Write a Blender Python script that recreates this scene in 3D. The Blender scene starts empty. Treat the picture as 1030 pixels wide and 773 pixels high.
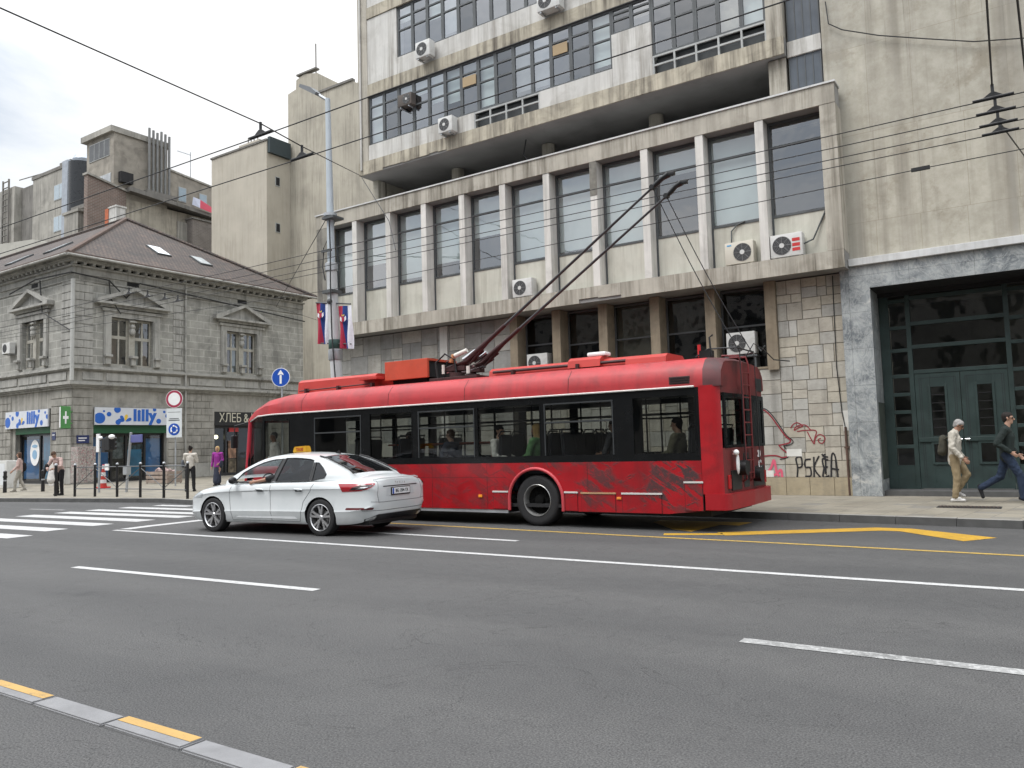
import bpy, bmesh, math, random
from mathutils import Vector, Matrix, noise as mnoise
from mathutils.geometry import tessellate_polygon
random.seed(7)
PI = math.pi
SC = bpy.context.scene
COL = SC.collection
rad = math.radians

# ------------------------------------------------------------------ objects
def thing(name, label, cat, loc=(0, 0, 0), rotz=0.0, group=None):
    o = bpy.data.objects.new(name, None)
    o.empty_display_size = 0.2
    COL.objects.link(o)
    o.location = loc
    o.rotation_euler = (0, 0, rotz)
    o['label'] = label
    o['category'] = cat
    if group: o['group'] = group
    return o

def tag(o, label, cat, group=None):
    o['label'] = label; o['category'] = cat
    if group: o['group'] = group
    return o

def pmat(o):
    """local-to-world matrix of an unparented Empty or chain (depsgraph-free)"""
    m = Matrix.LocRotScale(o.location, o.rotation_euler, o.scale)
    return pmat(o.parent) @ m if o.parent else m

class MB:
    """collects shapes and links them as ONE mesh object"""
    def __init__(s): s.v = []; s.f = []; s.m = []; s.c = []; s.usecol = False
    def add(s, vs, fs, mi=0, col=None):
        b = len(s.v); s.v += [tuple(v) for v in vs]
        for f in fs:
            s.f.append([i + b for i in f]); s.m.append(mi); s.c.append(col or (1, 1, 1))
        if col: s.usecol = True
        return s
    def box(s, x0, x1, y0, y1, z0, z1, mi=0, bv=0.0, col=None):
        x0, x1 = min(x0, x1), max(x0, x1); y0, y1 = min(y0, y1), max(y0, y1); z0, z1 = min(z0, z1), max(z0, z1)
        if bv <= 0:
            vs = [(x0,y0,z0),(x1,y0,z0),(x1,y1,z0),(x0,y1,z0),(x0,y0,z1),(x1,y0,z1),(x1,y1,z1),(x0,y1,z1)]
            return s.add(vs, [(0,3,2,1),(4,5,6,7),(0,1,5,4),(1,2,6,5),(2,3,7,6),(3,0,4,7)], mi, col)
        bm = bmesh.new(); bmesh.ops.create_cube(bm, size=1.0)
        for v in bm.verts:
            v.co = Vector(((x0+x1)/2+v.co.x*(x1-x0), (y0+y1)/2+v.co.y*(y1-y0), (z0+z1)/2+v.co.z*(z1-z0)))
        bv = min(bv, 0.45*min(x1-x0, y1-y0, z1-z0))
        bmesh.ops.bevel(bm, geom=bm.edges[:], offset=bv, segments=2, affect='EDGES', profile=0.6)
        s.addbm(bm, mi, col); return s
    def addbm(s, bm, mi=0, col=None, M=None):
        bm.verts.index_update()
        s.add([(M @ v.co) if M else v.co for v in bm.verts], [[v.index for v in f.verts] for f in bm.faces], mi, col); bm.free(); return s
    def prism(s, pts, a, b, axis='y', mi=0, col=None):
        """extrude 2D polygon (other two axes in order) from a to b along axis"""
        n = len(pts)
        def P(p, t):
            return {'x': (t, p[0], p[1]), 'y': (p[0], t, p[1]), 'z': (p[0], p[1], t)}[axis]
        vs = [P(p, a) for p in pts] + [P(p, b) for p in pts]
        fs = [list(range(n))[::-1], list(range(n, 2*n))] + [(i, (i+1) % n, n+(i+1) % n, n+i) for i in range(n)]
        return s.add(vs, fs, mi, col)
    def cyl(s, p, q, r1, r2=None, n=12, mi=0, caps=True, col=None):
        r2 = r1 if r2 is None else r2
        p, q = Vector(p), Vector(q); d = (q-p).normalized()
        a = d.orthogonal().normalized(); b = d.cross(a)
        vs = []
        for c, r in ((p, r1), (q, r2)):
            for i in range(n):
                t = 2*PI*i/n; vs.append(c + a*(r*math.cos(t)) + b*(r*math.sin(t)))
        fs = [(i, (i+1) % n, n+(i+1) % n, n+i) for i in range(n)]
        if caps: fs += [list(range(n))[::-1], list(range(n, 2*n))]
        return s.add(vs, fs, mi, col)
    def tube(s, pts, r, n=6, mi=0):
        pts = [Vector(p) for p in pts]; vs = []; up = None
        for i, p in enumerate(pts):
            d = (pts[min(i+1, len(pts)-1)] - pts[max(i-1, 0)]).normalized()
            if up is None: up = d.orthogonal().normalized()
            up = (up - d*up.dot(d)); up = up.normalized() if up.length > 1e-6 else d.orthogonal().normalized()
            b = d.cross(up)
            rr = r[i] if isinstance(r, (list, tuple)) else r
            for k in range(n):
                t = 2*PI*k/n; vs.append(p + up*(rr*math.cos(t)) + b*(rr*math.sin(t)))
        fs = []
        for i in range(len(pts)-1):
            for k in range(n):
                fs.append((i*n+k, i*n+(k+1) % n, (i+1)*n+(k+1) % n, (i+1)*n+k))
        fs += [list(range(n))[::-1], [(len(pts)-1)*n+k for k in range(n)]]
        return s.add(vs, fs, mi)
    def lathe(s, prof, c, axis='y', n=32, mi=0, close=False):
        """prof: (radius, offset along axis)"""
        c = Vector(c); vs = []; fs = []
        for r, h in prof:
            for i in range(n):
                t = 2*PI*i/n; u, w = r*math.cos(t), r*math.sin(t)
                vs.append(c + Vector({'x': (h, u, w), 'y': (u, h, w), 'z': (u, w, h)}[axis]))
        m = len(prof)
        for j in range(m-1 if not close else m):
            j2 = (j+1) % m
            for i in range(n):
                fs.append((j*n+i, j*n+(i+1) % n, j2*n+(i+1) % n, j2*n+i))
        return s.add(vs, fs, mi)
    def quad(s, a, b, c, d, mi=0, col=None): return s.add([a, b, c, d], [(0, 1, 2, 3)], mi, col)
    def ball(s, c, r, sx=1, sy=1, sz=1, mi=0, sub=2):
        bm = bmesh.new(); bmesh.ops.create_icosphere(bm, subdivisions=sub, radius=r)
        for v in bm.verts: v.co = Vector((c[0]+v.co.x*sx, c[1]+v.co.y*sy, c[2]+v.co.z*sz))
        return s.addbm(bm, mi)
    def mesh(s, name, mats, M=None, smooth=None, fix=True):
        me = bpy.data.meshes.new(name)
        me.from_pydata([tuple(M @ Vector(v)) if M else v for v in s.v], [], s.f)
        if fix:
            bm = bmesh.new(); bm.from_mesh(me)
            bmesh.ops.recalc_face_normals(bm, faces=bm.faces); bm.to_mesh(me); bm.free()
        for m in (mats if isinstance(mats, (list, tuple)) else [mats]): me.materials.append(m)
        me.polygons.foreach_set('material_index', s.m)
        if s.usecol:
            at = me.color_attributes.new('Col', 'FLOAT_COLOR', 'CORNER')
            k = 0
            for p, c in zip(me.polygons, s.c):
                for _ in p.loop_indices:
                    at.data[k].color = (c[0], c[1], c[2], 1); k += 1
        if smooth:
            me.shade_smooth(); me.set_sharp_from_angle(angle=rad(smooth))
        return me
    def build(s, name, mats, parent=None, smooth=None, world=False, loc=None, fix=True):
        M = None
        if world and parent: M = pmat(parent).inverted()
        if loc is not None: M = Matrix.Translation(-Vector(loc))
        o = bpy.data.objects.new(name, s.mesh(name, mats, M, smooth, fix))
        COL.objects.link(o)
        if parent: o.parent = parent
        if loc is not None: o.location = loc
        return o

def structure(o): o['kind'] = 'structure'; return o

def dup(o, parent=None, off=None):
    c = o.copy(); COL.objects.link(c)
    if parent: c.parent = parent
    if off is not None: c.location = Vector(o.location) + Vector(off)
    for ch in list(o.children): dup(ch, c)
    return c

def text_mesh(name, body, size, M, mat, parent=None, ext=0.004, bold=0.0, align='CENTER', spacing=1.0, sx=1.0):
    cu = bpy.data.curves.new(name, 'FONT'); cu.body = body; cu.size = size; cu.extrude = ext; cu.offset = bold
    cu.align_x = align; cu.align_y = 'CENTER'; cu.space_character = spacing; cu.resolution_u = 3
    t = bpy.data.objects.new(name+'_tmp', cu); COL.objects.link(t)
    dg = bpy.context.evaluated_depsgraph_get()
    me = bpy.data.meshes.new_from_object(t.evaluated_get(dg))
    bpy.data.objects.remove(t); 
    me.transform(M @ Matrix.Diagonal((sx, 1, 1, 1)))
    me.materials.clear(); me.materials.append(mat)
    o = bpy.data.objects.new(name, me); COL.objects.link(o)
    if parent: o.parent = parent
    return o

def frame(origin, xdir, ydir):
    """matrix mapping local x,y to given world directions at origin"""
    x = Vector(xdir).normalized(); y = Vector(ydir).normalized(); z = x.cross(y)
    M = Matrix((x, y, z)).transposed().to_4x4(); M.translation = Vector(origin); return M

# ------------------------------------------------------------------ materials
class G:
    def __init__(s, name):
        s.mat = bpy.data.materials.new(name); s.mat.use_nodes = True
        s.nt = s.mat.node_tree; s.nt.nodes.clear()
        s.out = s.n('OutputMaterial')
        s._tc = None
    def n(s, t, ins=None, **props):
        nd = s.nt.nodes.new('ShaderNode'+t)
        for k, v in props.items(): setattr(nd, k, v)
        for k, v in (ins or {}).items(): s.set(nd.inputs[k], v)
        return nd
    def set(s, sock, v):
        if isinstance(v, bpy.types.NodeSocket): s.nt.links.new(v, sock)
        elif isinstance(v, (tuple, list)) and sock.type == 'RGBA' and len(v) == 3: sock.default_value = (*v, 1)
        else: sock.default_value = v
    def obj(s):
        if s._tc is None: s._tc = s.n('TexCoord')
        return s._tc.outputs['Object']
    def scale(s, v, sc, rot=(0, 0, 0)):
        return s.n('Mapping', {'Vector': v, 'Scale': sc, 'Rotation': rot}).outputs[0]
    def noise(s, v, sc, det=5, rough=.55, dist=0):
        return s.n('TexNoise', {'Vector': v, 'Scale': sc, 'Detail': det, 'Roughness': rough, 'Distortion': dist}).outputs['Fac']
    def ramp(s, f, a, b, ca=0., cb=1.):
        return s.n('MapRange', {'Value': f, 'From Min': a, 'From Max': b, 'To Min': ca, 'To Max': cb}).outputs[0]
    def mix(s, f, a, b, blend='MIX'):
        nd = s.nt.nodes.new('ShaderNodeMix'); nd.data_type = 'RGBA'; nd.blend_type = blend
        s.set(nd.inputs[0], f); s.set(nd.inputs[6], a); s.set(nd.inputs[7], b)
        return nd.outputs[2]
    def m(s, op, a, b=0.5, c=0.5):
        nd = s.n('Math', operation=op); s.set(nd.inputs[0], a); s.set(nd.inputs[1], b); s.set(nd.inputs[2], c); return nd.outputs[0]
    def sep(s, v): return s.n('SeparateXYZ', {0: v}).outputs
    def comb(s, x, y, z=0.): return s.n('CombineXYZ', {0: x, 1: y, 2: z}).outputs[0]
    def wallvec(s):
        """(along the wall, height) whichever way the wall faces"""
        x, y, z = s.sep(s.obj())
        nx = s.m('ABSOLUTE', s.sep(s.n('NewGeometry').outputs['Normal'])[0])
        k = s.m('GREATER_THAN', nx, .6)
        u = s.m('ADD', s.m('MULTIPLY', k, y), s.m('MULTIPLY', s.m('SUBTRACT', 1., k), x))
        return s.comb(u, z, 0.)
    def bump(s, h, strength=.3, dist=.02):
        return s.n('Bump', {'Height': h, 'Strength': strength, 'Distance': dist}).outputs[0]
    def bsdf(s, **k):
        nd = s.n('BsdfPrincipled')
        for a, v in k.items(): s.set(nd.inputs[a.replace('_', ' ')], v)
        s.nt.links.new(nd.outputs[0], s.out.inputs[0]); return nd

def surf(name, col, rough=.75, var=.15, vs=1.2, dark=None, damt=0., ds=.5, streak=0., bump=.15, bs=50., metal=0., spec=.4, coat=0., attr=False, bd=.01):
    g = G(name); o = g.obj()
    c = g.n('RGB'); c.outputs[0].default_value = (*col, 1); c = c.outputs[0]
    if attr: c = g.mix(1., c, g.n('VertexColor', layer_name='Col').outputs[0], 'MULTIPLY')
    n1 = g.noise(o, vs, 6)
    c = g.mix(g.ramp(n1, .3, .7), g.mix(1., c, (1-var,)*3, 'MULTIPLY'), g.mix(1., c, (1+var*.6,)*3, 'MULTIPLY'))
    if dark and damt > 0:
        n2 = g.noise(o, ds, 8, .65, .6)
        c = g.mix(g.m('MULTIPLY', g.ramp(n2, .5, .72), damt), c, dark)
    if streak > 0:
        n3 = g.noise(g.scale(o, (2.6, 2.6, .13)), 1.6, 6, .7)
        n4 = g.noise(o, .35, 3)
        f = g.m('MULTIPLY', g.ramp(n3, .44, .64), g.ramp(n4, .32, .58))
        c = g.mix(g.m('MULTIPLY', f, streak), c, dark or tuple(x*.35 for x in col))
    k = dict(Base_Color=c, Roughness=rough, Metallic=metal, Specular_IOR_Level=spec, Coat_Weight=coat, Coat_Roughness=.05)
    if bump > 0: k['Normal'] = g.bump(g.noise(o, bs, 4), bump, bd)
    if rough > .15 and rough < .95:
        k['Roughness'] = g.ramp(n1, .2, .8, max(rough-.1, .02), min(rough+.12, 1))
    g.bsdf(**k); return g.mat

def plain(name, col, rough=.5, metal=0., spec=.5, coat=0.):
    return surf(name, col, rough, .08, 3., bump=0., metal=metal, spec=spec, coat=coat)

def glass(name, tint, rough=.02, wav=.0, boost=1.0):
    g = G(name)
    nrm = g.bump(g.noise(g.obj(), 1.3, 2), wav, .05) if wav else None
    tr = g.n('BsdfTransparent', {'Color': tint}); gl = g.n('BsdfGlossy', {'Color': (.95, .97, 1.), 'Roughness': rough})
    lw = g.n('LayerWeight', {'Blend': .5})
    if nrm: g.set(gl.inputs['Normal'], nrm)
    fr = g.m('ADD', .042, g.m('MULTIPLY', .95, g.m('POWER', lw.outputs['Facing'], 5.)))   # Schlick, same from both sides
    rv = g.m('ADD', .65, g.m('MULTIPLY', .8, g.n('ObjectInfo').outputs['Random']))      # panes differ a little in how they mirror
    f = g.m('MINIMUM', g.m('MULTIPLY', g.m('MULTIPLY', fr, boost), rv), 1.)
    mx = g.n('MixShader', {0: f, 1: tr.outputs[0], 2: gl.outputs[0]})
    g.nt.links.new(mx.outputs[0], g.out.inputs[0]); return g.mat

def emit(name, col, st):
    g = G(name); e = g.n('Emission', {'Color': col, 'Strength': st})
    g.nt.links.new(e.outputs[0], g.out.inputs[0]); return g.mat
# ------------------------------------------------------------------ shared materials
def asphalt_mat():
    g = G('asphalt'); o = g.obj()
    fine = g.noise(o, 85, 4, .7); mid = g.noise(o, 5, 6, .6); big = g.noise(g.scale(o, (.12, .5, 1)), 1.2, 5, .6, .8)
    v = g.n('TexVoronoi', {'Vector': o, 'Scale': 130.}).outputs['Distance']
    c = g.mix(g.ramp(fine, .32, .68), (.022, .022, .023), (.108, .107, .106))
    c = g.mix(g.ramp(mid, .35, .65), g.mix(1., c, (.94, .94, .94), 'MULTIPLY'), g.mix(1., c, (1.06, 1.06, 1.05), 'MULTIPLY'))
    c = g.mix(g.ramp(big, .35, .65), g.mix(1., c, (.90, .90, .905), 'MULTIPLY'), g.mix(1., c, (1.12, 1.115, 1.11), 'MULTIPLY'))
    # tyre-polished tracks along the lanes
    yy = g.sep(o)[1]; tr = g.m('POWER', g.m('ABSOLUTE', g.m('SINE', g.m('MULTIPLY', g.m('ADD', yy, g.m('MULTIPLY', big, .5)), 1.86))), 3.)
    c = g.mix(g.m('MULTIPLY', tr, .35), c, g.mix(1., c, (1.28, 1.27, 1.25), 'MULTIPLY'))
    # a few tar-dark seams and oil spots
    spots = g.ramp(g.noise(o, .9, 4, .5), .70, .76)
    c = g.mix(g.m('MULTIPLY', spots, .35), c, (.025, .025, .026))
    cr = g.noise(g.scale(o, (1, 1, 1)), .55, 7, .6, 1.2)
    crack = g.m('LESS_THAN', g.m('ABSOLUTE', g.m('SUBTRACT', cr, .5)), .0016)
    c = g.mix(g.m('MULTIPLY', crack, .5), c, (.02, .02, .02))
    h = g.m('ADD', g.m('MULTIPLY', fine, .7), g.m('MULTIPLY', v, .6))
    g.bsdf(Base_Color=c, Roughness=g.ramp(mid, .3, .7, .72, .9), Specular_IOR_Level=.35, Normal=g.bump(h, .55, .006))
    return g.mat
def paint_mat(name, col, wear=.5):
    g = G(name); o = g.obj()
    w = g.ramp(g.noise(o, 14, 7, .8), wear, wear+.10); w2 = g.ramp(g.noise(o, 1.6, 4), .3, .7)
    f = g.m('MULTIPLY', w, g.ramp(w2, 0, 1, .35, 1.))
    c = g.mix(g.ramp(g.noise(o, 3, 5), .3, .7), tuple(x*.82 for x in col), col)
    c = g.mix(g.m('MULTIPLY', f, .8), c, (.08, .08, .078))
    g.bsdf(Base_Color=c, Roughness=.7, Normal=g.bump(g.noise(o, 90, 3), .3, .004)); return g.mat
def paver_mat():
    g = G('paving_slabs'); o = g.scale(g.obj(), (1, 1, 1), (0, 0, rad(8)))
    b = g.n('TexBrick', {'Vector': o, 'Scale': 1., 'Color1': (.265, .240, .19, 1), 'Color2': (.215, .197, .16, 1), 'Mortar': (.16, .145, .12, 1), 'Mortar Size': .008, 'Bias': -.1, 'Brick Width': .42, 'Row Height': .3}, offset=.0)
    # scattered dark slabs
    x, y, z = g.sep(o)
    cell = g.n('TexWhiteNoise', {'Vector': g.comb(g.m('FLOOR', g.m('DIVIDE', x, .42)), g.m('FLOOR', g.m('DIVIDE', y, .3)))}, noise_dimensions='3D').outputs['Value']
    c = g.mix(g.m('MULTIPLY', g.m('GREATER_THAN', cell, .945), .55), b.outputs['Color'], (.17, .165, .155))
    c = g.mix(g.ramp(g.noise(g.obj(), 1.1, 7, .65), .42, .75), c, g.mix(1., c, (.66, .64, .62), 'MULTIPLY'))
    c = g.mix(g.ramp(g.noise(g.obj(), 30, 3), .3, .7), c, g.mix(1., c, (.86, .86, .86), 'MULTIPLY'))
    g.bsdf(Base_Color=c, Roughness=.85, Normal=g.bump(b.outputs['Fac'], -.4, .006)); return g.mat

M_ASPH = asphalt_mat()
M_WPAINT = paint_mat('road_paint_white', (.46, .46, .455), .53)
M_WPAINT2 = paint_mat('road_paint_white_worn', (.40, .40, .395), .42)
M_YPAINT = paint_mat('road_paint_yellow', (.46, .265, .02), .54)
M_YPAINT2 = paint_mat('road_paint_yellow_thin', (.44, .29, .06), .50)
M_PAVE = paver_mat()
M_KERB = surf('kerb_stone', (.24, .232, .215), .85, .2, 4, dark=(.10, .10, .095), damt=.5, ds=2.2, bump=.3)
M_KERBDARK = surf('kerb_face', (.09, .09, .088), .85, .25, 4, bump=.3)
M_MEDIAN = surf('median_concrete', (.20, .20, .205), .85, .18, 5, dark=(.12, .12, .12), damt=.4, ds=3, bump=.35)
M_MEDYEL = paint_mat('kerb_yellow', (.43, .27, .085), .56)
M_BLACK = plain('black_paint', (.012, .012, .013), .35)
M_RUBBER = surf('rubber', (.018, .018, .019), .75, .2, 20, bump=.2)
M_DARK = plain('dark_interior', (.010, .010, .011), .8)
M_STEEL = surf('galvanised_steel', (.42, .44, .46), .45, .15, 3, dark=(.22, .22, .22), damt=.3, ds=2, metal=.5)
M_CHROME = plain('bright_metal', (.75, .76, .78), .2, metal=1.)
M_WHITE = surf('white_enamel', (.58, .58, .56), .45, .08, 2, dark=(.30, .28, .24), damt=.45, ds=2.5, bump=0)
M_ACDARK = surf('fan_dark', (.035, .036, .038), .6, .2, 6, bump=0)
M_BLUE = plain('sign_blue', (.012, .075, .40), .35)
M_RED = plain('sign_red', (.52, .018, .02), .35)
M_SIGNW = plain('sign_white', (.80, .80, .80), .35)
M_CABLE = plain('cable_black', (.014, .014, .015), .6)

# ------------------------------------------------------------------ ground
mb = MB(); mb.quad((-420, -160, -.006), (260, -160, -.006), (260, 420, -.006), (-420, 420, -.006))
structure(mb.build('ground', surf('far_ground', (.12, .115, .11), .9, .2, .3, bump=0)))
mb = MB()
# road sheet: gently gridded so it stays one sheet
mb.quad((-160, -30, 0), (60, -30, 0), (60, 16.6, 0), (-160, 16.6, 0))
road = structure(mb.build('road', M_ASPH))

def strip(pts, w, z, mi=0, mb=None):
    mb = mb or MB(); pts = [Vector((p[0], p[1], z)) for p in pts]
    L = []; R_ = []
    for i, p in enumerate(pts):
        d = (pts[min(i+1, len(pts)-1)] - pts[max(i-1, 0)]).normalized(); n = Vector((-d.y, d.x, 0))*(w/2)
        L.append(p+n); R_.append(p-n)
    for i in range(len(pts)-1): mb.quad(R_[i], R_[i+1], L[i+1], L[i], mi)
    return mb
Z1 = .004
# solid lane line and its diagonal return at the stop line
strip([(-16.35, 9.35), (-10.3, 9.375), (-.2, 9.29), (12, 9.2)], .13, Z1).build('lane_line', M_WPAINT, road)
strip([(-16.30, 9.55), (-16.42, 10.2), (-16.46, 11.35), (-16.5, 12.6)], .32, Z1).build('stop_line', M_WPAINT, road)
strip([(-11.9, 10.98), (-10.0, 10.93), (-7.17, 10.82)], .13, Z1).build('lane_line', M_WPAINT, road)
strip([(-11.55, 6.03), (-6.85, 6.25)], .13, Z1).build('lane_dash', M_WPAINT, road)
strip([(-2.04, 6.17), (2.4, 6.15)], .14, Z1).build('lane_dash', M_WPAINT2, road)
strip([(-21.3, 5.9), (-16.6, 5.98)], .13, Z1).build('lane_dash', M_WPAINT2, road)
strip([(-17, 12.72), (-11.17, 12.4), (-5.66, 12.07), (-3.24, 11.97), (-.29, 11.80), (6, 11.5)], .11, Z1).build('bus_lane_line', M_YPAINT2, road)
strip([(-5.34, 12.45), (-4.45, 12.78)], .26, Z1).build('bus_bay_line', M_YPAINT, road)
mb = MB()
mb.add([(-4.62, 12.98, Z1), (-4.35, 12.62, Z1), (-2.28, 14.06, Z1), (-2.0, 14.06, Z1), (-1.04, 13.06, Z1), (-.65, 13.62, Z1), (-1.88, 14.50, Z1), (-2.42, 14.50, Z1)],
       [(0, 1, 2, 7), (2, 3, 6, 7), (3, 4, 5, 6)])
mb.build('bus_bay_zigzag', M_YPAINT, road)
mb = MB(); mb.add([(-6.3, 14.62, Z1), (-6.3, 14.2, Z1), (-4.95, 14.2, Z1), (-4.62, 14.12, Z1), (-4.55, 14.7, Z1), (-5.5, 13.2, Z1), (-5.05, 12.95, Z1)],
       [(0, 1, 3, 4), (1, 5, 6, 2)])
mb.build('bus_bay_zigzag', M_YPAINT, road)
# zebra across the main street, slightly skewed to it
for i, (xr, yr, xl, w) in enumerate([(-17.05, 7.72, -23.2, .5), (-17.75, 8.78, -23.6, .5), (-17.85, 9.86, -23.5, .5), (-17.8, 10.86, -23.25, .5), (-17.7, 11.86, -23.25, .48), (-18.1, 12.66, -23.2, .42), (-19.6, 13.52, -23.1, .42), (-21.2, 14.35, -22.8, .36)]):
    sl = .035
    strip([(xr, yr+.1), (xl, yr+.1+(xl-xr)*sl)], w, Z1).build('crosswalk_stripe', M_WPAINT, road)
for x, y in ((-29.5, 11.5), (-26.0, 12.2)):
    strip([(x, y), (x+1.8, y+.1)], .12, Z1).build('lane_dash', M_WPAINT2, road)

# median: a row of low kerb stones, every other one with a yellow far half
med = structure(MB().box(-10, 4, 2.60, 2.72, -.04, .006).build('median_kerb', M_KERBDARK))
x = -9.0 + .0; k = 0
edges = [1.0267*e_ for e_ in [-9.03, -8.28, -7.54, -6.80, -6.045, -5.29, -4.505, -3.775, -3.06, -2.32, -1.58, -.84, -.1, .64, 1.4]]
for i in range(len(edges)-1):
    a, b = edges[i]+.012, edges[i+1]-.012
    jz = random.uniform(-.006, .006); jy = random.uniform(-.006, .006)
    yel = (i % 2 == 0)
    mb = MB()
    bm = bmesh.new(); bmesh.ops.create_cube(bm, size=1.0)
    for v in bm.verts: v.co = Vector(((a+b)/2+v.co.x*(b-a), 2.660+jy+v.co.y*.156, -.033+v.co.z*.11+jz))
    bmesh.ops.bevel(bm, geom=bm.edges[:], offset=.008, segments=2, affect='EDGES')
    mb.addbm(bm)
    if yel:
        y0, y1 = 2.656+jy, 2.733+jy; z = .0245+jz
        mb.quad((a+.012, y0, z), (b-.012, y0, z), (b-.012, y1-.005, z), (a+.012, y1-.005, z), 1)
    mb.build('kerb_stone', [M_MEDIAN, M_MEDYEL], med, fix=False)

# pavement on the far side with a real kerb step
kl = [(-120, 2.0), (-60, 9.3), (-31.9, 13.9), (-24, 15.25), (-21.7, 14.95), (-19, 15.2), (-17, 15.55), (-12, 15.75), (-5.0, 15.42), (-.35, 14.95), (6, 14.3), (40, 12)]
mb = MB()
mb.prism([(p[0], p[1]+.18) for p in kl] + [(40, 300), (-120, 300)], -.02, .128, 'z')
pave = structure(mb.build('pavement', M_PAVE))
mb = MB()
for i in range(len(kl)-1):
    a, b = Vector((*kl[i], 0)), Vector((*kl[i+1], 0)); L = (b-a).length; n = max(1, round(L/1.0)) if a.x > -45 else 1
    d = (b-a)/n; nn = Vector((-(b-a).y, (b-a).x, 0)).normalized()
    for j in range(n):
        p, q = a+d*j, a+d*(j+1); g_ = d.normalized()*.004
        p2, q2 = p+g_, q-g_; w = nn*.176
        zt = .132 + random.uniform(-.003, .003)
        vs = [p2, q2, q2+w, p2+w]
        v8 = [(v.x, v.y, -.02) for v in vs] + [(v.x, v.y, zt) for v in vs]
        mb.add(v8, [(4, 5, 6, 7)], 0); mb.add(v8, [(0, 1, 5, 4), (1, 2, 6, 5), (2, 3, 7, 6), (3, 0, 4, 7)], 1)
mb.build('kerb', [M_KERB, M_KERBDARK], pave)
# tree-pit style grating let into the slabs by the portal
mb = MB(); mb.box(-1.78, -.72, 17.15, 17.62, .12, .1335, 0)
for i in range(16): mb.box(-1.74+i*.063, -1.705+i*.063, 17.2, 17.57, .1335, .142, 1)
tag(mb.build('drain_grate', [M_DARK, surf('rusty_iron', (.05, .035, .028), .7, .3, 8)], loc=None), 'dark iron grate let into the pale paving before the green doors', 'grate')
# ------------------------------------------------------------------ facade materials
M_TRAV = surf('stained_travertine', (.435, .405, .345), .8, .16, 1.4, dark=(.11, .095, .07), damt=.4, ds=1.3, streak=.95, bump=.2)
M_SLAB = surf('ochre_stained_edge', (.45, .41, .325), .85, .22, 1.8, dark=(.07, .058, .045), damt=.45, ds=1.6, streak=.95, bump=.25)
M_FIN = surf('pale_fin_stone', (.64, .62, .58), .75, .12, 1.2, dark=(.16, .15, .13), damt=.3, ds=.9, streak=.5, bump=.12)
M_PANEL = surf('white_parapet', (.56, .55, .52), .8, .12, 1.4, dark=(.2, .18, .15), damt=.4, ds=1.1, streak=.75, bump=.15)
M_SPAN = surf('sill_panel', (.54, .53, .46), .65, .1, 1.5, dark=(.22, .2, .15), damt=.25, ds=1.2, streak=.4, bump=.05)
M_PILB = surf('brown_pilaster', (.26, .215, .155), .85, .2, 2.5, dark=(.08, .06, .04), damt=.45, ds=1.6, streak=.7, bump=.25)
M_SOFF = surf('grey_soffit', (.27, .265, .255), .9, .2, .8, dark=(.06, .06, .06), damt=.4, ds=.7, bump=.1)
M_FRAME = surf('grey_window_frame', (.085, .092, .095), .5, .2, 4, dark=(.03, .03, .03), damt=.3, ds=3, bump=0)
M_FRAMEL = surf('pale_window_grid', (.38, .39, .38), .55, .15, 4, dark=(.12, .12, .12), damt=.4, ds=3, bump=0)
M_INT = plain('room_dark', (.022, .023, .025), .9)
M_GLASS = glass('window_glass', (.80, .85, .86), .015, .14, 6.0)
M_GLASSD = glass('window_glass_smoked', (.30, .29, .26), .03, .3, 1.5)
M_BLIND = surf('roller_blind', (.66, .70, .67), .85, .1, 1.2, bump=0)
M_BLIND2 = surf('curtain', (.30, .31, .31), .9, .2, 3, bump=0)
M_BLIND3 = surf('yellowed_curtain', (.38, .34, .26), .9, .25, 5, bump=0)
M_OCHREPANE = plain('ochre_board', (.36, .27, .16), .8)
M_FLASH = surf('white_flashing', (.58, .585, .58), .5, .1, 2, dark=(.25, .24, .22), damt=.4, ds=1.5, streak=.4, bump=0)

def stone_mat():
    g = G('ashlar_stone'); o = g.obj(); col = g.n('VertexColor', layer_name='Col').outputs[0]
    n1 = g.noise(o, 3, 7, .65); c = g.mix(g.ramp(n1, .3, .7), g.mix(1., col, (.78, .77, .75), 'MULTIPLY'), g.mix(1., col, (1.13, 1.12, 1.1), 'MULTIPLY'))
    v = g.noise(g.scale(o, (1, 1, 3)), 5, 6, .7, 1.5)
    c = g.mix(g.m('MULTIPLY', g.ramp(v, .52, .72), .5), c, (.19, .175, .15))
    st = g.noise(g.scale(o, (2.2, 2.2, .12)), 1.5, 5); c = g.mix(g.m('MULTIPLY', g.ramp(st, .52, .75), .45), c, (.10, .09, .08))
    g.bsdf(Base_Color=c, Roughness=.8, Normal=g.bump(g.noise(o, 30, 5), .25, .01)); return g.mat
M_STONE = stone_mat()
M_JOINT = plain('mortar_joint', (.17, .155, .13), .9)
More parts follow.
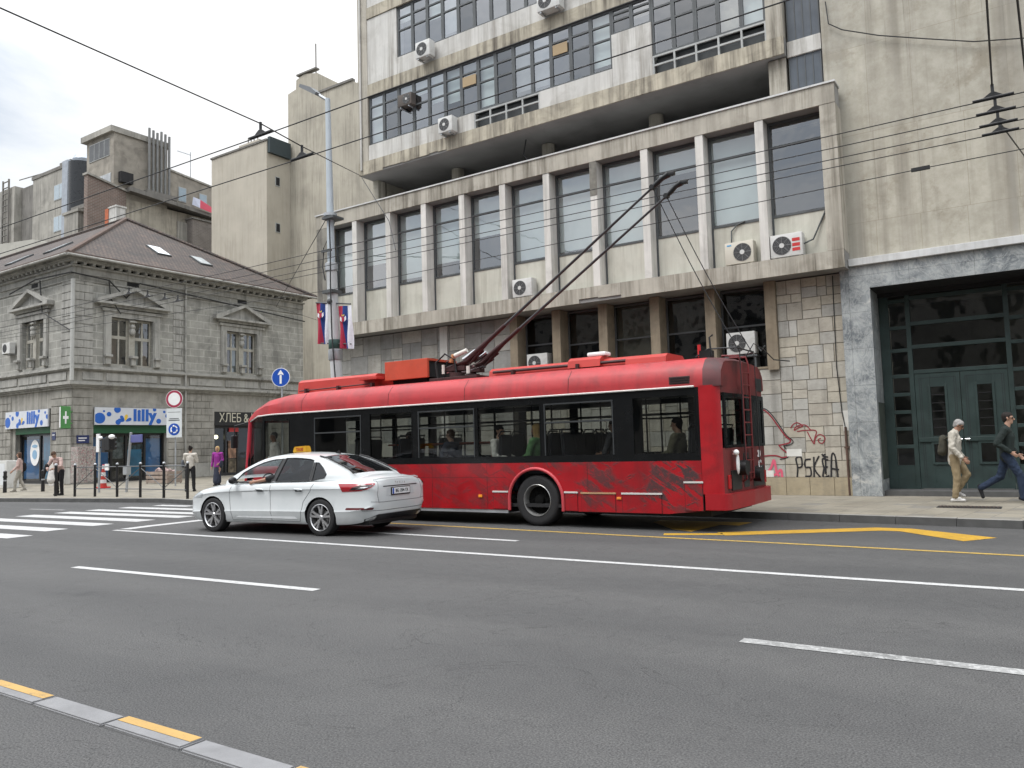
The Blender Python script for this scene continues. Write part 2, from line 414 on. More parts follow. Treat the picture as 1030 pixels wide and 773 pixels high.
def marble_mat():
    g = G('blue_grey_marble'); o = g.obj()
    w = g.n('TexNoise', {'Vector': o, 'Scale': 1.3, 'Detail': 8, 'Roughness': .62, 'Distortion': 1.6}).outputs['Fac']
    w2 = g.n('TexNoise', {'Vector': g.scale(o, (1, 1, .6), (0, rad(35), 0)), 'Scale': 2.6, 'Detail': 9, 'Roughness': .7, 'Distortion': 2.4}).outputs['Fac']
    c = g.mix(g.ramp(w, .36, .64), (.14, .156, .168), (.36, .38, .38))
    vein = g.ramp(g.m('ABSOLUTE', g.m('SUBTRACT', w2, .5)), .0, .05, 1., 0.)
    c = g.mix(g.m('MULTIPLY', vein, .45), c, (.50, .51, .49))
    pat = g.ramp(g.noise(o, 1.1, 7, .65, 1.6), .58, .66)
    c = g.mix(g.m('MULTIPLY', pat, .7), c, (.58, .565, .52))
    dk = g.ramp(g.noise(o, 2.1, 7, .7, 1), .6, .72); c = g.mix(g.m('MULTIPLY', dk, .75), c, (.07, .085, .10))
    sp = g.ramp(g.noise(o, 7, 8, .75, 2), .55, .68); c = g.mix(g.m('MULTIPLY', sp, .5), c, (.50, .50, .47))
    z = g.sep(o)[2]
    b = g.n('TexBrick', {'Vector': g.wallvec(), 'Scale': 1., 'Color1': (1, 1, 1, 1), 'Color2': (.92, .92, .92, 1), 'Mortar': (.45, .45, .45, 1), 'Mortar Size': .004, 'Brick Width': 1.3, 'Row Height': .86}, offset=0.)
    c = g.mix(1., c, b.outputs[0], 'MULTIPLY')
    g.bsdf(Base_Color=c, Roughness=.45, Specular_IOR_Level=.4); return g.mat
M_MARBLE = marble_mat()
def beige_mat():
    g = G('blank_beige_cladding'); o = g.obj(); wv = g.wallvec()
    b = g.n('TexBrick', {'Vector': wv, 'Scale': 1., 'Color1': (.455, .428, .36, 1), 'Color2': (.41, .388, .33, 1), 'Mortar': (.30, .27, .21, 1), 'Mortar Size': .005, 'Brick Width': .94, 'Row Height': 2.15, 'Mortar Smooth': .3}, offset=.06)
    c = b.outputs[0]
    n1 = g.noise(o, 2.6, 9, .72); c = g.mix(g.ramp(n1, .38, .68), g.mix(1., c, (.80, .79, .76), 'MULTIPLY'), g.mix(1., c, (1.08, 1.08, 1.08), 'MULTIPLY'))
    bl = g.ramp(g.noise(o, .9, 8, .7, .1), .53, .64); c = g.mix(g.m('MULTIPLY', bl, .7), c, (.25, .22, .165))
    pk = g.ramp(g.noise(o, 9, 6, .7), .6, .66); c = g.mix(g.m('MULTIPLY', g.m('MULTIPLY', pk, bl), .8), c, (.18, .15, .10))
    st = g.m('MULTIPLY', g.ramp(g.noise(g.scale(o, (1.6, 1.6, .035)), 1.3, 5, .6), .48, .68), g.ramp(g.noise(o, .3, 2), .3, .6))
    c = g.mix(g.m('MULTIPLY', st, .9), c, (.17, .15, .12))
    st2 = g.ramp(g.noise(g.scale(o, (9, 9, .25)), 1.3, 4, .6), .66, .74); c = g.mix(g.m('MULTIPLY', st2, .65), c, (.12, .10, .075))
    st3 = g.m('MULTIPLY', g.ramp(g.noise(g.scale(o, (.9, .9, .02)), 1.1, 4, .6), .52, .62), .45); c = g.mix(st3, c, (.30, .285, .25))
    g.bsdf(Base_Color=c, Roughness=.8, Normal=g.bump(b.outputs['Fac'], -.5, .01)); return g.mat
M_BEIGE = beige_mat()
M_GREEN = surf('dark_green_joinery', (.030, .050, .047), .45, .2, 3, dark=(.016, .02, .02), damt=.4, ds=2, bump=.05)
M_SPRAYR = plain('spray_red', (.24, .018, .03), .7)
M_SPRAYP = plain('spray_pink', (.60, .10, .16), .7)
M_SPRAYK = plain('spray_black', (.012, .012, .014), .6)
M_PASTE = surf('pasted_paper', (.62, .61, .57), .9, .1, 6, bump=.1)

# ------------------------------------------------------------------ office building (ribbed first floor, glazed upper floors)
OB = thing('office_building', 'grey office block with pale fins and long window bands behind the red trolleybus', 'building', (-12.4, 20.1, .13))
def ob(name, mb, mats, smooth=None, parent=OB): 
    return mb.build(name, mats, parent, smooth, world=True) if parent is OB else mb.build(name, mats, parent, smooth, world=True)

YW = 20.1      # stone wall plane
# irregular ashlar: recursive split into blocks
def ashlar(x0, x1, z0, z1, y, seed, pal, mn=.22, mx=.62):
    rnd = random.Random(seed); cells = []
    def split(a, b, c, d):
        w, h = b-a, d-c
        if w <= mx and h <= mx*.8 and (w < mn*1.9 or h < mn*1.6 or rnd.random() < .55):
            cells.append((a, b, c, d)); return
        if (w > h*1.1 and w > mn*1.7) or h < mn*1.3:
            if w < mn*1.7: cells.append((a, b, c, d)); return
            t = a + w*rnd.uniform(.36, .64); split(a, t, c, d); split(t, b, c, d)
        else:
            if h < mn*1.3: cells.append((a, b, c, d)); return
            t = c + h*rnd.uniform(.36, .64); split(a, b, c, t); split(a, b, t, d)
    split(x0, x1, z0, z1)
    mb = MB(); mb.box(x0, x1, y+.012, y+.3, z0, z1, 1, col=(.1, .1, .1))
    for a, b, c, d in cells:
        j = .006; e = rnd.uniform(.0, .006); col = rnd.choice(pal); k = rnd.uniform(.88, 1.10)
        col = tuple(v*k for v in col)
        a, b, c, d = a+j, b-j, c+j, d-j; f = y-e; q = y+.013
        vs = [(a, q, c), (b, q, c), (b, q, d), (a, q, d), (a+.004, f, c+.004), (b-.004, f, c+.004), (b-.004, f, d-.004), (a+.004, f, d-.004)]
        mb.add(vs, [(4, 5, 6, 7), (0, 1, 5, 4), (1, 2, 6, 5), (2, 3, 7, 6), (3, 0, 4, 7)], 0, col)
    return mb
PALW = [(.43, .40, .335), (.42, .39, .335), (.385, .375, .345), (.40, .38, .335), (.45, .425, .37), (.39, .385, .36), (.41, .375, .31)]
PALG = [(.30, .30, .285), (.27, .27, .26), (.33, .325, .30), (.24, .245, .24), (.35, .34, .31)]
ob('stone_wall', ashlar(-5.33, -3.79, .56, 5.44, YW, 11, PALW, .20, .56), [M_STONE, M_JOINT])
ob('stone_wall', ashlar(-13.0, -5.33, .56, 3.27, YW, 5, PALW, .24, .66), [M_STONE, M_JOINT])
ob('stone_wall', ashlar(-21.0, -13.31, .56, 5.44, YW, 23, PALG, .30, .95), [M_STONE, M_JOINT])
mb = MB()
x = -21.0
while x < -3.8:
    w = min(.56, -3.79-x)
    k = random.uniform(.85, 1.12)
    mb.box(x+.004, x+w-.004, YW-.05, YW+.28, .128, .556, 0, .008, (.40*k, .34*k, .235*k)); x += .56
ob('plinth', mb, M_STONE)
ob('back_wall', MB().box(-21.0, -3.79, YW+.95, YW+1.1, .13, 5.4).box(-21.0, -20.75, YW+.3, YW+.95, .13, 5.4), M_INT)
ob('pilaster', MB().box(-16.1, -15.8, YW-.06, YW+.02, .56, 5.44, 0, .01), M_PANEL)
# hanging brown pilasters with the ground-floor windows between
px = [-13.31, -11.81, -10.28, -8.70, -7.15, -5.60]
for x in px:
    mb = MB(); mb.prism([(YW-.12, 3.23), (YW+.42, 3.40), (YW+.42, 5.455), (YW-.12, 5.455)], x, x+.27, 'x')
    ob('pilaster', mb, M_PILB)
def window(name, x0, x1, y, z0, z1, tr=(), ft=.05, blind=None, bmat=None, gm=None, fm=None, parent=OB, mull=(), dep=.5, back=True, gl=True):
    """fixed window facing the street: frame > pane, blind, and a dark room right behind it"""
    gm = gm or M_GLASS; fm = fm or M_FRAME
    mb = MB()
    mb.box(x0, x0+ft, y, y+.07, z0, z1).box(x1-ft, x1, y, y+.07, z0, z1)
    mb.box(x0+ft, x1-ft, y+.002, y+.068, z0, z0+ft).box(x0+ft, x1-ft, y+.002, y+.068, z1-ft, z1)
    for t in tr: mb.box(x0+ft, x1-ft, y+.003, y+.066, t-ft*.45, t+ft*.45)
    for t in mull: mb.box(t-ft*.4, t+ft*.4, y+.004, y+.065, z0+ft, z1-ft)
    w = mb.build(name, fm, parent, world=True)
    p = MB().quad((x0+ft, y+.035, z0+ft), (x1-ft, y+.035, z0+ft), (x1-ft, y+.035, z1-ft), (x0+ft, y+.035, z1-ft))
    po = p.build('pane', gm); po.parent = w; po.matrix_parent_inverse = Matrix.Identity(4)
    for v in po.data.vertices: v.co = pmat(parent).inverted() @ v.co if parent else v.co
    if blind:
        b = MB().quad((x0+.01, y+.16, blind), (x1-.01, y+.16, blind), (x1-.01, y+.16, z1-.01), (x0+.01, y+.16, z1-.01)).build('blind', bmat or M_BLIND)
        b.parent = w
        for v in b.data.vertices: v.co = pmat(parent).inverted() @ v.co if parent else v.co
    return w
for i in range(5):
    a, b = px[i]+.272, px[i+1]-.002
    bl = [4.6, None, None, None, 4.0][i]
    window('window', a, b, 20.45, 3.29, 5.43, tr=(4.45 if i != 0 else 4.56,), gm=M_GLASSD, blind=[None, 4.5, 3.7, 4.45, None][i], bmat=[M_BLIND2, M_BLIND2, M_BLIND, M_BLIND2, M_BLIND2][i])
    ob('window_sill', MB().box(a, b, YW-.02, 20.449, 3.272, 3.33, 0, .01), M_PILB)
ob('floor_band', MB().box(-13.3, -5.33, 20.98, 21.0, 3.2, 5.44), M_INT)

# projecting first-floor box: bottom slab, top beam, end piers, fins
YB = 19.5
def edge_slab(x0, x1, y0, y1, z0, z1, seed, seg=.55, bites=()):
    """slab edge made of cladding strips with uneven joints"""
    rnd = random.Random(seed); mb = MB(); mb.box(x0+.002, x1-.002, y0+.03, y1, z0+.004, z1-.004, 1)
    x = x0
    while x < x1-.02:
        w = min(seg*rnd.uniform(.85, 1.15), x1-x)
        if x1-x-w < .2: w = x1-x
        e = rnd.uniform(0, .006)
        zb = z0
        for (ba, bb, bh) in bites:
            if x+w*.5 > ba and x+w*.5 < bb: zb = z0+bh*rnd.uniform(.5, 1)
        mb.box(x+.002, x+w-.002, y0-e, y0+.05, zb, z1, 0)
        x += w
    return mb
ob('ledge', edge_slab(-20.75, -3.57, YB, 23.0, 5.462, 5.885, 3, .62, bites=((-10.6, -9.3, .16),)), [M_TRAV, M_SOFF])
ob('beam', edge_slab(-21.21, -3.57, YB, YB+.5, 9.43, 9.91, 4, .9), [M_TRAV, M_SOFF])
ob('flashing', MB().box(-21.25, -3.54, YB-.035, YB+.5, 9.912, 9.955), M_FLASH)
ob('end_pier', MB().box(-3.935, -3.568, YB+.004, YW+.4, 5.887, 9.428, 0, .01), M_TRAV)
ob('end_pier', MB().box(-21.205, -20.62, YB+.004, YW+.6, 5.46, 9.428, 0, .01), surf('sooty_pier', (.26, .245, .21), .85, .3, 2, dark=(.06, .055, .05), damt=.7, ds=1.4, streak=1., bump=.2))
ob('side_wall', MB().box(-3.75, -3.6, YW+.4, 24, 5.46, 9.9), M_TRAV)
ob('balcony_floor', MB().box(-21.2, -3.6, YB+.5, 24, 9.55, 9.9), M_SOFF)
fx = [-19.45+1.551*k for k in range(10)]
for i, x in enumerate(fx):
    mb = MB(); mb.box(x, x+.215, YB+.012, 19.94, 5.887, 9.428, 0, .012)
    if i in (6,): mb.box(x-.003, x+.218, YB+.006, YB+.02, 8.45, 9.428, 1)
    ob('fin', mb, [M_FIN, surf('weathered_fin_patch', (.20, .19, .165), .9, .35, 6, bump=.3)])
bays = [(-20.62, fx[0])] + [(fx[i]+.216, fx[i+1]-.001) for i in range(9)] + [(fx[9]+.216, -3.936)]
rb = random.Random(3)
bl_low = [7.3, 7.9, 7.2, 7.5, 8.1, 7.12, 7.15, 7.1, 8.7, 7.12, 8.9]
for i, (a, b) in enumerate(bays):
    w = window('window', a, b, 19.88, 7.0, 9.425, tr=(8.79,), ft=.06, blind=bl_low[i] if i not in (10,) else None, bmat=M_BLIND)
    ob('sill_panel', MB().box(a+.05, b-.012, 19.90, 19.96, 5.887, 6.998), M_SPAN)
    ob('post', MB().box(a, a+.05, 19.88, 19.95, 5.887, 6.998), M_FRAME)
ob('back_wall', MB().box(-20.7, -3.8, 20.75, 20.85, 5.9, 9.5), M_INT)

# recessed loggia with round columns under the upper floors
for x in (-19.35, -16.3, -12.62, -8.9):
    ob('column', MB().lathe([(.215, 9.9), (.215, 11.12)], (x, 21.5 if x > -19 else 20.9, 0), 'z', 24), M_TRAV, 40)
ob('back_wall', MB().box(-20.2, -4.8, 24.0, 24.2, 9.9, 11.2), M_INT)
mb = MB()
mb.box(-19.2, -5.0, 23.86, 23.93, 10.72, 10.80, 0).box(-19.2, -5.0, 23.86, 23.93, 11.05, 11.12, 0)
for k in range(16): mb.box(-19.2+k*.94, -19.13+k*.94, 23.87, 23.92, 9.9, 11.1, 0)
lg = ob('loggia_window', mb, M_FRAME)
po = MB().quad((-19.2, 23.9, 9.9), (-5, 23.9, 9.9), (-5, 23.9, 11.1), (-19.2, 23.9, 11.1)).build('pane', M_GLASSD)
for v in po.data.vertices: v.co = pmat(OB).inverted() @ v.co
po.parent = lg
ob('conduit', MB().tube([(-12.9, 20.6, 11.1), (-12.95, 20.5, 10.6), (-12.6, 20.4, 10.2)], .02), M_CABLE)
ob('pier', MB().box(-5.22, -4.78, 20.1, 20.6, 9.9, 11.12, 0, .01), M_TRAV)
# upper floors
YU = 19.9
ob('ceiling_slab', edge_slab(-19.46, -4.76, YU, 25, 11.14, 11.60, 8, .42, bites=((-18.3, -15.6, .09),)), [M_SLAB, M_SOFF])
ob('floor_band', edge_slab(-19.0, -4.76, YU, 20.6, 13.92, 14.33, 9, .5), [M_SLAB, M_SOFF])
ob('floor_band', edge_slab(-19.0, -4.76, YU, 20.6, 16.74, 17.14, 10, .5), [M_SLAB, M_SOFF])
ob('floor_band', edge_slab(-19.0, -4.76, YU, 20.6, 19.5, 19.9, 12, .5), [M_SLAB, M_SOFF])
ob('corner_strip', MB().box(-19.46, -19.0, YU+.01, 20.6, 11.60, 20.6, 0, .015), M_TRAV)
ob('rain_pipe', MB().tube([(-19.30, YU-.03, 11.3), (-19.30, YU-.03, 20.5)], .035, 8), M_PANEL)
ob('pier', MB().box(-5.18, -4.762, YU+.012, 20.6, 11.6, 20.6, 0, .015), M_TRAV)
ob('side_wall', MB().box(-19.45, -19.2, 20.6, 40, 9.95, 20.6).box(-19.4, -4.8, 39.8, 40, 0, 20.6).box(-21.1, -20.9, 20.4, 40, .13, 9.9), M_BEIGE)
ob('roof_slab', MB().box(-19.45, -4.0, 20.0, 40, 20.55, 20.8), M_SOFF)
# parapets
def parapet(x0, x1, z0, z1): return ob('parapet', MB().box(x0, x1, YU+.03, 20.3, z0+.002, z1-.002, 0, .006), M_PANEL)
parapet(-19.0, -14.42, 11.6, 12.15); parapet(-11.96, -9.51, 11.6, 12.15); parapet(-9.505, -8.29, 11.6, 13.14)
parapet(-19.0, -17.62, 14.33, 16.73); parapet(-17.61, -5.2, 14.33, 14.93)
parapet(-19.0, -17.62, 17.14, 19.5); parapet(-17.61, -5.2, 17.14, 17.75)
def upwin(a, b, z0, z1, low=None, blind=None, bm_=None, opn=False):
    t2, t1 = z1-(z1-z0)*.22, z1-(z1-z0)*.47
    mb_tr = [t2, t1]
    return window('window', a, b, 19.98, z0, z1, tr=mb_tr, ft=.055, blind=blind, bmat=bm_)
def row(x0, x1, n, z0, z1, seed):
    r = random.Random(seed); p = (x1-x0)/n
    for k in range(n):
        bl = r.choice([None, None, z0+r.uniform(.05, .4), z0+r.uniform(.3, 1.2), z0+r.uniform(.8, 1.4)])
        upwin(x0+k*p+.001, x0+(k+1)*p-.001, z0, z1, blind=bl, bm_=r.choice([M_BLIND, M_BLIND2, M_BLIND3, M_BLIND2]))
row(-18.98, -9.515, 14, 12.16, 13.91, 1)
row(-9.51, -8.29, 2, 13.15, 13.91, 2)
row(-8.285, -5.19, 5, 12.16, 13.91, 4)
row(-17.6, -5.2, 19, 14.94, 16.73, 5)
row(-17.6, -5.2, 19, 17.76, 19.49, 6)
ob('ochre_panel', MB().box(-14.85, -14.32, 19.955, 19.975, 13.1, 13.42), M_OCHREPANE)
ob('ochre_panel', MB().box(-11.46, -10.96, 19.955, 19.975, 13.12, 13.44), M_OCHREPANE)
def grille(x0, x1, n, z0=11.61, z1=12.15):
    mb = MB(); y0, y1 = YU+.05, YU+.10
    for z in (z1-.05, (z0+z1)/2-.03): mb.box(x0, x1, y0, y1, z, z+.05, 0)
    for k in range(n+1):
        x = x0+(x1-x0)*k/n; mb.box(x-.025, x+.025, y0-.004, y1+.004, z0, z1, 0)
    ob('back_board', MB().box(x0+.03, x1-.03, y1+.12, y1+.15, z0, z1-.05), M_FRAME)
    ob('grille', mb, [M_FRAMEL, M_FRAME])
grille(-14.40, -11.98, 4); grille(-8.27, -5.2, 5)
ob('back_wall', MB().box(-18.9, -4.8, 20.75, 20.85, 11.7, 20.5), M_INT)
# narrow bay of dark sheeting beside the blank wall
M_SHEET = surf('slate_sheet', (.085, .10, .12), .35, .15, 3, dark=(.05, .05, .05), damt=.3, ds=1, streak=.3, bump=0)
for z0, z1 in ((9.96, 11.09), (11.50, 13.3), (13.75, 16.0), (16.5, 19.8)):
    mb = MB(); mb.box(-4.72, -3.93, 20.16, 20.2, z0, z1, 0)
    for k in range(5): mb.box(-4.72+k*.19, -4.70+k*.19, 20.145, 20.17, z0, z1, 1)
    ob('bay_window', mb, [M_SHEET, M_FRAME])
for z0, z1 in ((11.09, 11.50), (13.3, 13.75), (16.0, 16.5), (19.8, 20.6)):
    ob('spandrel', MB().box(-4.74, -3.92, 20.11, 20.3, z0+.002, z1-.002, 0, .01), M_PANEL)
# graffiti on the stone wall
def spray(name, strokes, r, m, y=YW-.012):
    mb = MB()
    for st in strokes:
        # smooth polyline
        pts = [Vector((p[0], y, p[1])) for p in st]; out = []
        for i in range(len(pts)-1):
            p0, p1, p2, p3 = pts[max(i-1, 0)], pts[i], pts[i+1], pts[min(i+2, len(pts)-1)]
            for k in range(6):
                t = k/6; out.append(.5*((2*p1)+(p2-p0)*t+(2*p0-5*p1+4*p2-p3)*t*t+(3*p1-p0-3*p2+p3)*t**3))
        out.append(pts[-1])
        for i in range(len(out)-1):
            d = (out[i+1]-out[i]);
            if d.length < 1e-5: continue
            n = Vector((-d.z, 0, d.x)).normalized()*r; e = d.normalized()*r*.5; dy = Vector((0, -random.uniform(0, .002), 0))
            mb.quad(out[i]-n-e+dy, out[i+1]-n+e+dy, out[i+1]+n+e+dy, out[i]+n-e+dy)
    o = ob(name, mb, m); return o
spray('graffiti', [[(-6.1, 2.0), (-5.95, 2.16), (-5.8, 2.24), (-5.62, 2.08), (-5.32, 1.62), (-5.17, 1.47)], [(-5.17, 1.47), (-5.22, 1.40), (-5.46, 1.35)], [(-5.46, 1.35), (-5.38, 1.25), (-5.26, 1.14), (-5.30, 1.06), (-5.43, 1.05)], [(-5.43, 1.06), (-5.6, 1.10), (-6.0, 1.08)]], .016, M_SPRAYR)
spray('graffiti', [[(-6.05, 2.13), (-5.8, 2.28), (-5.58, 2.10), (-5.28, 1.62), (-5.12, 1.46), (-5.16, 1.37), (-5.34, 1.33)], [(-5.34, 1.33), (-5.22, 1.14), (-5.28, 1.04), (-5.45, 1.0)]], .011, M_SPRAYK)
spray('graffiti', [[(-5.15, 1.77), (-5.08, 1.86), (-4.98, 1.89), (-4.87, 1.81), (-4.98, 1.76), (-5.07, 1.71), (-5.02, 1.80), (-4.9, 1.83), (-4.79, 1.82), (-4.68, 1.70)], [(-5.0, 1.68), (-4.8, 1.70), (-4.56, 1.68), (-4.60, 1.5), (-4.62, 1.37), (-4.7, 1.52), (-4.76, 1.66)], [(-4.62, 1.42), (-4.53, 1.57), (-4.42, 1.57), (-4.36, 1.49), (-4.42, 1.38), (-4.50, 1.40), (-4.52, 1.47), (-4.46, 1.49)]], .012, M_SPRAYR)
def letters():
    S = []; x = -5.08; z0, h = .56, .46
    def L(*p): S.append([(x+a*.17, z0+b*h) for a, b in p])
    L((.1, 0), (.25, .5), (.1, 1), (.8, 1.05), (.85, .6), (.2, .5)); x += .2
    L((.9, .95), (.2, .9), (.15, .55), (.8, .5), (.85, .1), (.1, .05)); x += .2
    L((.1, 0), (.2, 1.05)); L((.9, 1.1), (.2, .5), (.95, 0)); x += .2
    L((.9, 1.05), (.3, 1.1), (.6, 1.2)); L((.9, .9), (.2, .95), (.35, .5), (.8, .55)); L((.35, .5), (.15, .02), (.95, .08)); x += .2
    L((.05, 0), (.3, 1.15), (.75, 1.05), (.95, 0)); L((.15, .45), (1.1, .4)); 
    L((-1.0, 1.2), (-.6, .9), (-.7, .2)); return S
spray('graffiti_lettering', letters(), .019, M_SPRAYK)
spray('graffiti', [[(-5.82, .62), (-5.68, .80), (-5.60, .98), (-5.55, .70), (-5.50, .60)], [(-5.75, .68), (-5.6, .62), (-5.45, .74), (-5.42, .58)]], .03, M_SPRAYP)
for a, b, c, d in ((-5.28, -4.92, 1.07, 1.25), (-3.93, -3.81, 1.66, 2.14), (-5.88, -5.62, .57, .73)):
    ob('pasted_paper', MB().box(a, b, YW-.014, YW-.011, c, d), M_PASTE)
ob('cable', MB().tube([(-3.97, YW-.03, 5.4), (-4.0, YW-.03, 3.2), (-3.94, YW-.03, 2.13), (-3.88, YW-.03, 1.69)], .012), M_CABLE)
ob('conduit', MB().tube([(-3.88, YW-.04, 1.75), (-3.87, YW-.04, .14)], .028, 8).box(-3.93, -3.82, YW-.06, YW, 1.25, 1.29), surf('rusty_pipe', (.10, .06, .045), .8, .3, 6))
ob('cable', MB().tube([(-3.75, 20.05, 12.2), (-3.7, 20.0, 11.6), (-3.4, 20.0, 11.35), (-2.6, 20.0, 10.95), (-1.6, 20.0, 10.55), (-.7, 20.0, 10.2), (.6, 20.0, 9.9)], .014), M_CABLE)

# ------------------------------------------------------------------ portal building
PB = thing('portal_building', 'tall blank beige stone facade over a blue-grey marble doorway, at the right edge', 'building', (-1.0, 20.1, .13))
def pb(name, mb, mats, smooth=None, parent=PB): return mb.build(name, mats, parent, smooth, world=True)
pb('wall', MB().box(-3.9, 7, 20.1, 20.6, 5.70, 22).box(1.0, 7, 20.1, 20.6, .13, 5.698).box(-3.9, -3.75, 20.6, 34, 5.7, 22), M_BEIGE)
pb('ledge', MB().box(-3.56, 3, 19.86, 20.3, 5.525, 5.695, 0, .008), M_FLASH)
YP = 19.95
pb('door_surround', MB().box(-3.785, -3.14, YP, 21.3, .129, 4.978).box(.14, .80, YP, 21.3, .129, 4.978).box(-3.785, .80, YP+.001, 20.9, 4.98, 5.522), M_MARBLE)
pb('soffit', MB().box(-3.138, .138, 20.9, 21.3, 4.86, 5.3).box(-3.14, .14, YP+.05, 20.9, 4.955, 4.979), M_DARK)
pb('jamb_patch', MB().box(-3.139, -3.136, 20.15, 21.0, .5, 2.3), surf('dark_jamb', (.07, .085, .07), .8, .4, 3, dark=(.03, .035, .03), damt=.6, ds=2))  # dark mottled sheet over the lower inner face of the left jamb
pb('threshold', MB().box(-3.135, .135, 20.2, 21.4, .129, .24).box(-2.4, -.6, 20.86, 20.95, .2405, .262), [M_KERBDARK])
YD = 21.0
mb = MB()
for x0, x1 in ((-3.135, -2.93), (-2.56, -2.46), (-.56, -.46), (.06, .135)): mb.box(x0, x1, YD-.03, YD+.08, .24, 4.88, 0, .006)
for z in (2.96, 3.56, 4.12, 4.74): mb.box(-2.46, -.56, YD-.02, YD+.07, z, z+.09, 0, .006)
zs = [.24, .78, .86, 1.2, 1.28, 1.62, 1.70, 2.02, 2.10, 2.44, 2.52, 2.90, 2.98, 3.50, 3.58, 4.05, 4.13, 4.6]
for a, b in ((-2.93, -2.56), (-.46, .06)):
    mb.box(a, b, YD-.01, YD+.06, .24, .80)
    for z in (1.2, 1.62, 2.02, 2.44, 2.88, 3.5, 4.05, 4.7): mb.box(a, b, YD-.018, YD+.065, z, z+.085, 0, .006)
df = pb('door_frame', mb, M_GREEN)
M_GLDOOR = glass('door_glass', (.34, .36, .36), .03, .2, 1.3)
def sub(name, mb, mats, parent, smooth=None): return mb.build(name, mats, parent, smooth, world=True)
for a, b in ((-2.93, -2.56), (-.46, .06)):
    for z0, z1 in ((.80, 1.2), (1.285, 1.62), (1.705, 2.02), (2.105, 2.44), (2.525, 2.88), (2.965, 3.5), (3.585, 4.05), (4.135, 4.7)):
        sub('pane', MB().quad((a, YD+.03, z0), (b, YD+.03, z0), (b, YD+.03, z1), (a, YD+.03, z1)), M_GLDOOR, df)
for z0, z1 in ((3.05, 3.56), (3.65, 4.12), (4.21, 4.74)):
    sub('pane', MB().quad((-2.46, YD+.03, z0), (-.56, YD+.03, z0), (-.56, YD+.03, z1), (-2.46, YD+.03, z1)), M_GLDOOR, df)
M_WARM = surf('stairwell_wall', (.28, .25, .17), .9, .3, 1.4, bump=0)
pb('hall_wall', MB().box(-3.1, .1, 22.4, 22.5, .3, 4.9).box(-3.1, .1, 21.3, 22.4, 4.8, 4.9), [surf('hall_plaster', (.16, .15, .12), .9, .5, .9)])
M_GROOVE = plain('joinery_groove', (.012, .017, .018), .6)
for k, x0 in enumerate((-2.455, -1.505)):
    x1 = x0+.94; c = (x0+x1)/2
    mb = MB()
    # stiles and rails leave two glazed openings
    mb.box(x0, c-.15, YD-.005, YD+.05, .245, 2.955, 0, .006).box(c+.15, x1, YD-.005, YD+.05, .245, 2.955, 0, .006)
    mb.box(c-.15, c+.15, YD-.004, YD+.049, 2.63, 2.954).box(c-.15, c+.15, YD-.004, YD+.049, 1.30, 1.48).box(c-.15, c+.15, YD-.004, YD+.049, .246, .86)
    for z0, z1 in ((1.46, 2.65), (.84, 1.31)):
        mb.box(c-.20, c-.145, YD-.03, YD, z0-.03, z1+.03, 0, .006).box(c+.145, c+.20, YD-.03, YD, z0-.03, z1+.03, 0, .006)
        mb.box(c-.145, c+.145, YD-.029, YD, z1-.02, z1+.03).box(c-.145, c+.145, YD-.029, YD, z0-.03, z0+.02)
    mb.box(x0+.02, x1-.02, YD-.045, YD-.003, 1.34, 1.44, 0, .008)
    for xx in (x0+.09, x0+.13, x1-.13, x1-.09): mb.box(xx, xx+.012, YD-.0075, YD-.004, .5, 2.85, 1)
    mb.box(x0+.09, x1-.09, YD-.0075, YD-.004, 2.84, 2.852, 1)
    leaf = pb('door', mb, [M_GREEN, M_GROOVE])
    for z0, z1 in ((1.48, 2.63), (.86, 1.30)):
        sub('pane', MB().quad((c-.15, YD+.03, z0), (c+.15, YD+.03, z0), (c+.15, YD+.03, z1), (c-.15, YD+.03, z1)), M_GLDOOR, leaf)
    mb = MB()
    for z in [1.48+.19*j for j in range(1, 6)]: mb.box(c-.15, c+.15, YD+.005, YD+.02, z, z+.018)
    sub('glazing_bar', mb, M_DARK, leaf)
    hx = x1-.07 if k == 0 else x0+.07
    sub('handle', MB().box(hx-.03, hx+.03, YD-.06, YD-.044, 1.36, 1.42).cyl((hx, YD-.06, 1.39), (hx, YD-.1, 1.39), .012).cyl((hx-.05, YD-.1, 1.39), (hx+.05, YD-.1, 1.39), .014), M_CHROME, leaf)
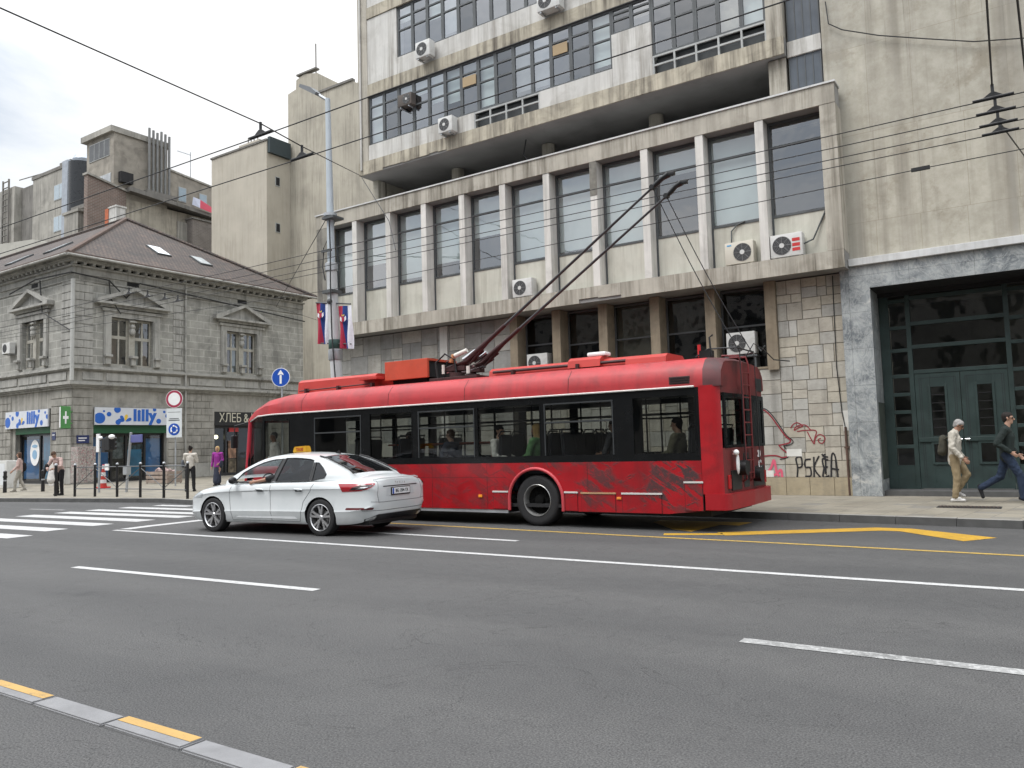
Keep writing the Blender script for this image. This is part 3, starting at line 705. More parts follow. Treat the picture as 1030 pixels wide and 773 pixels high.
# ------------------------------------------------------------------ air conditioners (things of their own)
def aircon(name, label, x0, x1, y0, z0, z1, depth=.3, fan='r', badge=None, body=M_WHITE, bracket=False):
    t = thing('air_conditioner', label, 'air conditioner', ((x0+x1)/2, y0+depth/2, z0), 0, 'air conditioner units on the facades')
    w = x1-x0; h = z1-z0
    b = MB().box(-w/2, w/2, -depth/2, depth/2, 0, h, 0, .02).box(-w/2+.04, -w/2+.1, -depth/2+.03, depth/2-.03, -.03, .002).box(w/2-.1, w/2-.04, -depth/2+.03, depth/2-.03, -.03, .002)
    b.build('casing', body, t, 30)
    r = h*.40; cx = (w/2-r-.05) if fan == 'r' else (-w/2+r+.05); yf = -depth/2-.004
    g = MB(); g.cyl((cx, yf+.006, h*.5), (cx, yf-.002, h*.5), r, n=28, mi=0)
    for k in range(1, 7): g.lathe([(r*k/6.5, yf-.012), (r*k/6.5+.006, yf-.012)], (cx, 0, h*.5), 'y', 28, 1)
    for k in range(8):
        a = PI*k/4; g.cyl((cx+r*.2*math.cos(a), yf-.01, h*.5+r*.2*math.sin(a)), (cx+r*math.cos(a), yf-.01, h*.5+r*math.sin(a)), .005, n=5, mi=1)
    g.cyl((cx, yf-.004, h*.5), (cx, yf-.018, h*.5), r*.26, n=16, mi=2)
    g.build('fan_grille', [M_ACDARK, plain('fan_wire', (.2, .2, .2), .5), M_WHITE], t, None, fix=False)
    if badge:
        bx = -w/2+.06 if fan == 'r' else w/2-.04-w*.26
        col = {'red': (.5, .03, .03), 'blue': (.1, .35, .6)}[badge]
        m = MB()
        if badge == 'red':
            for zz in (.62, .40, .2): m.box(bx, bx+w*.24, yf+.002, yf, h*zz, h*(zz+.14))
        else: m.box(bx, bx+w*.16, yf+.002, yf, h*.84, h*.9)
        m.build('badge', plain('badge_'+badge, col, .4), t)
    if bracket:
        MB().box(-w/2+.1, -w/2+.14, -depth/2, depth/2+.05, -.06, -.03).box(w/2-.14, w/2-.1, -depth/2, depth/2+.05, -.06, -.03).build('bracket', M_STEEL, t)
    return t
def pipe(t, pts, r=.02):
    mb = MB().tube([Vector(p)-Vector(t.location) for p in pts], r, 6); mb.build('hose', M_FRAME, t)
a = aircon('ac', 'cream air conditioner on the ledge under the second window from the right end', -6.40, -5.68, 19.54, 5.915, 6.48, .3, 'r', 'blue', surf('cream_enamel', (.56, .53, .45), .4, .06, 2, bump=0))
pipe(a, [(-6.3, 19.8, 6.45), (-6.3, 19.85, 6.85), (-6.15, 19.87, 7.0), (-5.95, 19.87, 7.06)])
a = aircon('ac', 'air conditioner with red label stripes at the right end of the ledge', -5.26, -4.50, 19.54, 5.915, 6.48, .3, 'l', 'red')
pipe(a, [(-4.52, 19.7, 6.2), (-4.3, 19.8, 6.3), (-4.1, 19.87, 6.75), (-3.98, 19.87, 7.0)])
aircon('ac', 'white air conditioner standing on the ledge between two pale fins, left of the trolley poles', -12.88, -12.2, 19.54, 5.915, 6.45, .3, 'l')
aircon('ac', 'white air conditioner in the ground-floor window nearest the ashlar wall, above the bus roof', -12.80, -12.08, 20.1, 3.70, 4.25, .3, 'l')
ob('shelf', MB().box(-12.85, -12.05, 20.08, 20.448, 3.62, 3.665).box(-12.8, -12.76, 20.1, 20.44, 3.33, 3.62).box(-12.14, -12.1, 20.1, 20.44, 3.33, 3.62), M_FRAME)
ob('shelf', MB().box(-6.72, -5.88, 20.08, 20.448, 3.62, 3.665).box(-6.68, -6.64, 20.1, 20.44, 3.33, 3.62).box(-5.95, -5.91, 20.1, 20.44, 3.33, 3.62), M_FRAME)
a = aircon('ac', 'white air conditioner in the ground-floor window above the rear end of the trolleybus', -6.66, -5.92, 20.1, 3.70, 4.27, .3, 'l')
pipe(a, [(-5.92, 20.25, 3.9), (-5.80, 20.2, 3.74), (-5.68, 20.1, 3.86)])
aircon('ac', 'white air conditioner on the upper parapet near the left corner of the office block', -16.47, -15.86, 19.55, 14.38, 14.92, .28, 'l', bracket=True)
aircon('ac', 'white air conditioner hung on the lowest white parapet, left of the pale metal grid', -15.62, -15.05, 19.6, 11.64, 12.14, .3, 'l', bracket=True)
aircon('ac', 'sooty dark air conditioner stuck in the panes at the left end of a window band', -17.45, -16.85, 19.74, 13.05, 13.46, .26, 'r', body=surf('sooty_casing', (.10, .085, .075), .7, .3, 5), bracket=True)
aircon('ac', 'white air conditioner under the highest window row, cut by the top edge', -11.72, -10.95, 19.55, 14.38, 14.95, .32, 'l', bracket=True)
# ------------------------------------------------------------------ old corner building
def ashlar_paint(name, c1, c2, mort, bw, rh, ms, dark, bump=.5):
    g = G(name); o = g.obj()
    b = g.n('TexBrick', {'Vector': g.wallvec(), 'Scale': 1., 'Color1': (*c1, 1), 'Color2': (*c2, 1), 'Mortar': (*mort, 1), 'Mortar Size': ms, 'Brick Width': bw, 'Row Height': rh, 'Mortar Smooth': .1})
    c = b.outputs[0]
    n = g.noise(o, 2, 7, .65); c = g.mix(g.ramp(n, .35, .7), g.mix(1., c, (.8, .8, .79), 'MULTIPLY'), g.mix(1., c, (1.12, 1.12, 1.1), 'MULTIPLY'))
    d = g.ramp(g.noise(o, .6, 8, .7, .8), .52, .68); c = g.mix(g.m('MULTIPLY', d, .5), c, dark)
    st = g.ramp(g.noise(g.scale(o, (2, 2, .12)), 1.5, 5, .6), .55, .75); c = g.mix(g.m('MULTIPLY', st, .45), c, dark)
    g.bsdf(Base_Color=c, Roughness=.88, Normal=g.bump(b.outputs['Fac'], -bump, .02)); return g.mat
M_CUP = ashlar_paint('grey_block_render', (.345, .338, .312), (.285, .28, .258), (.46, .452, .42), .95, .43, .018, (.08, .08, .075))
M_CTRIM = surf('grey_trim_render', (.37, .362, .335), .88, .16, 2, dark=(.07, .07, .065), damt=.45, ds=1.1, streak=.6, bump=.25)
M_CRUST = surf('rusticated_render', (.335, .322, .29), .9, .18, 1.6, dark=(.06, .058, .05), damt=.5, ds=.9, streak=.6, bump=.25)
M_CGROOVE = plain('render_groove', (.075, .072, .066), .95)
M_WINF = surf('old_window_paint', (.36, .345, .30), .7, .15, 5, dark=(.16, .14, .11), damt=.5, ds=3, bump=.05)
def tile_mat():
    g = G('old_roof_tiles'); o = g.obj()
    x, y, z = g.sep(o); k = g.m('GREATER_THAN', g.m('ABSOLUTE', g.sep(g.n('NewGeometry').outputs['Normal'])[0]), g.m('ABSOLUTE', g.sep(g.n('NewGeometry').outputs['Normal'])[1]))
    u = g.m('ADD', g.m('MULTIPLY', k, y), g.m('MULTIPLY', g.m('SUBTRACT', 1., k), x))
    b = g.n('TexBrick', {'Vector': g.comb(u, g.m('MULTIPLY', z, 1.85)), 'Scale': 1., 'Color1': (.095, .072, .060, 1), 'Color2': (.060, .050, .045, 1), 'Mortar': (.022, .018, .017, 1), 'Mortar Size': .025, 'Brick Width': .24, 'Row Height': .30, 'Bias': .0})
    c = b.outputs[0]
    c = g.mix(g.ramp(g.noise(o, .7, 7, .7), .35, .7), g.mix(1., c, (.72, .74, .76), 'MULTIPLY'), g.mix(1., c, (1.3, 1.2, 1.15), 'MULTIPLY'))
    c = g.mix(g.m('MULTIPLY', g.ramp(g.noise(o, 1.7, 6, .7), .56, .7), .5), c, (.055, .058, .048))
    g.bsdf(Base_Color=c, Roughness=.85, Normal=g.bump(b.outputs['Fac'], -.7, .03)); return g.mat
M_TILE = tile_mat()
M_TERRA = surf('terracotta_edge', (.125, .09, .075), .85, .3, 3, dark=(.1, .06, .05), damt=.4, ds=2)
M_SHOPGL = glass('shop_glass', (.42, .55, .62), .02, .1, 1.6)
M_SHOPBLUE = surf('shop_interior_blue', (.02, .14, .28), .6, .6, .9, dark=(.01, .03, .05), damt=.8, ds=.8, bump=0)
M_SHOPGREEN = surf('shop_green_fascia', (.015, .085, .035), .5, .1, 2, bump=0)
M_SHOPBLACK = surf('bakery_black', (.014, .014, .015), .4, .2, 3, bump=0)

CX0, CY0 = -42.4, 21.9
CB = thing('corner_building', 'old grey two-storey corner house with pedimented windows and a brown tiled hip roof', 'building', (-46, 26, .13))
def cb(name, mb, mats, smooth=None, parent=CB): return mb.build(name, mats, parent, smooth, world=True)
YE = 37.65; XW = -72.0
# the two street faces as frames: R = right face (+X), F = front face (-Y); u along the face, d outwards
def R3(u, z, d): return (CX0+d, u, z)
def F3(u, z, d): return (u, CY0-d, z)
def fbox(mb, face, u0, u1, z0, z1, d0, d1, mi=0, bv=0):
    if face == 'R': return mb.box(CX0+d0, CX0+d1, u0, u1, z0, z1, mi, bv)
    return mb.box(u0, u1, CY0-d1, CY0-d0, z0, z1, mi, bv)
def wall_with_holes(mb, face, u0, u1, z0, z1, holes, t=.4, mi=0):
    """holes: sorted list of (u0,u1,z0,z1)"""
    us = sorted({u0, u1, *[h[0] for h in holes], *[h[1] for h in holes]})
    for a, b in zip(us[:-1], us[1:]):
        hs = sorted([h for h in holes if h[0] < (a+b)/2 < h[1]], key=lambda h: h[2]); z = z0
        for h in hs:
            if h[2] > z: fbox(mb, face, a, b, z, h[2], -t, 0, mi)
            z = h[3]
        if z < z1: fbox(mb, face, a, b, z, z1, -t, 0, mi)
    return mb
RW = [(23.94, 26.42), (31.40, 33.70)]; FW = [(-47.85, -45.37), (-55.2, -52.7)]
ZS, ZT = 6.55, 9.22
cb('wall', wall_with_holes(MB(), 'R', CY0, YE, 6.34, 11.7, [(a, b, ZS, ZT) for a, b in RW]), M_CUP)
cb('wall', wall_with_holes(MB(), 'F', XW, CX0-.4, 6.34, 11.7, [(a, b, ZS, ZT) for a, b in FW[::-1]]), M_CUP)
RS = [(23.03, 27.34, .13, 4.22), (30.54, 34.6, .13, 4.10)]; FS = [(-49.0, -44.62, .13, 4.22)]
cb('wall', wall_with_holes(MB(), 'R', CY0, YE, .12, 6.338, RS, .5), M_CRUST)
cb('wall', wall_with_holes(MB(), 'F', XW, CX0-.5, .12, 6.338, FS, .5), M_CRUST)
cb('wall', MB().box(XW, CX0-.5, YE-.4, YE, .12, 11.7).box(XW, XW+.4, CY0+.5, YE, .12, 11.7), M_CUP)
cb('room', MB().box(XW+.6, CX0-.9, CY0+1.4, CY0+1.5, .13, 11.5).box(CX0-1.5, CX0-1.4, CY0+1.6, YE-.6, .13, 11.5).box(XW+.6, CX0-1.5, CY0+1.6, YE-.6, 6.0, 6.2), M_INT)
# rusticated courses on the ground floor
def courses(name, face, spans, z0, z1, h, seed, m):
    for i, sp in enumerate(spans): cb(name, courses1(face, [sp], z0, z1, h, seed+i*7), m)
def courses1(face, spans, z0, z1, h, seed):
    r = random.Random(seed); mb = MB()
    for a, b in spans:
        z = z0; k = 0
        while z < z1-.1:
            zz = min(z+h, z1); u = a - (.0 if k % 2 else .55)
            while u < b:
                e = min(u+1.1, b); s = max(u, a)
                if e-s > .05: fbox(mb, face, s+.012, e-.012, z+.02, zz-.02, 0, .035+r.uniform(-.005, .005), 0, .014)
                u += 1.1
            z = zz; k += 1
    return mb
courses('rusticated_stone', 'R', [(CY0, 22.98), (27.4, 30.5), (34.65, YE)], 1.0, 5.1, .41, 1, M_CRUST)
courses('rusticated_stone', 'F', [(XW, -49.05), (-44.57, CX0)], 1.0, 5.1, .41, 2, M_CRUST)
courses('plinth', 'R', [(CY0, 22.98), (27.4, 30.5), (34.65, YE)], .13, 1.0, .87, 3, M_CTRIM)
courses('plinth', 'F', [(XW, -49.05), (-44.57, CX0)], .13, 1.0, .87, 4, M_CTRIM)
# upper quoins at the corner and bay edges
courses('quoin', 'R', [(CY0, 22.95), (27.7, 28.4)], 6.5, 11.0, .43, 5, M_CTRIM)
courses('quoin', 'F', [(-43.6, CX0)], 6.5, 11.0, .43, 6, M_CTRIM)
# ledges and frieze between the storeys, cornice with blocks
def course(name, prof, m=M_CTRIM):
    """moulding that runs round the corner; prof = (d0,d1,z0,z1) boxes"""
    mb = MB()
    for d, z0, z1 in prof:
        mb.box(CX0-.02, CX0+d, CY0-d, YE, z0, z1).box(XW, CX0-.021, CY0-d, CY0+.02, z0+.001, z1-.001)
    return cb(name, mb, m)
course('string_course', [(.10, 6.18, 6.24), (.18, 6.241, 6.33), (.13, 6.331, 6.40)])
course('string_course', [(.10, 5.2, 5.30), (.20, 5.301, 5.38), (.30, 5.381, 5.50), (.16, 5.501, 5.56)])
for a, b in ((22.4, 23.5), (23.7, 26.7), (26.9, 28.2), (28.8, 31.1), (31.3, 33.8), (34.0, 37.4)): cb('frieze_panel', fbox(MB(), 'R', a, b, 5.66, 6.08, 0, .05, 0, .02), M_CTRIM)
for a, b in ((-44.9, -43.0), (-48.2, -45.1), (-51.0, -48.4), (-55, -51.2)): cb('frieze_panel', fbox(MB(), 'F', a, b, 5.66, 6.08, 0, .05, 0, .02), M_CTRIM)
course('cornice', [(.06, 10.98, 11.06), (.08, 11.35, 11.70), (.22, 11.701, 11.80), (.42, 11.94, 12.02), (.52, 12.021, 12.16), (.58, 12.161, 12.22)])
cbm = MB().box(0, .38, 0, .16, 0, .139).mesh('cornice_bracket', [M_CTRIM])
def bracket(x, y, r):
    o = bpy.data.objects.new('cornice_bracket', cbm); COL.objects.link(o); o.parent = CB; o.location = Vector((x, y, 11.80))-Vector(CB.location); o.rotation_euler.z = r
y = CY0-.2
while y < YE: bracket(CX0, y, 0); y += .5
x = CX0-.3
while x > -53.5: bracket(x-.16, CY0, -PI/2); x -= .5
for u in (25.2, 32.6): cb('attic_vent', fbox(MB(), 'R', u-.35, u+.35, 11.1, 11.32, .0, .012), M_DARK)
for u in (-46.6, -54.0): cb('attic_vent', fbox(MB(), 'F', u-.35, u+.35, 11.1, 11.32, .0, .012), M_DARK)
# roof
EO = .66
e = [(XW, CY0-EO, 12.2), (CX0+EO, CY0-EO, 12.2), (CX0+EO, YE+EO, 12.2), (XW, YE+EO, 12.2)]
rx, ry, rz = -51.1, 29.8, 17.6
mb = MB(); mb.add(e+[(rx, ry, rz), (XW, ry, rz)], [(0, 1, 4, 5), (1, 2, 4), (2, 3, 5, 4), (3, 0, 5)])
roof = cb('roof', mb, M_TILE)
def roofpart(name, mb, m): 
    o = mb.build(name, m); o.parent = roof
    for v in o.data.vertices: v.co = pmat(CB).inverted() @ v.co
    return o
roofpart('hip_tiles', MB().tube([(CX0+EO, CY0-EO, 12.25), (rx, ry, rz+.06)], .13, 6), M_TERRA)
roofpart('hip_tiles', MB().tube([(CX0+EO, YE+EO, 12.25), (rx, ry, rz+.06)], .13, 6), M_TILE)
roofpart('ridge_tiles', MB().tube([(rx, ry, rz+.05), (XW, ry, rz+.05)], .14, 6), M_TILE)
mb = MB(); 
mb.box(CX0+EO-.02, CX0+EO+.09, CY0-EO-.09, YE+EO, 12.14, 12.30).box(XW, CX0+EO-.021, CY0-EO-.09, CY0-EO+.02, 12.141, 12.299)
roofpart('eaves_edge', mb, M_TERRA)
roofpart('gutter', MB().tube([(CX0+EO+.14, CY0-EO-.1, 12.14), (CX0+EO+.14, YE+EO, 12.14)], .075, 8).tube([(CX0+EO+.1, CY0-EO-.14, 12.14), (XW, CY0-EO-.14, 12.14)], .075, 8), M_CTRIM)
M_SKY = plain('skylight_pane', (.62, .66, .70), .15, spec=.8)
def skylight(face, u, f, w, l, m):
    if face == 'R':
        n = Vector((rz-12.2, 0, -(rx-(CX0+EO)))).normalized()     # outward normal of the right slope
        base = Vector((CX0+EO, u, 12.2)); up = Vector((rx-(CX0+EO), 0, rz-12.2)); side = Vector((0, 1, 0))
    else:
        n = Vector((0, -(rz-12.2), ry-(CY0-EO))).normalized()
        base = Vector((u, CY0-EO, 12.2)); up = Vector((0, ry-(CY0-EO), rz-12.2)); side = Vector((1, 0, 0))
    c = base+up*f; u2 = up.normalized()
    P = lambda a, b, h: c+side*a+u2*b+n*h
    mb = MB()
    vs = [P(sx*w/2, sy*l/2, h) for h in (-.05, .10) for sx, sy in ((-1, -1), (1, -1), (1, 1), (-1, 1))]
    mb.add(vs, [(0, 1, 5, 4), (1, 2, 6, 5), (2, 3, 7, 6), (3, 0, 4, 7), (4, 5, 6, 7)])
    s = roofpart('skylight', mb, M_FRAME)
    q = MB().quad(P(-w/2+.07, -l/2+.07, .105), P(w/2-.07, -l/2+.07, .105), P(w/2-.07, l/2-.07, .105), P(-w/2+.07, l/2-.07, .105))
    o = q.build('pane', m); o.parent = s
    for v in o.data.vertices: v.co = pmat(CB).inverted() @ v.co
skylight('R', 28.55, .375, .95, 1.5, M_SKY); skylight('R', 31.3, .335, .9, 1.4, plain('skylight_dull', (.30, .33, .34), .2, spec=.7))
skylight('F', -49.6, .40, .9, 1.6, plain('skylight_grey', (.34, .37, .39), .15, spec=.8)); skylight('F', -54.5, .40, .9, 1.6, plain('skylight_grey2', (.30, .33, .35), .15, spec=.8))
roofpart('chimney', MB().box(-53.0, -52.1, 29.7, 30.4, 16.2, 18.7).box(-53.06, -52.04, 29.66, 30.44, 18.7, 18.82), M_PANEL)
roofpart('chimney', MB().box(-53.5, -53.08, 29.7, 30.4, 16.2, 18.75), surf('orange_brick', (.45, .13, .06), .85, .2, 4))
# windows with surrounds, pediments and little consoles
def old_window(face, a, b, seed):
    r = random.Random(seed); c = (a+b)/2; mb = MB()
    d0, d1 = -.26, -.18
    for s0, s1 in ((a+.02, c-.17), (c+.17, b-.02)):
        for u0, u1, z0, z1 in ((s0, s0+.09, ZS, ZT), (s1-.09, s1, ZS, ZT)): fbox(mb, face, u0, u1, z0, z1, d0, d1)
        m = (s0+s1)/2
        fbox(mb, face, m-.045, m+.045, ZS, ZT, d0+.004, d1-.004)
        for z0, z1 in ((ZS, ZS+.1), (8.05, 8.22), (ZT-.12, ZT)): fbox(mb, face, s0+.09, s1-.09, z0, z1, d0+.002, d1-.002)
    fbox(mb, face, c-.17, c+.17, ZS, ZT, -.4, -.04)
    w = cb('window', mb, M_WINF)
    def ch(name, mb, m):
        o = mb.build(name, m); o.parent = w
        for v in o.data.vertices: v.co = pmat(CB).inverted() @ v.co
    P = R3 if face == 'R' else F3
    ch('pane', MB().quad(P(a, ZS, -.23), P(b, ZS, -.23), P(b, ZT, -.23), P(a, ZT, -.23)), M_GLASS)
    for s0, s1 in ((a, c), (c, b)):
        for q in (0, 1):
            if r.random() < .75:
                u0 = s0+(s1-s0)*(.08+.46*q); u1 = u0+(s1-s0)*.36
                ch('curtain', MB().quad(P(u0, ZS+.02, -.36), P(u1, ZS+.02, -.36), P(u1, 8.1+.9*(r.random() < .3), -.36), P(u0, 8.1, -.36)), r.choice([M_BLIND2, surf('brown_curtain', (.15, .10, .075), .9, .2, 4, bump=0), M_BLIND2]))
    # surround
    sb = MB()
    for u0, u1 in ((a-.42, a), (b, b+.42)):
        fbox(sb, face, u0, u1, ZS, ZT+.30, 0, .09, 0, .01)
        fbox(sb, face, u0+.05, u1-.05, ZS+.45, ZT-.05, .091, .13, 0, .01)
    fbox(sb, face, a-.001, b+.001, ZT, ZT+.30, -.2, .088); fbox(sb, face, a-.55, b+.55, ZT+.301, ZT+.46, 0, .16, 0, .01)
    ch('surround', sb, M_CTRIM)
    pd = MB(); w2 = (b-a)/2+.98; z0 = 9.88
    fbox(pd, face, c-w2, c+w2, z0, z0+.13, 0, .42, 0, .01)
    for s in (-1, 1):
        pts = [(c+s*w2, z0+.131), (c+s*(w2-.02), z0+.25), (c, z0+1.10), (c, z0+.92), (c+s*(w2-.42), z0+.131)]
        if face == 'R': pd.prism([(p[0], p[1]) for p in pts], CX0, CX0+.40, 'x')
        else: pd.prism([(p[0], p[1]) for p in pts], CY0-.40, CY0, 'y')
    pts = [(c-w2+.3, z0+.14), (c+w2-.3, z0+.14), (c, z0+.95)]
    if face == 'R': pd.prism(pts, CX0+.01, CX0+.12, 'x')
    else: pd.prism(pts, CY0-.12, CY0-.01, 'y')
    fbox(pd, face, c-w2+.3, c+w2-.3, z0-.14, z0-.001, 0, .2)
    ch('pediment', pd, M_CTRIM)
    for u in (a-.22, c, b+.22):
        k = MB(); fbox(k, face, u-.2, u+.2, ZS+.42, ZS+.55, .0, .30, 0, .02); fbox(k, face, u-.13, u+.13, ZS+.02, ZS+.42, .0, .2, 0, .03)
        ch('console', k, M_CTRIM)
    # carved figure on the centre post
    k = MB(); p = P(c, 8.78, .05); k.ball(p, .15, sub=2); p = P(c, 8.5, .02); k.ball(p, .17, 1, 1, 1.5); fbox(k, face, c-.2, c+.2, 9.02, 9.12, -.02, .14, 0, .02)
    ch('carving', k, M_CTRIM)
for i, (a, b) in enumerate(RW): old_window('R', a, b, 3+i)
for i, (a, b) in enumerate(FW): old_window('F', a, b, 8+i)
cb('downpipe', MB().tube([(CX0+.12, 28.48, 12.1), (CX0+.12, 28.48, .2)], .06, 8), M_CTRIM)
cb('downpipe', MB().tube([(CX0+.10, CY0-.10, 11.0), (CX0+.10, CY0-.10, 5.6)], .11, 8), surf('pale_pipe', (.42, .42, .40), .7, .1, 2))
# loose cables draped over the corner
cb('cable', MB().tube([(CX0-6, CY0-.5, 10.9), (CX0-3.2, CY0-.45, 11.35), (CX0+.3, CY0-.3, 11.3), (CX0+.2, CY0+1.8, 11.2), (CX0+.2, CY0+2.8, 10.35), (CX0+.2, CY0+3.6, 11.3), (CX0+.2, YE, 10.5)], .04, 6), M_CABLE)
cb('cable', MB().tube([(CX0-3.0, CY0-.3, 11.3), (CX0-2.7, CY0-.3, 9.5), (CX0+.1, CY0-.15, 8.2)], .035, 6), M_CABLE)
cb('cable', MB().tube([(CX0+.2, CY0+1.8, 11.2), (CX0+.2, CY0+1.9, 10.2), (CX0+.2, CY0+2.5, 9.4)], .03, 6), M_CABLE)
# shops
def shop_front(face, a, b, z0, z1, doors, fascia):
    mb = MB(); t = .12
    for u in [a, b-t]+doors: fbox(mb, face, u, u+t, z0, z1, -.42, -.30)
    fbox(mb, face, a+t, b-t, z1-t, z1, -.419, -.301); fbox(mb, face, a+t, b-t, z0, z0+.18, -.419, -.301)
    s = cb('shopfront', mb, M_BLACK)
    P = R3 if face == 'R' else F3
    def ch(name, mb, m):
        o = mb.build(name, m); o.parent = s
        for v in o.data.vertices: v.co = pmat(CB).inverted() @ v.co
    ch('pane', MB().quad(P(a+t, z0+.18, -.36), P(b-t, z0+.18, -.36), P(b-t, z1-t, -.36), P(a+t, z1-t, -.36)), M_SHOPGL)
    if fascia: ch('fascia', fbox(MB(), face, a+.01, b-.01, z1, 3.24, -.45, -.04), fascia)
    return ch, P
M_POST = [surf('poster_blue', (.03, .26, .55), .5, .3, 2, bump=0), surf('poster_teal', (.05, .34, .50), .5, .5, 1.1, bump=0), surf('shelf_goods', (.30, .24, .20), .7, .9, 5, bump=0)]
ch, P = shop_front('R', 23.03, 27.34, .13, 2.80, [24.15, 25.0, 26.1], M_SHOPGREEN)
for u0, u1, z0, z1, m in ((23.2, 24.1, .4, 2.6, M_POST[0]), (25.15, 26.05, .4, 1.9, M_POST[1]), (26.2, 27.2, .4, 2.5, M_POST[0]), (24.3, 24.95, 1.4, 2.3, M_POST[2])):
    ch('poster', MB().quad(P(u0, z0, -.44), P(u1, z0, -.44), P(u1, z1, -.44), P(u0, z1, -.44)), m)
for z in (1.0, 1.45, 1.9, 2.3):
    mb = MB(); 
    for k in range(14): fbox(mb, 'R', 23.4+k*.26, 23.4+k*.26+.2, z, z+random.uniform(.15, .32), -1.0, -.8)
    ch('goods', mb, random.choice([M_POST[2], surf('goods%d' % int(z*10), (random.uniform(.1, .5), random.uniform(.1, .35), random.uniform(.1, .4)), .6, .6, 6, bump=0)]))
ch, P = shop_front('F', -48.6, -44.62, .13, 2.90, [-46.4], M_SHOPGREEN)
cb('pier', fbox(MB(), 'F', -49.0, -48.6, .13, 4.2, -.45, -.05), M_CRUST)
for u0, u1, z0, z1, m in ((-48.4, -46.6, .4, 2.6, M_POST[0]), (-46.2, -44.8, .4, 2.7, M_POST[1])):
    ch('poster', MB().quad(P(u0, z0, -.44), P(u1, z0, -.44), P(u1, z1, -.44), P(u0, z1, -.44)), m)
def oval(mb, c, ax, az, d, face, n=28, mi=0, ring=0):
    pts = [(c[0]+ax*math.cos(2*PI*i/n), c[1]+az*math.sin(2*PI*i/n)) for i in range(n)]
    if face == 'R': mb.prism(pts, CX0+d, CX0+d+.008, 'x', mi)
    else: mb.prism(pts, CY0-d-.008, CY0-d, 'y', mi)
    return mb
ov = MB(); oval(ov, (-47.0, 1.85), .52, .72, -.35, 'F'); ch('window_sticker', ov, M_SIGNW)
ov = MB(); oval(ov, (-47.0, 2.22), .30, .09, -.338, 'F'); oval(ov, (-47.0, 1.75), .26, .26, -.338, 'F'); ch('sticker_print', ov, plain('pale_blue_print', (.25, .42, .60), .5))
ch, P = shop_front('R', 30.54, 34.6, .13, 3.2, [31.5, 32.4, 33.4], M_SHOPBLACK)
ch('shop_lamp', MB().ball(P(31.15, 2.55, -.7), .13), emit('warm_lamp', (1., .72, .4), 4.))
ch('poster', MB().quad(P(31.75, 1.2, -.30), P(32.35, 1.2, -.30), P(32.35, 2.3, -.30), P(31.75, 2.3, -.30)), surf('bread_poster', (.35, .20, .13), .6, .9, 3, dark=(.04, .03, .03), damt=.8, ds=2, bump=0))
ch('poster', MB().quad(P(31.75, .3, -.30), P(32.35, .3, -.30), P(32.35, 1.15, -.30), P(31.75, 1.15, -.30)), surf('bread_poster2', (.16, .13, .09), .6, .9, 3, bump=0))
ch('red_lettering', fbox(MB(), 'R', 31.8, 32.5, 2.86, 3.12, -.30, -.26), M_RED)

# signs on the facade are things of their own
M_LBLUE = plain('lilly_blue', (.015, .11, .45), .4)
M_LGOLD = plain('lilly_gold', (.72, .48, .06), .4)
M_LWHITE = plain('sign_panel_white', (.58, .60, .64), .4)
def lilly(face, a, b, label, side):
    c = (a+b)/2; zc = 3.73; P = R3 if face == 'R' else F3
    t = thing('shop_sign', label, 'shop sign', P(c, 3.25, .06))
    fbox(MB(), face, a, b, 3.25, 4.20, .05, .14).build('panel', M_LWHITE, t, world=True)
    w = b-a; mb = MB()
    rnd = random.Random(side)
    dots = [(-.44, -.12, .62, 1), (-.385, .26, .12, 0), (-.32, .10, .26, 0), (-.21, .36, .38, 2), (-.20, -.33, .30, 2), (.36, -.26, .30, 2), (.44, .28, .16, 0), (.30, .40, .22, 2), (.485, .05, .26, 3)]
    for fx_, fz, s, k in dots:
        u = a+w*(.5+fx_) if face == 'R' else a+w*(.5+fx_); r = s*.5
        pts = []
        for i in range(28):
            x, z = u+r*math.cos(2*PI*i/28), zc+fz+r*.95*math.sin(2*PI*i/28)
            pts.append((min(max(x, a+.01), b-.01), min(max(z, 3.262), 4.19)))
        cl = []
        for p in pts:
            if not cl or (abs(p[0]-cl[-1][0])+abs(p[1]-cl[-1][1])) > 1e-4: cl.append(p)
        if face == 'R': mb.prism(cl, CX0+.14, CX0+.147, 'x')
        else: mb.prism(cl, CY0-.147, CY0-.14, 'y')
    def petal(ang, m, u, z, l=.42, wd=.10):
        pts = []
        for i in range(16):
            tt = 2*PI*i/16; x, y = l/2*math.cos(tt), wd*math.sin(tt)*(1+.4*math.cos(tt))
            pts.append((u+(x+l*.65)*math.cos(ang)-y*math.sin(ang), z+(x+l*.65)*math.sin(ang)+y*math.cos(ang)))
        q = MB()
        if face == 'R': q.prism(pts, CX0+.14, CX0+.149, 'x')
        else: q.prism(pts, CY0-.149, CY0-.14, 'y')
        return q
    mb.build('logo_marking', M_LBLUE, t, world=True)
    uc, zc2 = a+w*.39, zc-.30
    sc = 1 if face == 'R' else 1
    for ang, m in ((rad(25), M_LBLUE), (rad(75), M_LGOLD), (rad(128), M_LBLUE), (rad(165), M_LBLUE)):
        petal(ang, m, uc, zc2, .36, .085).build('petal', m, t, world=True)
    xdir = (0, 1, 0) if face == 'R' else (1, 0, 0)
    M = pmat(t).inverted() @ frame(P(a+w*.66, zc+.03, .145), xdir, (0, 0, 1))
    text_mesh('lettering', 'lilly', .86, M, M_LBLUE, t, .006, .05, spacing=1.12, sx=1.0)
lilly('R', 23.03, 27.34, 'white and blue pharmacy sign lettered lilly over the shopfront facing the side street', 1)
lilly('F', -49.42, -44.64, 'white and blue pharmacy sign lettered lilly over the shopfront left of the green cross', 2)
M_LGREEN = plain('cross_green', (.07, .24, .07), .5)
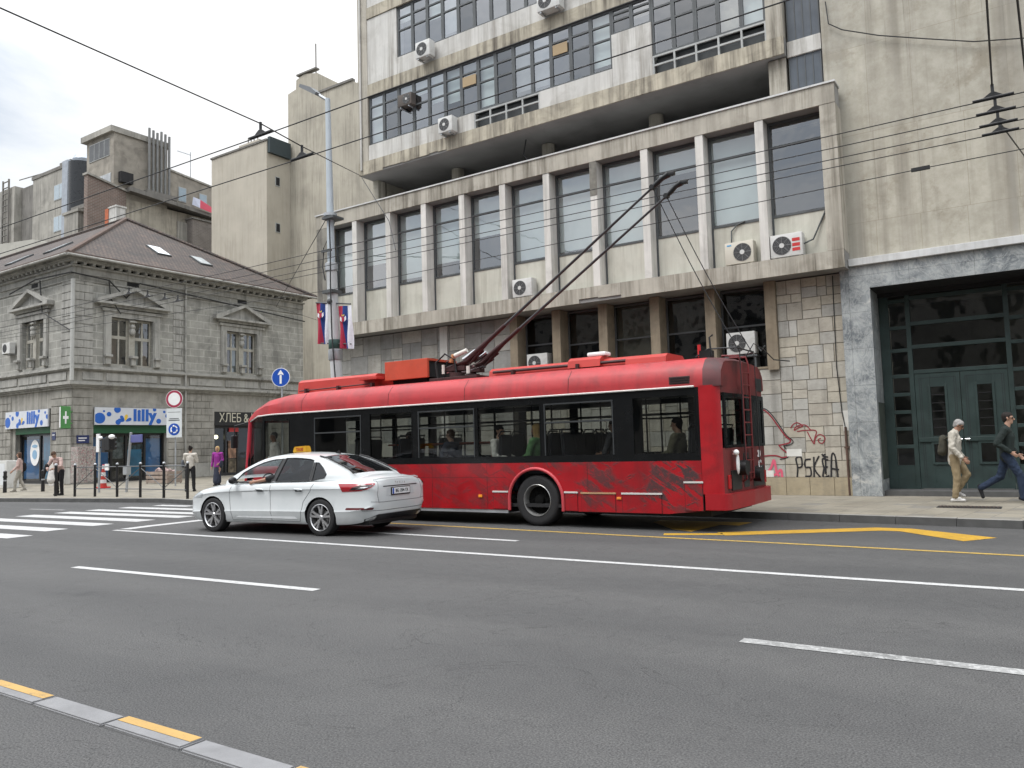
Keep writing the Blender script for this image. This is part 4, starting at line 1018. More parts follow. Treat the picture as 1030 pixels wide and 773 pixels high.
t = thing('pharmacy_cross', 'green sign with a white cross on the corner of the old grey house', 'sign', (CX0+.1, CY0-.05, 3.05))
MB().box(CX0-.05, CX0+.06, CY0-.62, CY0-.10, 3.05, 4.22, 0, .02).box(CX0-.02, CX0+.02, CY0-.10, CY0, 3.3, 3.36).box(CX0-.02, CX0+.02, CY0-.10, CY0, 3.9, 3.96).build('panel', M_LGREEN, t, world=True)
mb = MB()
for s in (CX0-.056, CX0+.06): mb.box(s, s+.006, CY0-.40, CY0-.32, 3.3, 3.95).box(s+.0005, s+.0065, CY0-.50, CY0-.22, 3.55, 3.70)
mb.box(CX0-.045, CX0+.055, CY0-.628, CY0-.62, 3.1, 4.17)
mb.build('cross', M_SIGNW, t, world=True)
t = thing('bakery_sign', 'black bakery fascia with pale Cyrillic lettering behind the front of the trolleybus', 'shop sign', R3(32.5, 3.25, .04))
fbox(MB(), 'R', 30.54, 34.6, 3.25, 4.09, -.1, .03).build('panel', M_SHOPBLACK, t, world=True)
M = pmat(t).inverted() @ frame(R3(30.85, 3.70, .033), (0, 1, 0), (0, 0, 1))
text_mesh('lettering', 'ХЛЕБ & К', .80, M, plain('pale_gold_letter', (.55, .52, .42), .4), t, .006, .0, 'LEFT', .96, .80)
for face, u, z, w, h, lb in (('R', 22.45, 2.48, .66, .42, 'dark blue street name plate between the green cross and the shopfront'), ('F', -44.15, 2.70, .36, .42, 'small dark blue house plate left of the corner under the green cross')):
    P = R3 if face == 'R' else F3
    t = thing('street_plate', lb, 'street sign', P(u, z-h/2, .05), group='blue plates on the corner house')
    fbox(MB(), face, u-w/2, u+w/2, z-h/2, z+h/2, .04, .065).build('plate', plain('plate_blue', (.02, .03, .10), .3), t, world=True)
    mb = MB()
    for k in range(2 if w > .5 else 1): fbox(mb, face, u-w*.36, u+w*(.3-.14*k), z+.04-.13*k, z+.09-.13*k, .065, .068)
    mb.build('print', M_SIGNW, t, world=True)
a = thing('air_conditioner', 'white air conditioner on the old corner house, beside its left window', 'air conditioner', (-48.95, CY0-.25, 7.55), 0, 'air conditioner units on the facades')
MB().box(-.45, .45, -.16, .16, 0, .62, 0, .02).build('casing', M_WHITE, a)
MB().cyl((-.12, -.155, .31), (-.12, -.17, .31), .24, n=24).build('fan_grille', M_ACDARK, a)
MB().box(-.35, -.31, -.16, .24, -.05, 0).box(.31, .35, -.16, .24, -.05, 0).build('bracket', M_STEEL, a)

# ------------------------------------------------------------------ buildings behind
M_TAN = surf('tan_render', (.43, .395, .33), .9, .1, .5, dark=(.22, .19, .15), damt=.25, ds=.35, streak=.35, bump=.1, bs=12)
M_TAN2 = surf('tan_render_sooty', (.40, .37, .305), .9, .12, .45, dark=(.14, .125, .105), damt=.35, ds=.3, streak=.5, bump=.1, bs=12)
M_CONC = surf('old_concrete', (.33, .315, .28), .92, .2, .6, dark=(.10, .095, .085), damt=.5, ds=.5, streak=.6, bump=.2, bs=12)
M_CONCD = surf('dark_concrete', (.19, .18, .165), .92, .25, .7, dark=(.06, .058, .05), damt=.5, ds=.5, streak=.6, bump=.2, bs=12)
M_CONCB = surf('board_concrete', (.29, .265, .225), .92, .3, .9, dark=(.07, .06, .05), damt=.6, ds=.7, bump=.3, bs=6)
M_PLAST = surf('peeling_plaster', (.37, .34, .28), .92, .25, .8, dark=(.12, .105, .085), damt=.7, ds=.6, streak=.6, bump=.3, bs=8)
def brick(name, c1, c2, mo):
    g = G(name); b = g.n('TexBrick', {'Vector': g.wallvec(), 'Scale': 1., 'Color1': (*c1, 1), 'Color2': (*c2, 1), 'Mortar': (*mo, 1), 'Mortar Size': .02, 'Brick Width': .42, 'Row Height': .14})
    c = g.mix(g.ramp(g.noise(g.obj(), 1.2, 6), .35, .7), g.mix(1., b.outputs[0], (.75, .75, .75), 'MULTIPLY'), b.outputs[0])
    g.bsdf(Base_Color=c, Roughness=.92, Normal=g.bump(b.outputs['Fac'], -.4, .02)); return g.mat
M_BRICK = brick('old_red_brick', (.20, .135, .11), (.165, .12, .10), (.27, .24, .21))
M_BRICKG = brick('grey_brown_brick', (.19, .165, .145), (.16, .14, .125), (.23, .21, .19))
M_DUCT = plain('black_duct', (.015, .017, .02), .3); M_DUCTS = surf('silver_duct', (.35, .38, .42), .35, .2, 2, metal=.7, bump=0)
M_FARGL = plain('far_glass', (.30, .37, .42), .08, spec=.9)
def bld(name, label, loc): return thing(name, label, 'building', loc)
def farwin(t, box, axis, pm=M_FARGL, n=3):
    x0, x1, y0, y1, z0, z1 = box
    f = MB()
    if axis == 'y':
        f.box(x0, x1, y0-.04, y0+.06, z0, z1); fr = f.build('window', M_FRAMEL, t, world=True)
        p = MB(); w = (x1-x0)/n
        for k in range(n): p.box(x0+k*w+.06, x0+(k+1)*w-.06, y0-.06, y0-.042, z0+.08, z1-.08)
    else:
        f.box(x0-.06, x0+.04, y0, y1, z0, z1); fr = f.build('window', M_FRAMEL, t, world=True)
        p = MB(); w = (y1-y0)/n
        for k in range(n): p.box(x0+.042, x0+.06, y0+k*w+.06, y0+(k+1)*w-.06, z0+.08, z1-.08)
    p.build('pane', pm, fr); fr.children[0].matrix_parent_inverse = Matrix.Identity(4)
    for v in fr.children[0].data.vertices: v.co = pmat(t).inverted() @ v.co
# tan block with stair bay
t = bld('apartment_block', 'plain tan flat-roofed block with a small roof railing, behind the brown tiled roof', (-58, 46, 0))
MB().box(-61.5, -53.9, 44, 60, 0, 28.25).build('wall', M_TAN, t, world=True)
MB().box(-61.6, -53.85, 43.92, 44.2, 28.251, 28.42).box(-54.1, -53.82, 44.2, 60, 28.251, 28.42).build('coping', M_CONCD, t, world=True)
MB().box(-58.4, -55.6, 44.6, 47, 28.3, 29.0).build('parapet', M_TAN, t, world=True)
mb = MB()
for x in (-57.6, -57.2, -56.8, -56.3): mb.cyl((x, 45, 29), (x, 45, 29.7), .05, n=6)
mb.tube([(-58.2, 45, 29.45), (-56, 45, 29.45)], .04, 6); mb.build('roof_pipe', M_CONCD, t, world=True)
mb = MB(); mb.box(-53.9, -53.6, 44.1, 46.4, 27.2, 28.6)
mb.build('railing_box', plain('teal_dark_board', (.03, .045, .05), .6), t, world=True)
for z in (24.5, 20.4): farwin(t, (-53.9, -53.9, 44.9, 45.4, z, z+.85), 'x', M_DARK, 1)
# taller tan tower behind the lamp
t = bld('apartment_tower', 'tall tan windowless tower with a stepped sooty top behind the lamp post', (-48, 52, 0))
mb = MB()
pts = [(-54.1, 0), (-30, 0), (-30, 31.5), (-46.0, 32.0), (-46.1, 32.3), (-50.2, 32.3), (-50.3, 34.2), (-52.0, 34.6), (-53.0, 34.3), (-53.05, 33.5), (-54.1, 33.3)]
mb.prism(pts, 46.55, 60, 'y'); mb.build('wall', M_TAN2, t, world=True)
MB().box(-50.3, -46.05, 46.45, 46.8, 32.301, 32.5).box(-52.9, -50.4, 46.45, 46.9, 34.61, 34.75).build('coping', M_CONCD, t, world=True)
MB().tube([(-51.5, 47.5, 34.5), (-51.5, 47.5, 37.6)], .06, 6).build('mast', M_CONCD, t, world=True)
# board-marked concrete tower with flues
K = 1.3
t = bld('stair_tower', 'grey concrete roof tower with a tall louvred window and row of flue pipes', (-72, 42, 0))
MB().box(-74.9, -70.2, 39.75, 45.2, 0, 31.7).build('wall', M_CONCB, t, world=True)
MB().box(-75.4, -70.05, 39.4, 45.4, 31.701, 32.25).build('roof', M_CONC, t, world=True)
farwin(t, (-74.4, -70.9, 39.74, 39.74, 29.6, 31.3), 'y', surf('dark_louvre', (.09, .095, .10), .4, .3, 2, bump=0), 4)
farwin(t, (-74.6, -70.6, 39.74, 39.74, 26.0, 27.9), 'y', surf('pale_panes', (.38, .40, .42), .2, .4, 1, bump=0), 3)
mb = MB()
for k in range(6): mb.tube([(-69.75, 43.0+k*.42, 26.8), (-69.75, 43.0+k*.42, 33.0-.12*(k % 3))], .12, 8)
mb.build('flue_pipe', surf('flue_steel', (.20, .20, .195), .6, .2, 2, metal=.3), t, world=True)
MB().box(-70.15, -69.4, 42.6, 45.8, 26.4, 26.8).build('flue_base', M_CONCD, t, world=True)
MB().box(-70.18, -69.7, 40.2, 41.4, 27.0, 28.0).build('vent_box', M_DARK, t, world=True)
# brick firewall and plastered block under a sloping dark roof
t = bld('brick_house', 'narrow red brick firewall rising behind the corner house roof ridge', (-71, 38.5, 0))
mb = MB(); mb.prism([(37.3, 0), (40.9, 0), (40.9, 26.2), (37.3, 26.95)], -70.7, -70.1, 'x'); mb.build('wall', M_BRICK, t, world=True)
MB().prism([(37.2, 26.96), (41.0, 26.22), (41.0, 26.4), (37.2, 27.15)], -70.8, -69.95, 'x').build('coping', M_CONC, t, world=True)
t = bld('plastered_house', 'peeling beige plastered house with a low dark sloping roof, left of the tan block', (-72, 46, 0))
MB().box(-80, -70.15, 40.95, 50.6, 0, 25.6).build('wall', M_PLAST, t, world=True)
MB().prism([(40.92, 26.6), (50.8, 25.9), (50.8, 25.55), (40.92, 26.2)], -80, -69.3, 'x').build('roof', M_CONCD, t, world=True)
MB().box(-70.3, -69.9, 46.2, 47.9, 22.6, 24.6).build('stain_patch', M_CONC, t, world=True)
t = bld('attic_block', 'grey brick attic block with two pale windows and a flag, behind the flues', (-75, 48, 0))
MB().prism([(44.7, 24), (51.2, 24), (51.2, 29.3), (44.7, 30.0)], -82, -71.0, 'x').build('wall', M_CONCB, t, world=True)
MB().prism([(44.6, 30.01), (51.3, 29.31), (51.3, 29.5), (44.6, 30.2)], -82, -70.9, 'x').build('coping', M_CONC, t, world=True)
farwin(t, (-70.98, -70.98, 46.9, 47.8, 27.0, 28.5), 'x', M_FARGL, 1); farwin(t, (-70.98, -70.98, 49.3, 50.2, 27.0, 28.4), 'x', M_FARGL, 1)
MB().tube([(-71.3, 48.5, 29.5), (-71.3, 48.5, 32.6)], .05, 5).tube([(-71.3, 47.0, 32.3), (-71.3, 48.5, 32.3)], .04, 5).build('antenna', M_STEEL, t, world=True)
f = thing('laundry', 'red white and blue cloth hung out below the attic window', 'cloth', (-69.2, 47.8, 26.3))
MB().add([(-69.2, 47.4, 27.2), (-69.2, 48.2, 27.1), (-69.1, 48.1, 26.2), (-69.25, 47.3, 26.4)], [(0, 1, 2, 3)]).build('cloth', plain('pale_cloth', (.55, .58, .70), .8), f, world=True)
MB().add([(-69.2, 48.2, 27.1), (-69.2, 49.6, 26.6), (-69.1, 49.5, 26.0), (-69.1, 48.1, 26.2)], [(0, 1, 2, 3)]).build('cloth', plain('red_cloth', (.55, .08, .12), .8), f, world=True)
t = bld('brick_outhouse', 'low brown brick wall house tucked between the roof and the tan block', (-70, 49, 0))
MB().box(-76, -69.0, 47.2, 51.5, 0, 24.9).build('wall', M_BRICKG, t, world=True)
MB().box(-76, -68.9, 47.1, 51.6, 24.901, 25.05).build('coping', M_CONCD, t, world=True)
# window block and black duct
t = bld('office_wing', 'old concrete wing with two rows of windows beside a black ventilation duct', (-97, 50, 0))
MB().box(-103, -88.5, 48, 62, 0, 36.2).build('wall', M_CONC, t, world=True)
MB().box(-103.2, -94, 47.9, 48.3, 36.201, 36.6).box(-97, -94.5, 48.2, 50, 36.6, 37.1).build('coping', M_CONCD, t, world=True)
for z in (32.5, 28.6, 24.8): farwin(t, (-97.7, -93.9, 47.98, 47.98, z, z+1.9), 'y', M_FARGL, 3)
d = thing('ventilation_duct', 'tall black and silver ventilation duct against the concrete wing', 'duct', (-88.5, 46.4, 20))
MB().lathe([(1.35, 20), (1.35, 34.6), (1.1, 34.6)], (-88.5, 46.4, 0), 'z', 20).build('casing', M_DUCT, d, 40, world=True)
MB().box(-94.0, -92.75, 47, 47.95, 20, 36.3).build('side_duct', M_DUCTS, d, world=True)
MB().lathe([(1.0, 34.6), (1.1, 35.1), (.8, 35.6), (0, 35.8)], (-88.6, 46.6, 0), 'z', 16).build('cowl', M_DUCTS, d, 40, world=True)
t = bld('rooftop_block', 'dark concrete rooftop block with a lattice ladder at the far left edge', (-122, 58, 0))
MB().box(-132, -123.5, 55, 70, 0, 41.6).build('wall', M_CONC, t, world=True)
MB().box(-123.4, -113, 56, 70, 0, 41.4).build('side_wall', M_CONCD, t, world=True)
mb = MB()
for x in (-126.4, -124.6): mb.tube([(x, 54.7, 28), (x, 54.7, 42.8)], .14, 5)
for k in range(16): mb.tube([(-126.4, 54.7, 29+k*.9), (-124.6, 54.7, 29+k*.9)], .09, 5)
mb.tube([(-123.4, 55.6, 42.6), (-113, 55.6, 41.9)], .08, 5).tube([(-118, 55.6, 41.2), (-118, 55.6, 42.3)], .08, 5)
mb.build('ladder', M_CONCD, t, world=True)
t = bld('white_house', 'low pale rendered house with one small opening behind the tiled roof at the left', (-80, 42, 0))
mb = MB(); mb.prism([(-96, 0), (-74.9, 0), (-74.9, 21.2), (-83.6, 23.6), (-96, 24.8)], 39, 46, 'y'); mb.build('wall', surf('pale_render', (.38, .37, .33), .9, .12, .6, dark=(.2, .19, .16), damt=.4, ds=.5), t, world=True)
MB().box(-79.8, -78.8, 38.94, 39.01, 20.0, 20.7).build('opening', M_DARK, t, world=True)
MB().box(-75.9, -73.4, 38.2, 39.6, 0, 24.4).box(-76.1, -73.2, 38.1, 39.7, 24.4, 24.65).build('chimney', M_CONC, t, world=True)
# ------------------------------------------------------------------ trolleybus
def bus_red(name, base, scr, lo=.3, hi=1.15, zone=True):
    g = G(name); o = g.obj(); x, y, z = g.sep(o)
    n = g.noise(o, 2.2, 5); c = g.mix(g.ramp(n, .3, .7), tuple(v*.82 for v in base), tuple(min(v*1.12, 1) for v in base))
    # scuffs: slanted smears worn down to grey primer, most of them towards the rear
    v = g.n('Mapping', {'Vector': g.n('Mapping', {'Vector': o, 'Rotation': (0, rad(-33), 0)}).outputs[0], 'Scale': (1., 1., 4.2)}).outputs[0]
    where = g.ramp(g.n('TexNoise', {'Vector': o, 'Scale': 1.25, 'Detail': 3, 'Roughness': .5, 'Distortion': .6}).outputs['Fac'], .46, .56)
    s1 = g.m('MULTIPLY', where, g.ramp(g.n('TexNoise', {'Vector': v, 'Scale': 1.5, 'Detail': 8, 'Roughness': .66, 'Distortion': .5}).outputs['Fac'], .47, .52))
    v2 = g.n('Mapping', {'Vector': g.n('Mapping', {'Vector': o, 'Rotation': (0, rad(20), 0)}).outputs[0], 'Scale': (1., 1., 7.)}).outputs[0]
    s2 = g.ramp(g.n('TexNoise', {'Vector': v2, 'Scale': 2.0, 'Detail': 7, 'Roughness': .65, 'Distortion': .3}).outputs['Fac'], .585, .625)
    dens = g.ramp(x, -2.0, 5.6, .10, 1.)
    fine = g.ramp(g.noise(o, 16, 4, .7), .22, .48)
    m = g.m('MULTIPLY', g.m('MAXIMUM', s1, g.m('MULTIPLY', s2, .9)), g.m('MULTIPLY', dens, fine))
    if zone: m = g.m('MULTIPLY', m, g.m('MULTIPLY', g.ramp(z, lo-.1, lo+.15), g.ramp(z, hi+.05, hi+.12, 1., 0.)))
    c = g.mix(g.m('MULTIPLY', m, scr), c, (.030, .022, .023))
    gr = g.ramp(g.noise(g.scale(o, (2, 2, .4)), 1.5, 7, .7), .5, .75); c = g.mix(g.m('MULTIPLY', gr, .6), c, (.085, .018, .020))
    dn = g.m('ADD', g.noise(o, 1.4, 2), g.m('MULTIPLY', m, .12))
    g.bsdf(Base_Color=c, Roughness=g.ramp(m, 0, 1, .30, .7), Specular_IOR_Level=.45, Normal=g.bump(dn, .35, .05)); return g.mat
M_BRED = bus_red('bus_red_scuffed', (.315, .008, .013), .96)
M_BRED2 = surf('bus_red_clean', (.35, .008, .013), .38, .12, 2, dark=(.09, .012, .014), damt=.55, ds=2, bump=0)
M_BCOVE = surf('bus_red_faded', (.395, .030, .035), .45, .14, 1.2, dark=(.12, .03, .03), damt=.5, ds=1.8, streak=.45, bump=.3, bs=1.5, bd=.04)
M_BREAR = surf('bus_rear_sooty', (.15, .022, .022), .6, .4, 1.6, dark=(.025, .018, .018), damt=.9, ds=1.4, bump=0)
M_BROOFK = surf('bus_corner_soot', (.10, .032, .034), .6, .4, 2.5, dark=(.045, .03, .03), damt=.8, ds=2, bump=0)
M_BBLK = plain('bus_black_band', (.006, .0065, .007), .22, spec=.3)
M_BGL = glass('bus_glass', (.52, .54, .52), .01, .05, .9)
M_BCEIL = plain('bus_ceiling', (.07, .07, .07), .7)
M_BSEAT = surf('bus_seat', (.022, .024, .032), .7, .2, 3, bump=0)
M_ORAIL = plain('orange_rail', (.52, .07, .02), .4)
M_MAROON = surf('dark_maroon_steel', (.045, .016, .016), .55, .3, 5, dark=(.02, .012, .012), damt=.5, ds=4, bump=.1)
BX = thing('trolleybus', 'scuffed red single-deck trolleybus with two raised trolley poles standing at the kerb', 'trolleybus', (-10.6, 14.1, 0))
def bp(name, mb, mats, smooth=None, fix=True): return mb.build(name, mats, BX, smooth, world=True, fix=fix)
YN, YF, YC = 12.85, 15.35, 14.1
XR, XF = -4.40, -16.75
# lower side panels with wheel arch
def side_panel(y, t, ax):
    """panel with semicircular wheel openings at the axle positions"""
    top = 1.20; out = [(XF+.25, top), (XF+.12, .30)]
    for c, r in ax:
        out.append((c-r, .30))
        for k in range(0, 17): a = PI-PI*k/16; out.append((c+r*math.cos(a), .50+r*.98*math.sin(a)))
        out.append((c+r, .30))
    out += [(-5.4, .30), (XR-.385, .36), (XR-.385, top)]
    out = [p for i, p in enumerate(out) if i == 0 or (Vector(p)-Vector(out[i-1])).length > 1e-4]
    tris = tessellate_polygon([[Vector((p[0], 0, p[1])) for p in out]])
    mb = MB(); n = len(out)
    mb.add([(p[0], y, p[1]) for p in out]+[(p[0], y+t, p[1]) for p in out], [tuple(tt) for tt in tris]+[tuple(n+i for i in tt[::-1]) for tt in tris]+[(i, (i+1) % n, n+(i+1) % n, n+i) for i in range(n)])
    return mb
AX = [(-13.98, .60), (-8.07, .60)]
bp('side_panel', side_panel(YN, .05, AX), M_BRED); bp('side_panel', side_panel(YF-.05, .05, AX), M_BRED)
# rear corner pillars and rear wall, swept round in plan
def plan_strip(z0, z1, pts, mi=0, t=.05):
    mb = MB()
    for a, b in zip(pts[:-1], pts[1:]): mb.quad((*a, z0), (*b, z0), (*b, z1), (*a, z1), mi)
    return mb
def arc(cx, cy, r, a0, a1, n=8): return [(cx+r*math.cos(a0+(a1-a0)*k/n), cy+r*math.sin(a0+(a1-a0)*k/n)) for k in range(n+1)]
rc = .22
near = [(-4.78, YN)]+arc(XR-rc, YN+rc, rc, -PI/2, 0)
far = arc(XR-rc, YF-rc, rc, 0, PI/2)+[(-4.78, YF)]
bp('corner_pillar', plan_strip(.64, 2.46, near[:7]), M_BRED2, 40); bp('corner_pillar', plan_strip(.64, 2.46, far[2:]), M_BRED2, 40)
yn2, yf2 = near[6], far[2]
mid = [near[6], near[7], near[8]]+[(XR+.02, YC-.6), (XR+.025, YC), (XR+.02, YC+.6)]+[far[0], far[1], far[2]]
bp('rear_wall', plan_strip(.64, 1.40, mid), M_BREAR, 40)
bp('rear_wall', plan_strip(2.33, 2.46, mid), M_BREAR, 40)
mb = MB(); mb.box(XR-.03, XR+.012, YN+.14, YN+.21, 1.40, 2.33).box(XR-.03, XR+.014, YC+.02, YC+.12, 1.40, 2.33).box(XR-.03, XR+.012, YF-.26, YF-.14, 1.40, 2.33)
mb.box(XR-.02, XR+.013, YN+.21, YF-.26, 1.401, 1.45).box(XR-.02, XR+.013, YN+.21, YF-.26, 2.25, 2.329)
rw = bp('rear_window', mb, M_BBLK)
def subw(name, mb, m, parent, smooth=None): 
    o = mb.build(name, m, None, smooth); o.parent = parent
    for v in o.data.vertices: v.co = pmat(BX).inverted() @ v.co
    return o
subw('pane', MB().quad((XR, YN+.21, 1.45), (XR, YF-.26, 1.45), (XR, YF-.26, 2.25), (XR, YN+.21, 2.25)), M_BGL, rw)
subw('dark_panel', MB().box(XR-.02, XR+.004, YC+.12, YF-.3, 1.45, 2.25), M_BBLK, rw)
# roof cove (faded red, creased) lofted along the bus, drooping at the front
prof = [(1.25, 2.44), (1.247, 2.56), (1.225, 2.74), (1.08, 2.905), (.95, 2.95), (.5, 2.985), (0, 2.995)]
def loft(st, name, mats, mfun=None, smooth=35):
    mb = MB(); rows = []
    for x, zs, ws, z0, xs in st:
        half = [(YC-w*ws, z0+(z-2.44)*zs, x+xs*(1-(w/1.25)**2)) for w, z in prof]
        row = half+[(2*YC-h[0], h[1], h[2]) for h in half[-2::-1]]
        rows.append([(p[2], p[0], p[1]) for p in row])
    n = len(rows[0]); b = [v for r in rows for v in r]
    for i in range(len(rows)-1):
        for k in range(n-1):
            f = (i*n+k, i*n+k+1, (i+1)*n+k+1, (i+1)*n+k); mb.add([b[j] for j in f], [(0, 1, 2, 3)], mfun(i, k) if mfun else 0)
    # weld
    bm = bmesh.new(); me = mb.mesh(name+'_t', mats, fix=False); bm.from_mesh(me); bmesh.ops.remove_doubles(bm, verts=bm.verts, dist=1e-4)
    bmesh.ops.recalc_face_normals(bm, faces=bm.faces)
    me2 = bpy.data.meshes.new(name); bm.to_mesh(me2); bm.free()
    for m in mats: me2.materials.append(m)
    me2.transform(pmat(BX).inverted()); me2.shade_smooth(); me2.set_sharp_from_angle(angle=rad(smooth))
    o = bpy.data.objects.new(name, me2); COL.objects.link(o); o.parent = BX; return o
st = [(XR+.0, .86, .955, 2.44, .0), (XR-.12, .96, .985, 2.44, 0), (XR-.3, 1, 1, 2.44, 0), (-5.6, 1, 1, 2.44, 0), (-8.6, 1, 1, 2.44, 0), (-11.6, 1, 1, 2.44, 0), (-14.3, 1, 1, 2.44, 0), (-15.2, .95, .998, 2.44, -.04), (-15.9, .80, .985, 2.43, -.1), (-16.35, .52, .955, 2.385, -.2), (-16.6, .22, .92, 2.32, -.26), (-16.66, .02, .91, 2.30, -.27)]
loft(st, 'roof', [M_BCOVE, M_BROOFK], lambda i, k: 1 if i < 2 else 0)
mb = MB(); mb.add([(XR+.001, y, z) for y, z in [(YC-w*.955, 2.44+(z-2.44)*.86) for w, z in prof]+[(YC+w*.955, 2.44+(z-2.44)*.86) for w, z in prof[-2::-1]]], [tuple(range(13))])
bp('rear_dome', mb, M_BREAR)
for xs in (-14.55, -11.8, -9.72, -7.3): 
    mb = MB(); pts = [(YC-w-.002, z+.002) for w, z in prof[:4]]
    for a, b in zip(pts[:-1], pts[1:]): mb.quad((xs, a[0], a[1]), (xs+.012, a[0], a[1]), (xs+.012, b[0], b[1]), (xs, b[0], b[1]))
    bp('panel_seam', mb, M_MAROON)
for xs in (-12.3, -10.6, -9.2, -6.95):
    bp('panel_seam', MB().box(xs, xs+.007, YN-.002, YN+.01, .32 if xs < -9.1 else .68, 1.19), M_MAROON)
for zz in (.92,):
    bp('panel_seam', MB().box(-13.3, -8.75, YN-.0015, YN+.01, zz, zz+.006), M_MAROON)
bp('rain_gutter', MB().tube([(-4.85, YN-.012, 2.452), (-15.6, YN-.012, 2.452), (-16.15, YN+.02, 2.43), (-16.55, YN+.12, 2.32)], .017, 6).tube([(-4.85, YF+.012, 2.452), (-15.6, YF+.012, 2.452)], .017, 6), plain('pale_gutter', (.62, .60, .57), .4))
bp('roof_vent', MB().box(-5.30, -4.92, YN+.0, YN+.04, 2.50, 2.64, 0, .01).box(-5.28, -4.94, YN-.006, YN+.02, 2.52, 2.535, 1).box(-5.28, -4.94, YN-.006, YN+.02, 2.56, 2.575, 1).box(-5.28, -4.94, YN-.006, YN+.02, 2.60, 2.615, 1), [M_MAROON, M_BLACK])
bp('roof_lamp', MB().ball((XR-.03, YN+.28, 2.80), .03), plain('amber_small', (.8, .5, .1), .3))
# glazed band: black frame with openings, same on both sides
GN = [(-15.9, -14.97), (-14.12, -12.62), (-12.36, -11.12), (-10.96, -9.48), (-9.42, -7.92), (-7.84, -6.39), (-6.02, -4.84)]
TRN = {1, 3, 5}
def band(y0, y1, xs):
    mb = MB(); us = sorted({-15.95, -4.779, *[a for a, b in xs], *[b for a, b in xs]})
    for a, b in zip(us[:-1], us[1:]):
        hole = any(p <= (a+b)/2 <= q for p, q in xs)
        if hole: mb.box(a, b, y0, y1, 1.2, 1.33).box(a, b, y0, y1, 2.31, 2.44)
        else: mb.box(a, b, y0, y1, 1.2, 2.44)
    return mb
bp('window_band', band(YN+.006, YN+.05, GN), M_BBLK)
GF = [(-15.9, -15.2), (-15.1, -13.9), (-13.8, -12.7), (-12.5, -11.3), (-11.15, -10.0), (-9.85, -8.65), (-8.5, -7.3), (-7.1, -5.9), (-5.75, -4.95)]
bp('window_band', band(YF-.05, YF-.006, GF), M_BBLK)
M_SLIDE = plain('slider_frame', (.035, .038, .04), .4)
for i, (a, b) in enumerate(GN):
    mb = MB(); q = .022
    mb.box(a, a+q, YN+.0, YN+.04, 1.33, 2.31).box(b-q, b, YN, YN+.04, 1.33, 2.31)
    if i in TRN: mb.box(a+q, b-q, YN+.002, YN+.038, 1.935, 1.965).box(a+q, b-q, YN+.002, YN+.038, 2.285, 2.309)
    w = bp('window', mb, M_SLIDE if i in TRN else M_BBLK)
    subw('pane', MB().quad((a+q, YN+.02, 1.33), (b-q, YN+.02, 1.33), (b-q, YN+.02, 2.31), (a+q, YN+.02, 2.31)), M_BGL, w)
for i, (a, b) in enumerate(GF):
    w = bp('window', MB().box(a, a+.02, YF-.045, YF, 1.33, 2.31).box(b-.02, b, YF-.045, YF, 1.33, 2.31).box(a+.02, b-.02, YF-.044, YF-.002, 2.0, 2.03), M_BBLK)
    subw('pane', MB().quad((a+.02, YF-.02, 1.33), (b-.02, YF-.02, 1.33), (b-.02, YF-.02, 2.31), (a+.02, YF-.02, 2.31)), M_BGL, w)
# front end: slim red corner posts, wrap-round windscreen, low front panel
fp = lambda s: [(-15.95, YC-s*1.25), (-16.30, YC-s*1.235), (-16.58, YC-s*1.13), (-16.70, YC-s*.90), (-16.78, YC-s*.5), (-16.80, YC)]
ws = bp('windscreen', MB().tube([(-16.66, YN+.14, 1.2), (-16.60, YN+.15, 2.33)], .03, 6).box(-15.955, -15.90, YN+.0, YN+.045, 1.2, 2.43), M_BBLK)
for s in (1, -1):
    P = fp(s); mb = MB()
    for a, b in zip(P[:-1], P[1:]):
        mb.quad((a[0], a[1], 1.05), (b[0], b[1], 1.05), (b[0]+.10, b[1]+(.03*s), 2.36), (a[0]+(.1 if a[0] < -16.4 else 0), a[1]+(.03*s if a[0] < -16.4 else 0), 2.42))
    subw('pane', mb, M_BGL, ws, 60)
    bp('front_post', MB().tube([(-16.66, YC-s*1.10, .4), (-16.70, YC-s*1.10, 1.2), (-16.58, YC-s*1.10, 2.34)], .055, 8), surf('faded_post', (.45, .03, .05), .4, .1, 2, bump=0))
    P = [(-16.55, YC-s*1.25)]+fp(s)[2:]
    mb = MB()
    for a, b in zip(P[:-1], P[1:]): mb.quad((*a, .30), (*b, .30), (*b, 1.06), (*a, 1.06))
    mb.quad((-16.7, YC-s*1.25, .3), (-16.3, YC-s*1.25, .3), (-16.3, YC-s*1.25, 1.2), (-16.6, YC-s*1.25, 1.2))
    bp('front_panel', mb, M_BRED2)
bp('dashboard', MB().box(-16.55, -16.1, YN+.2, YF-.2, .7, 1.12, 0, .04), M_DARK)
bp('wing_mirror', MB().tube([(-16.62, YN+.1, 2.30), (-16.85, YN-.12, 2.22), (-16.86, YN-.13, 1.98)], .015, 6).box(-16.90, -16.82, YN-.22, YN-.05, 1.66, 1.98, 0, .03), M_BLACK)
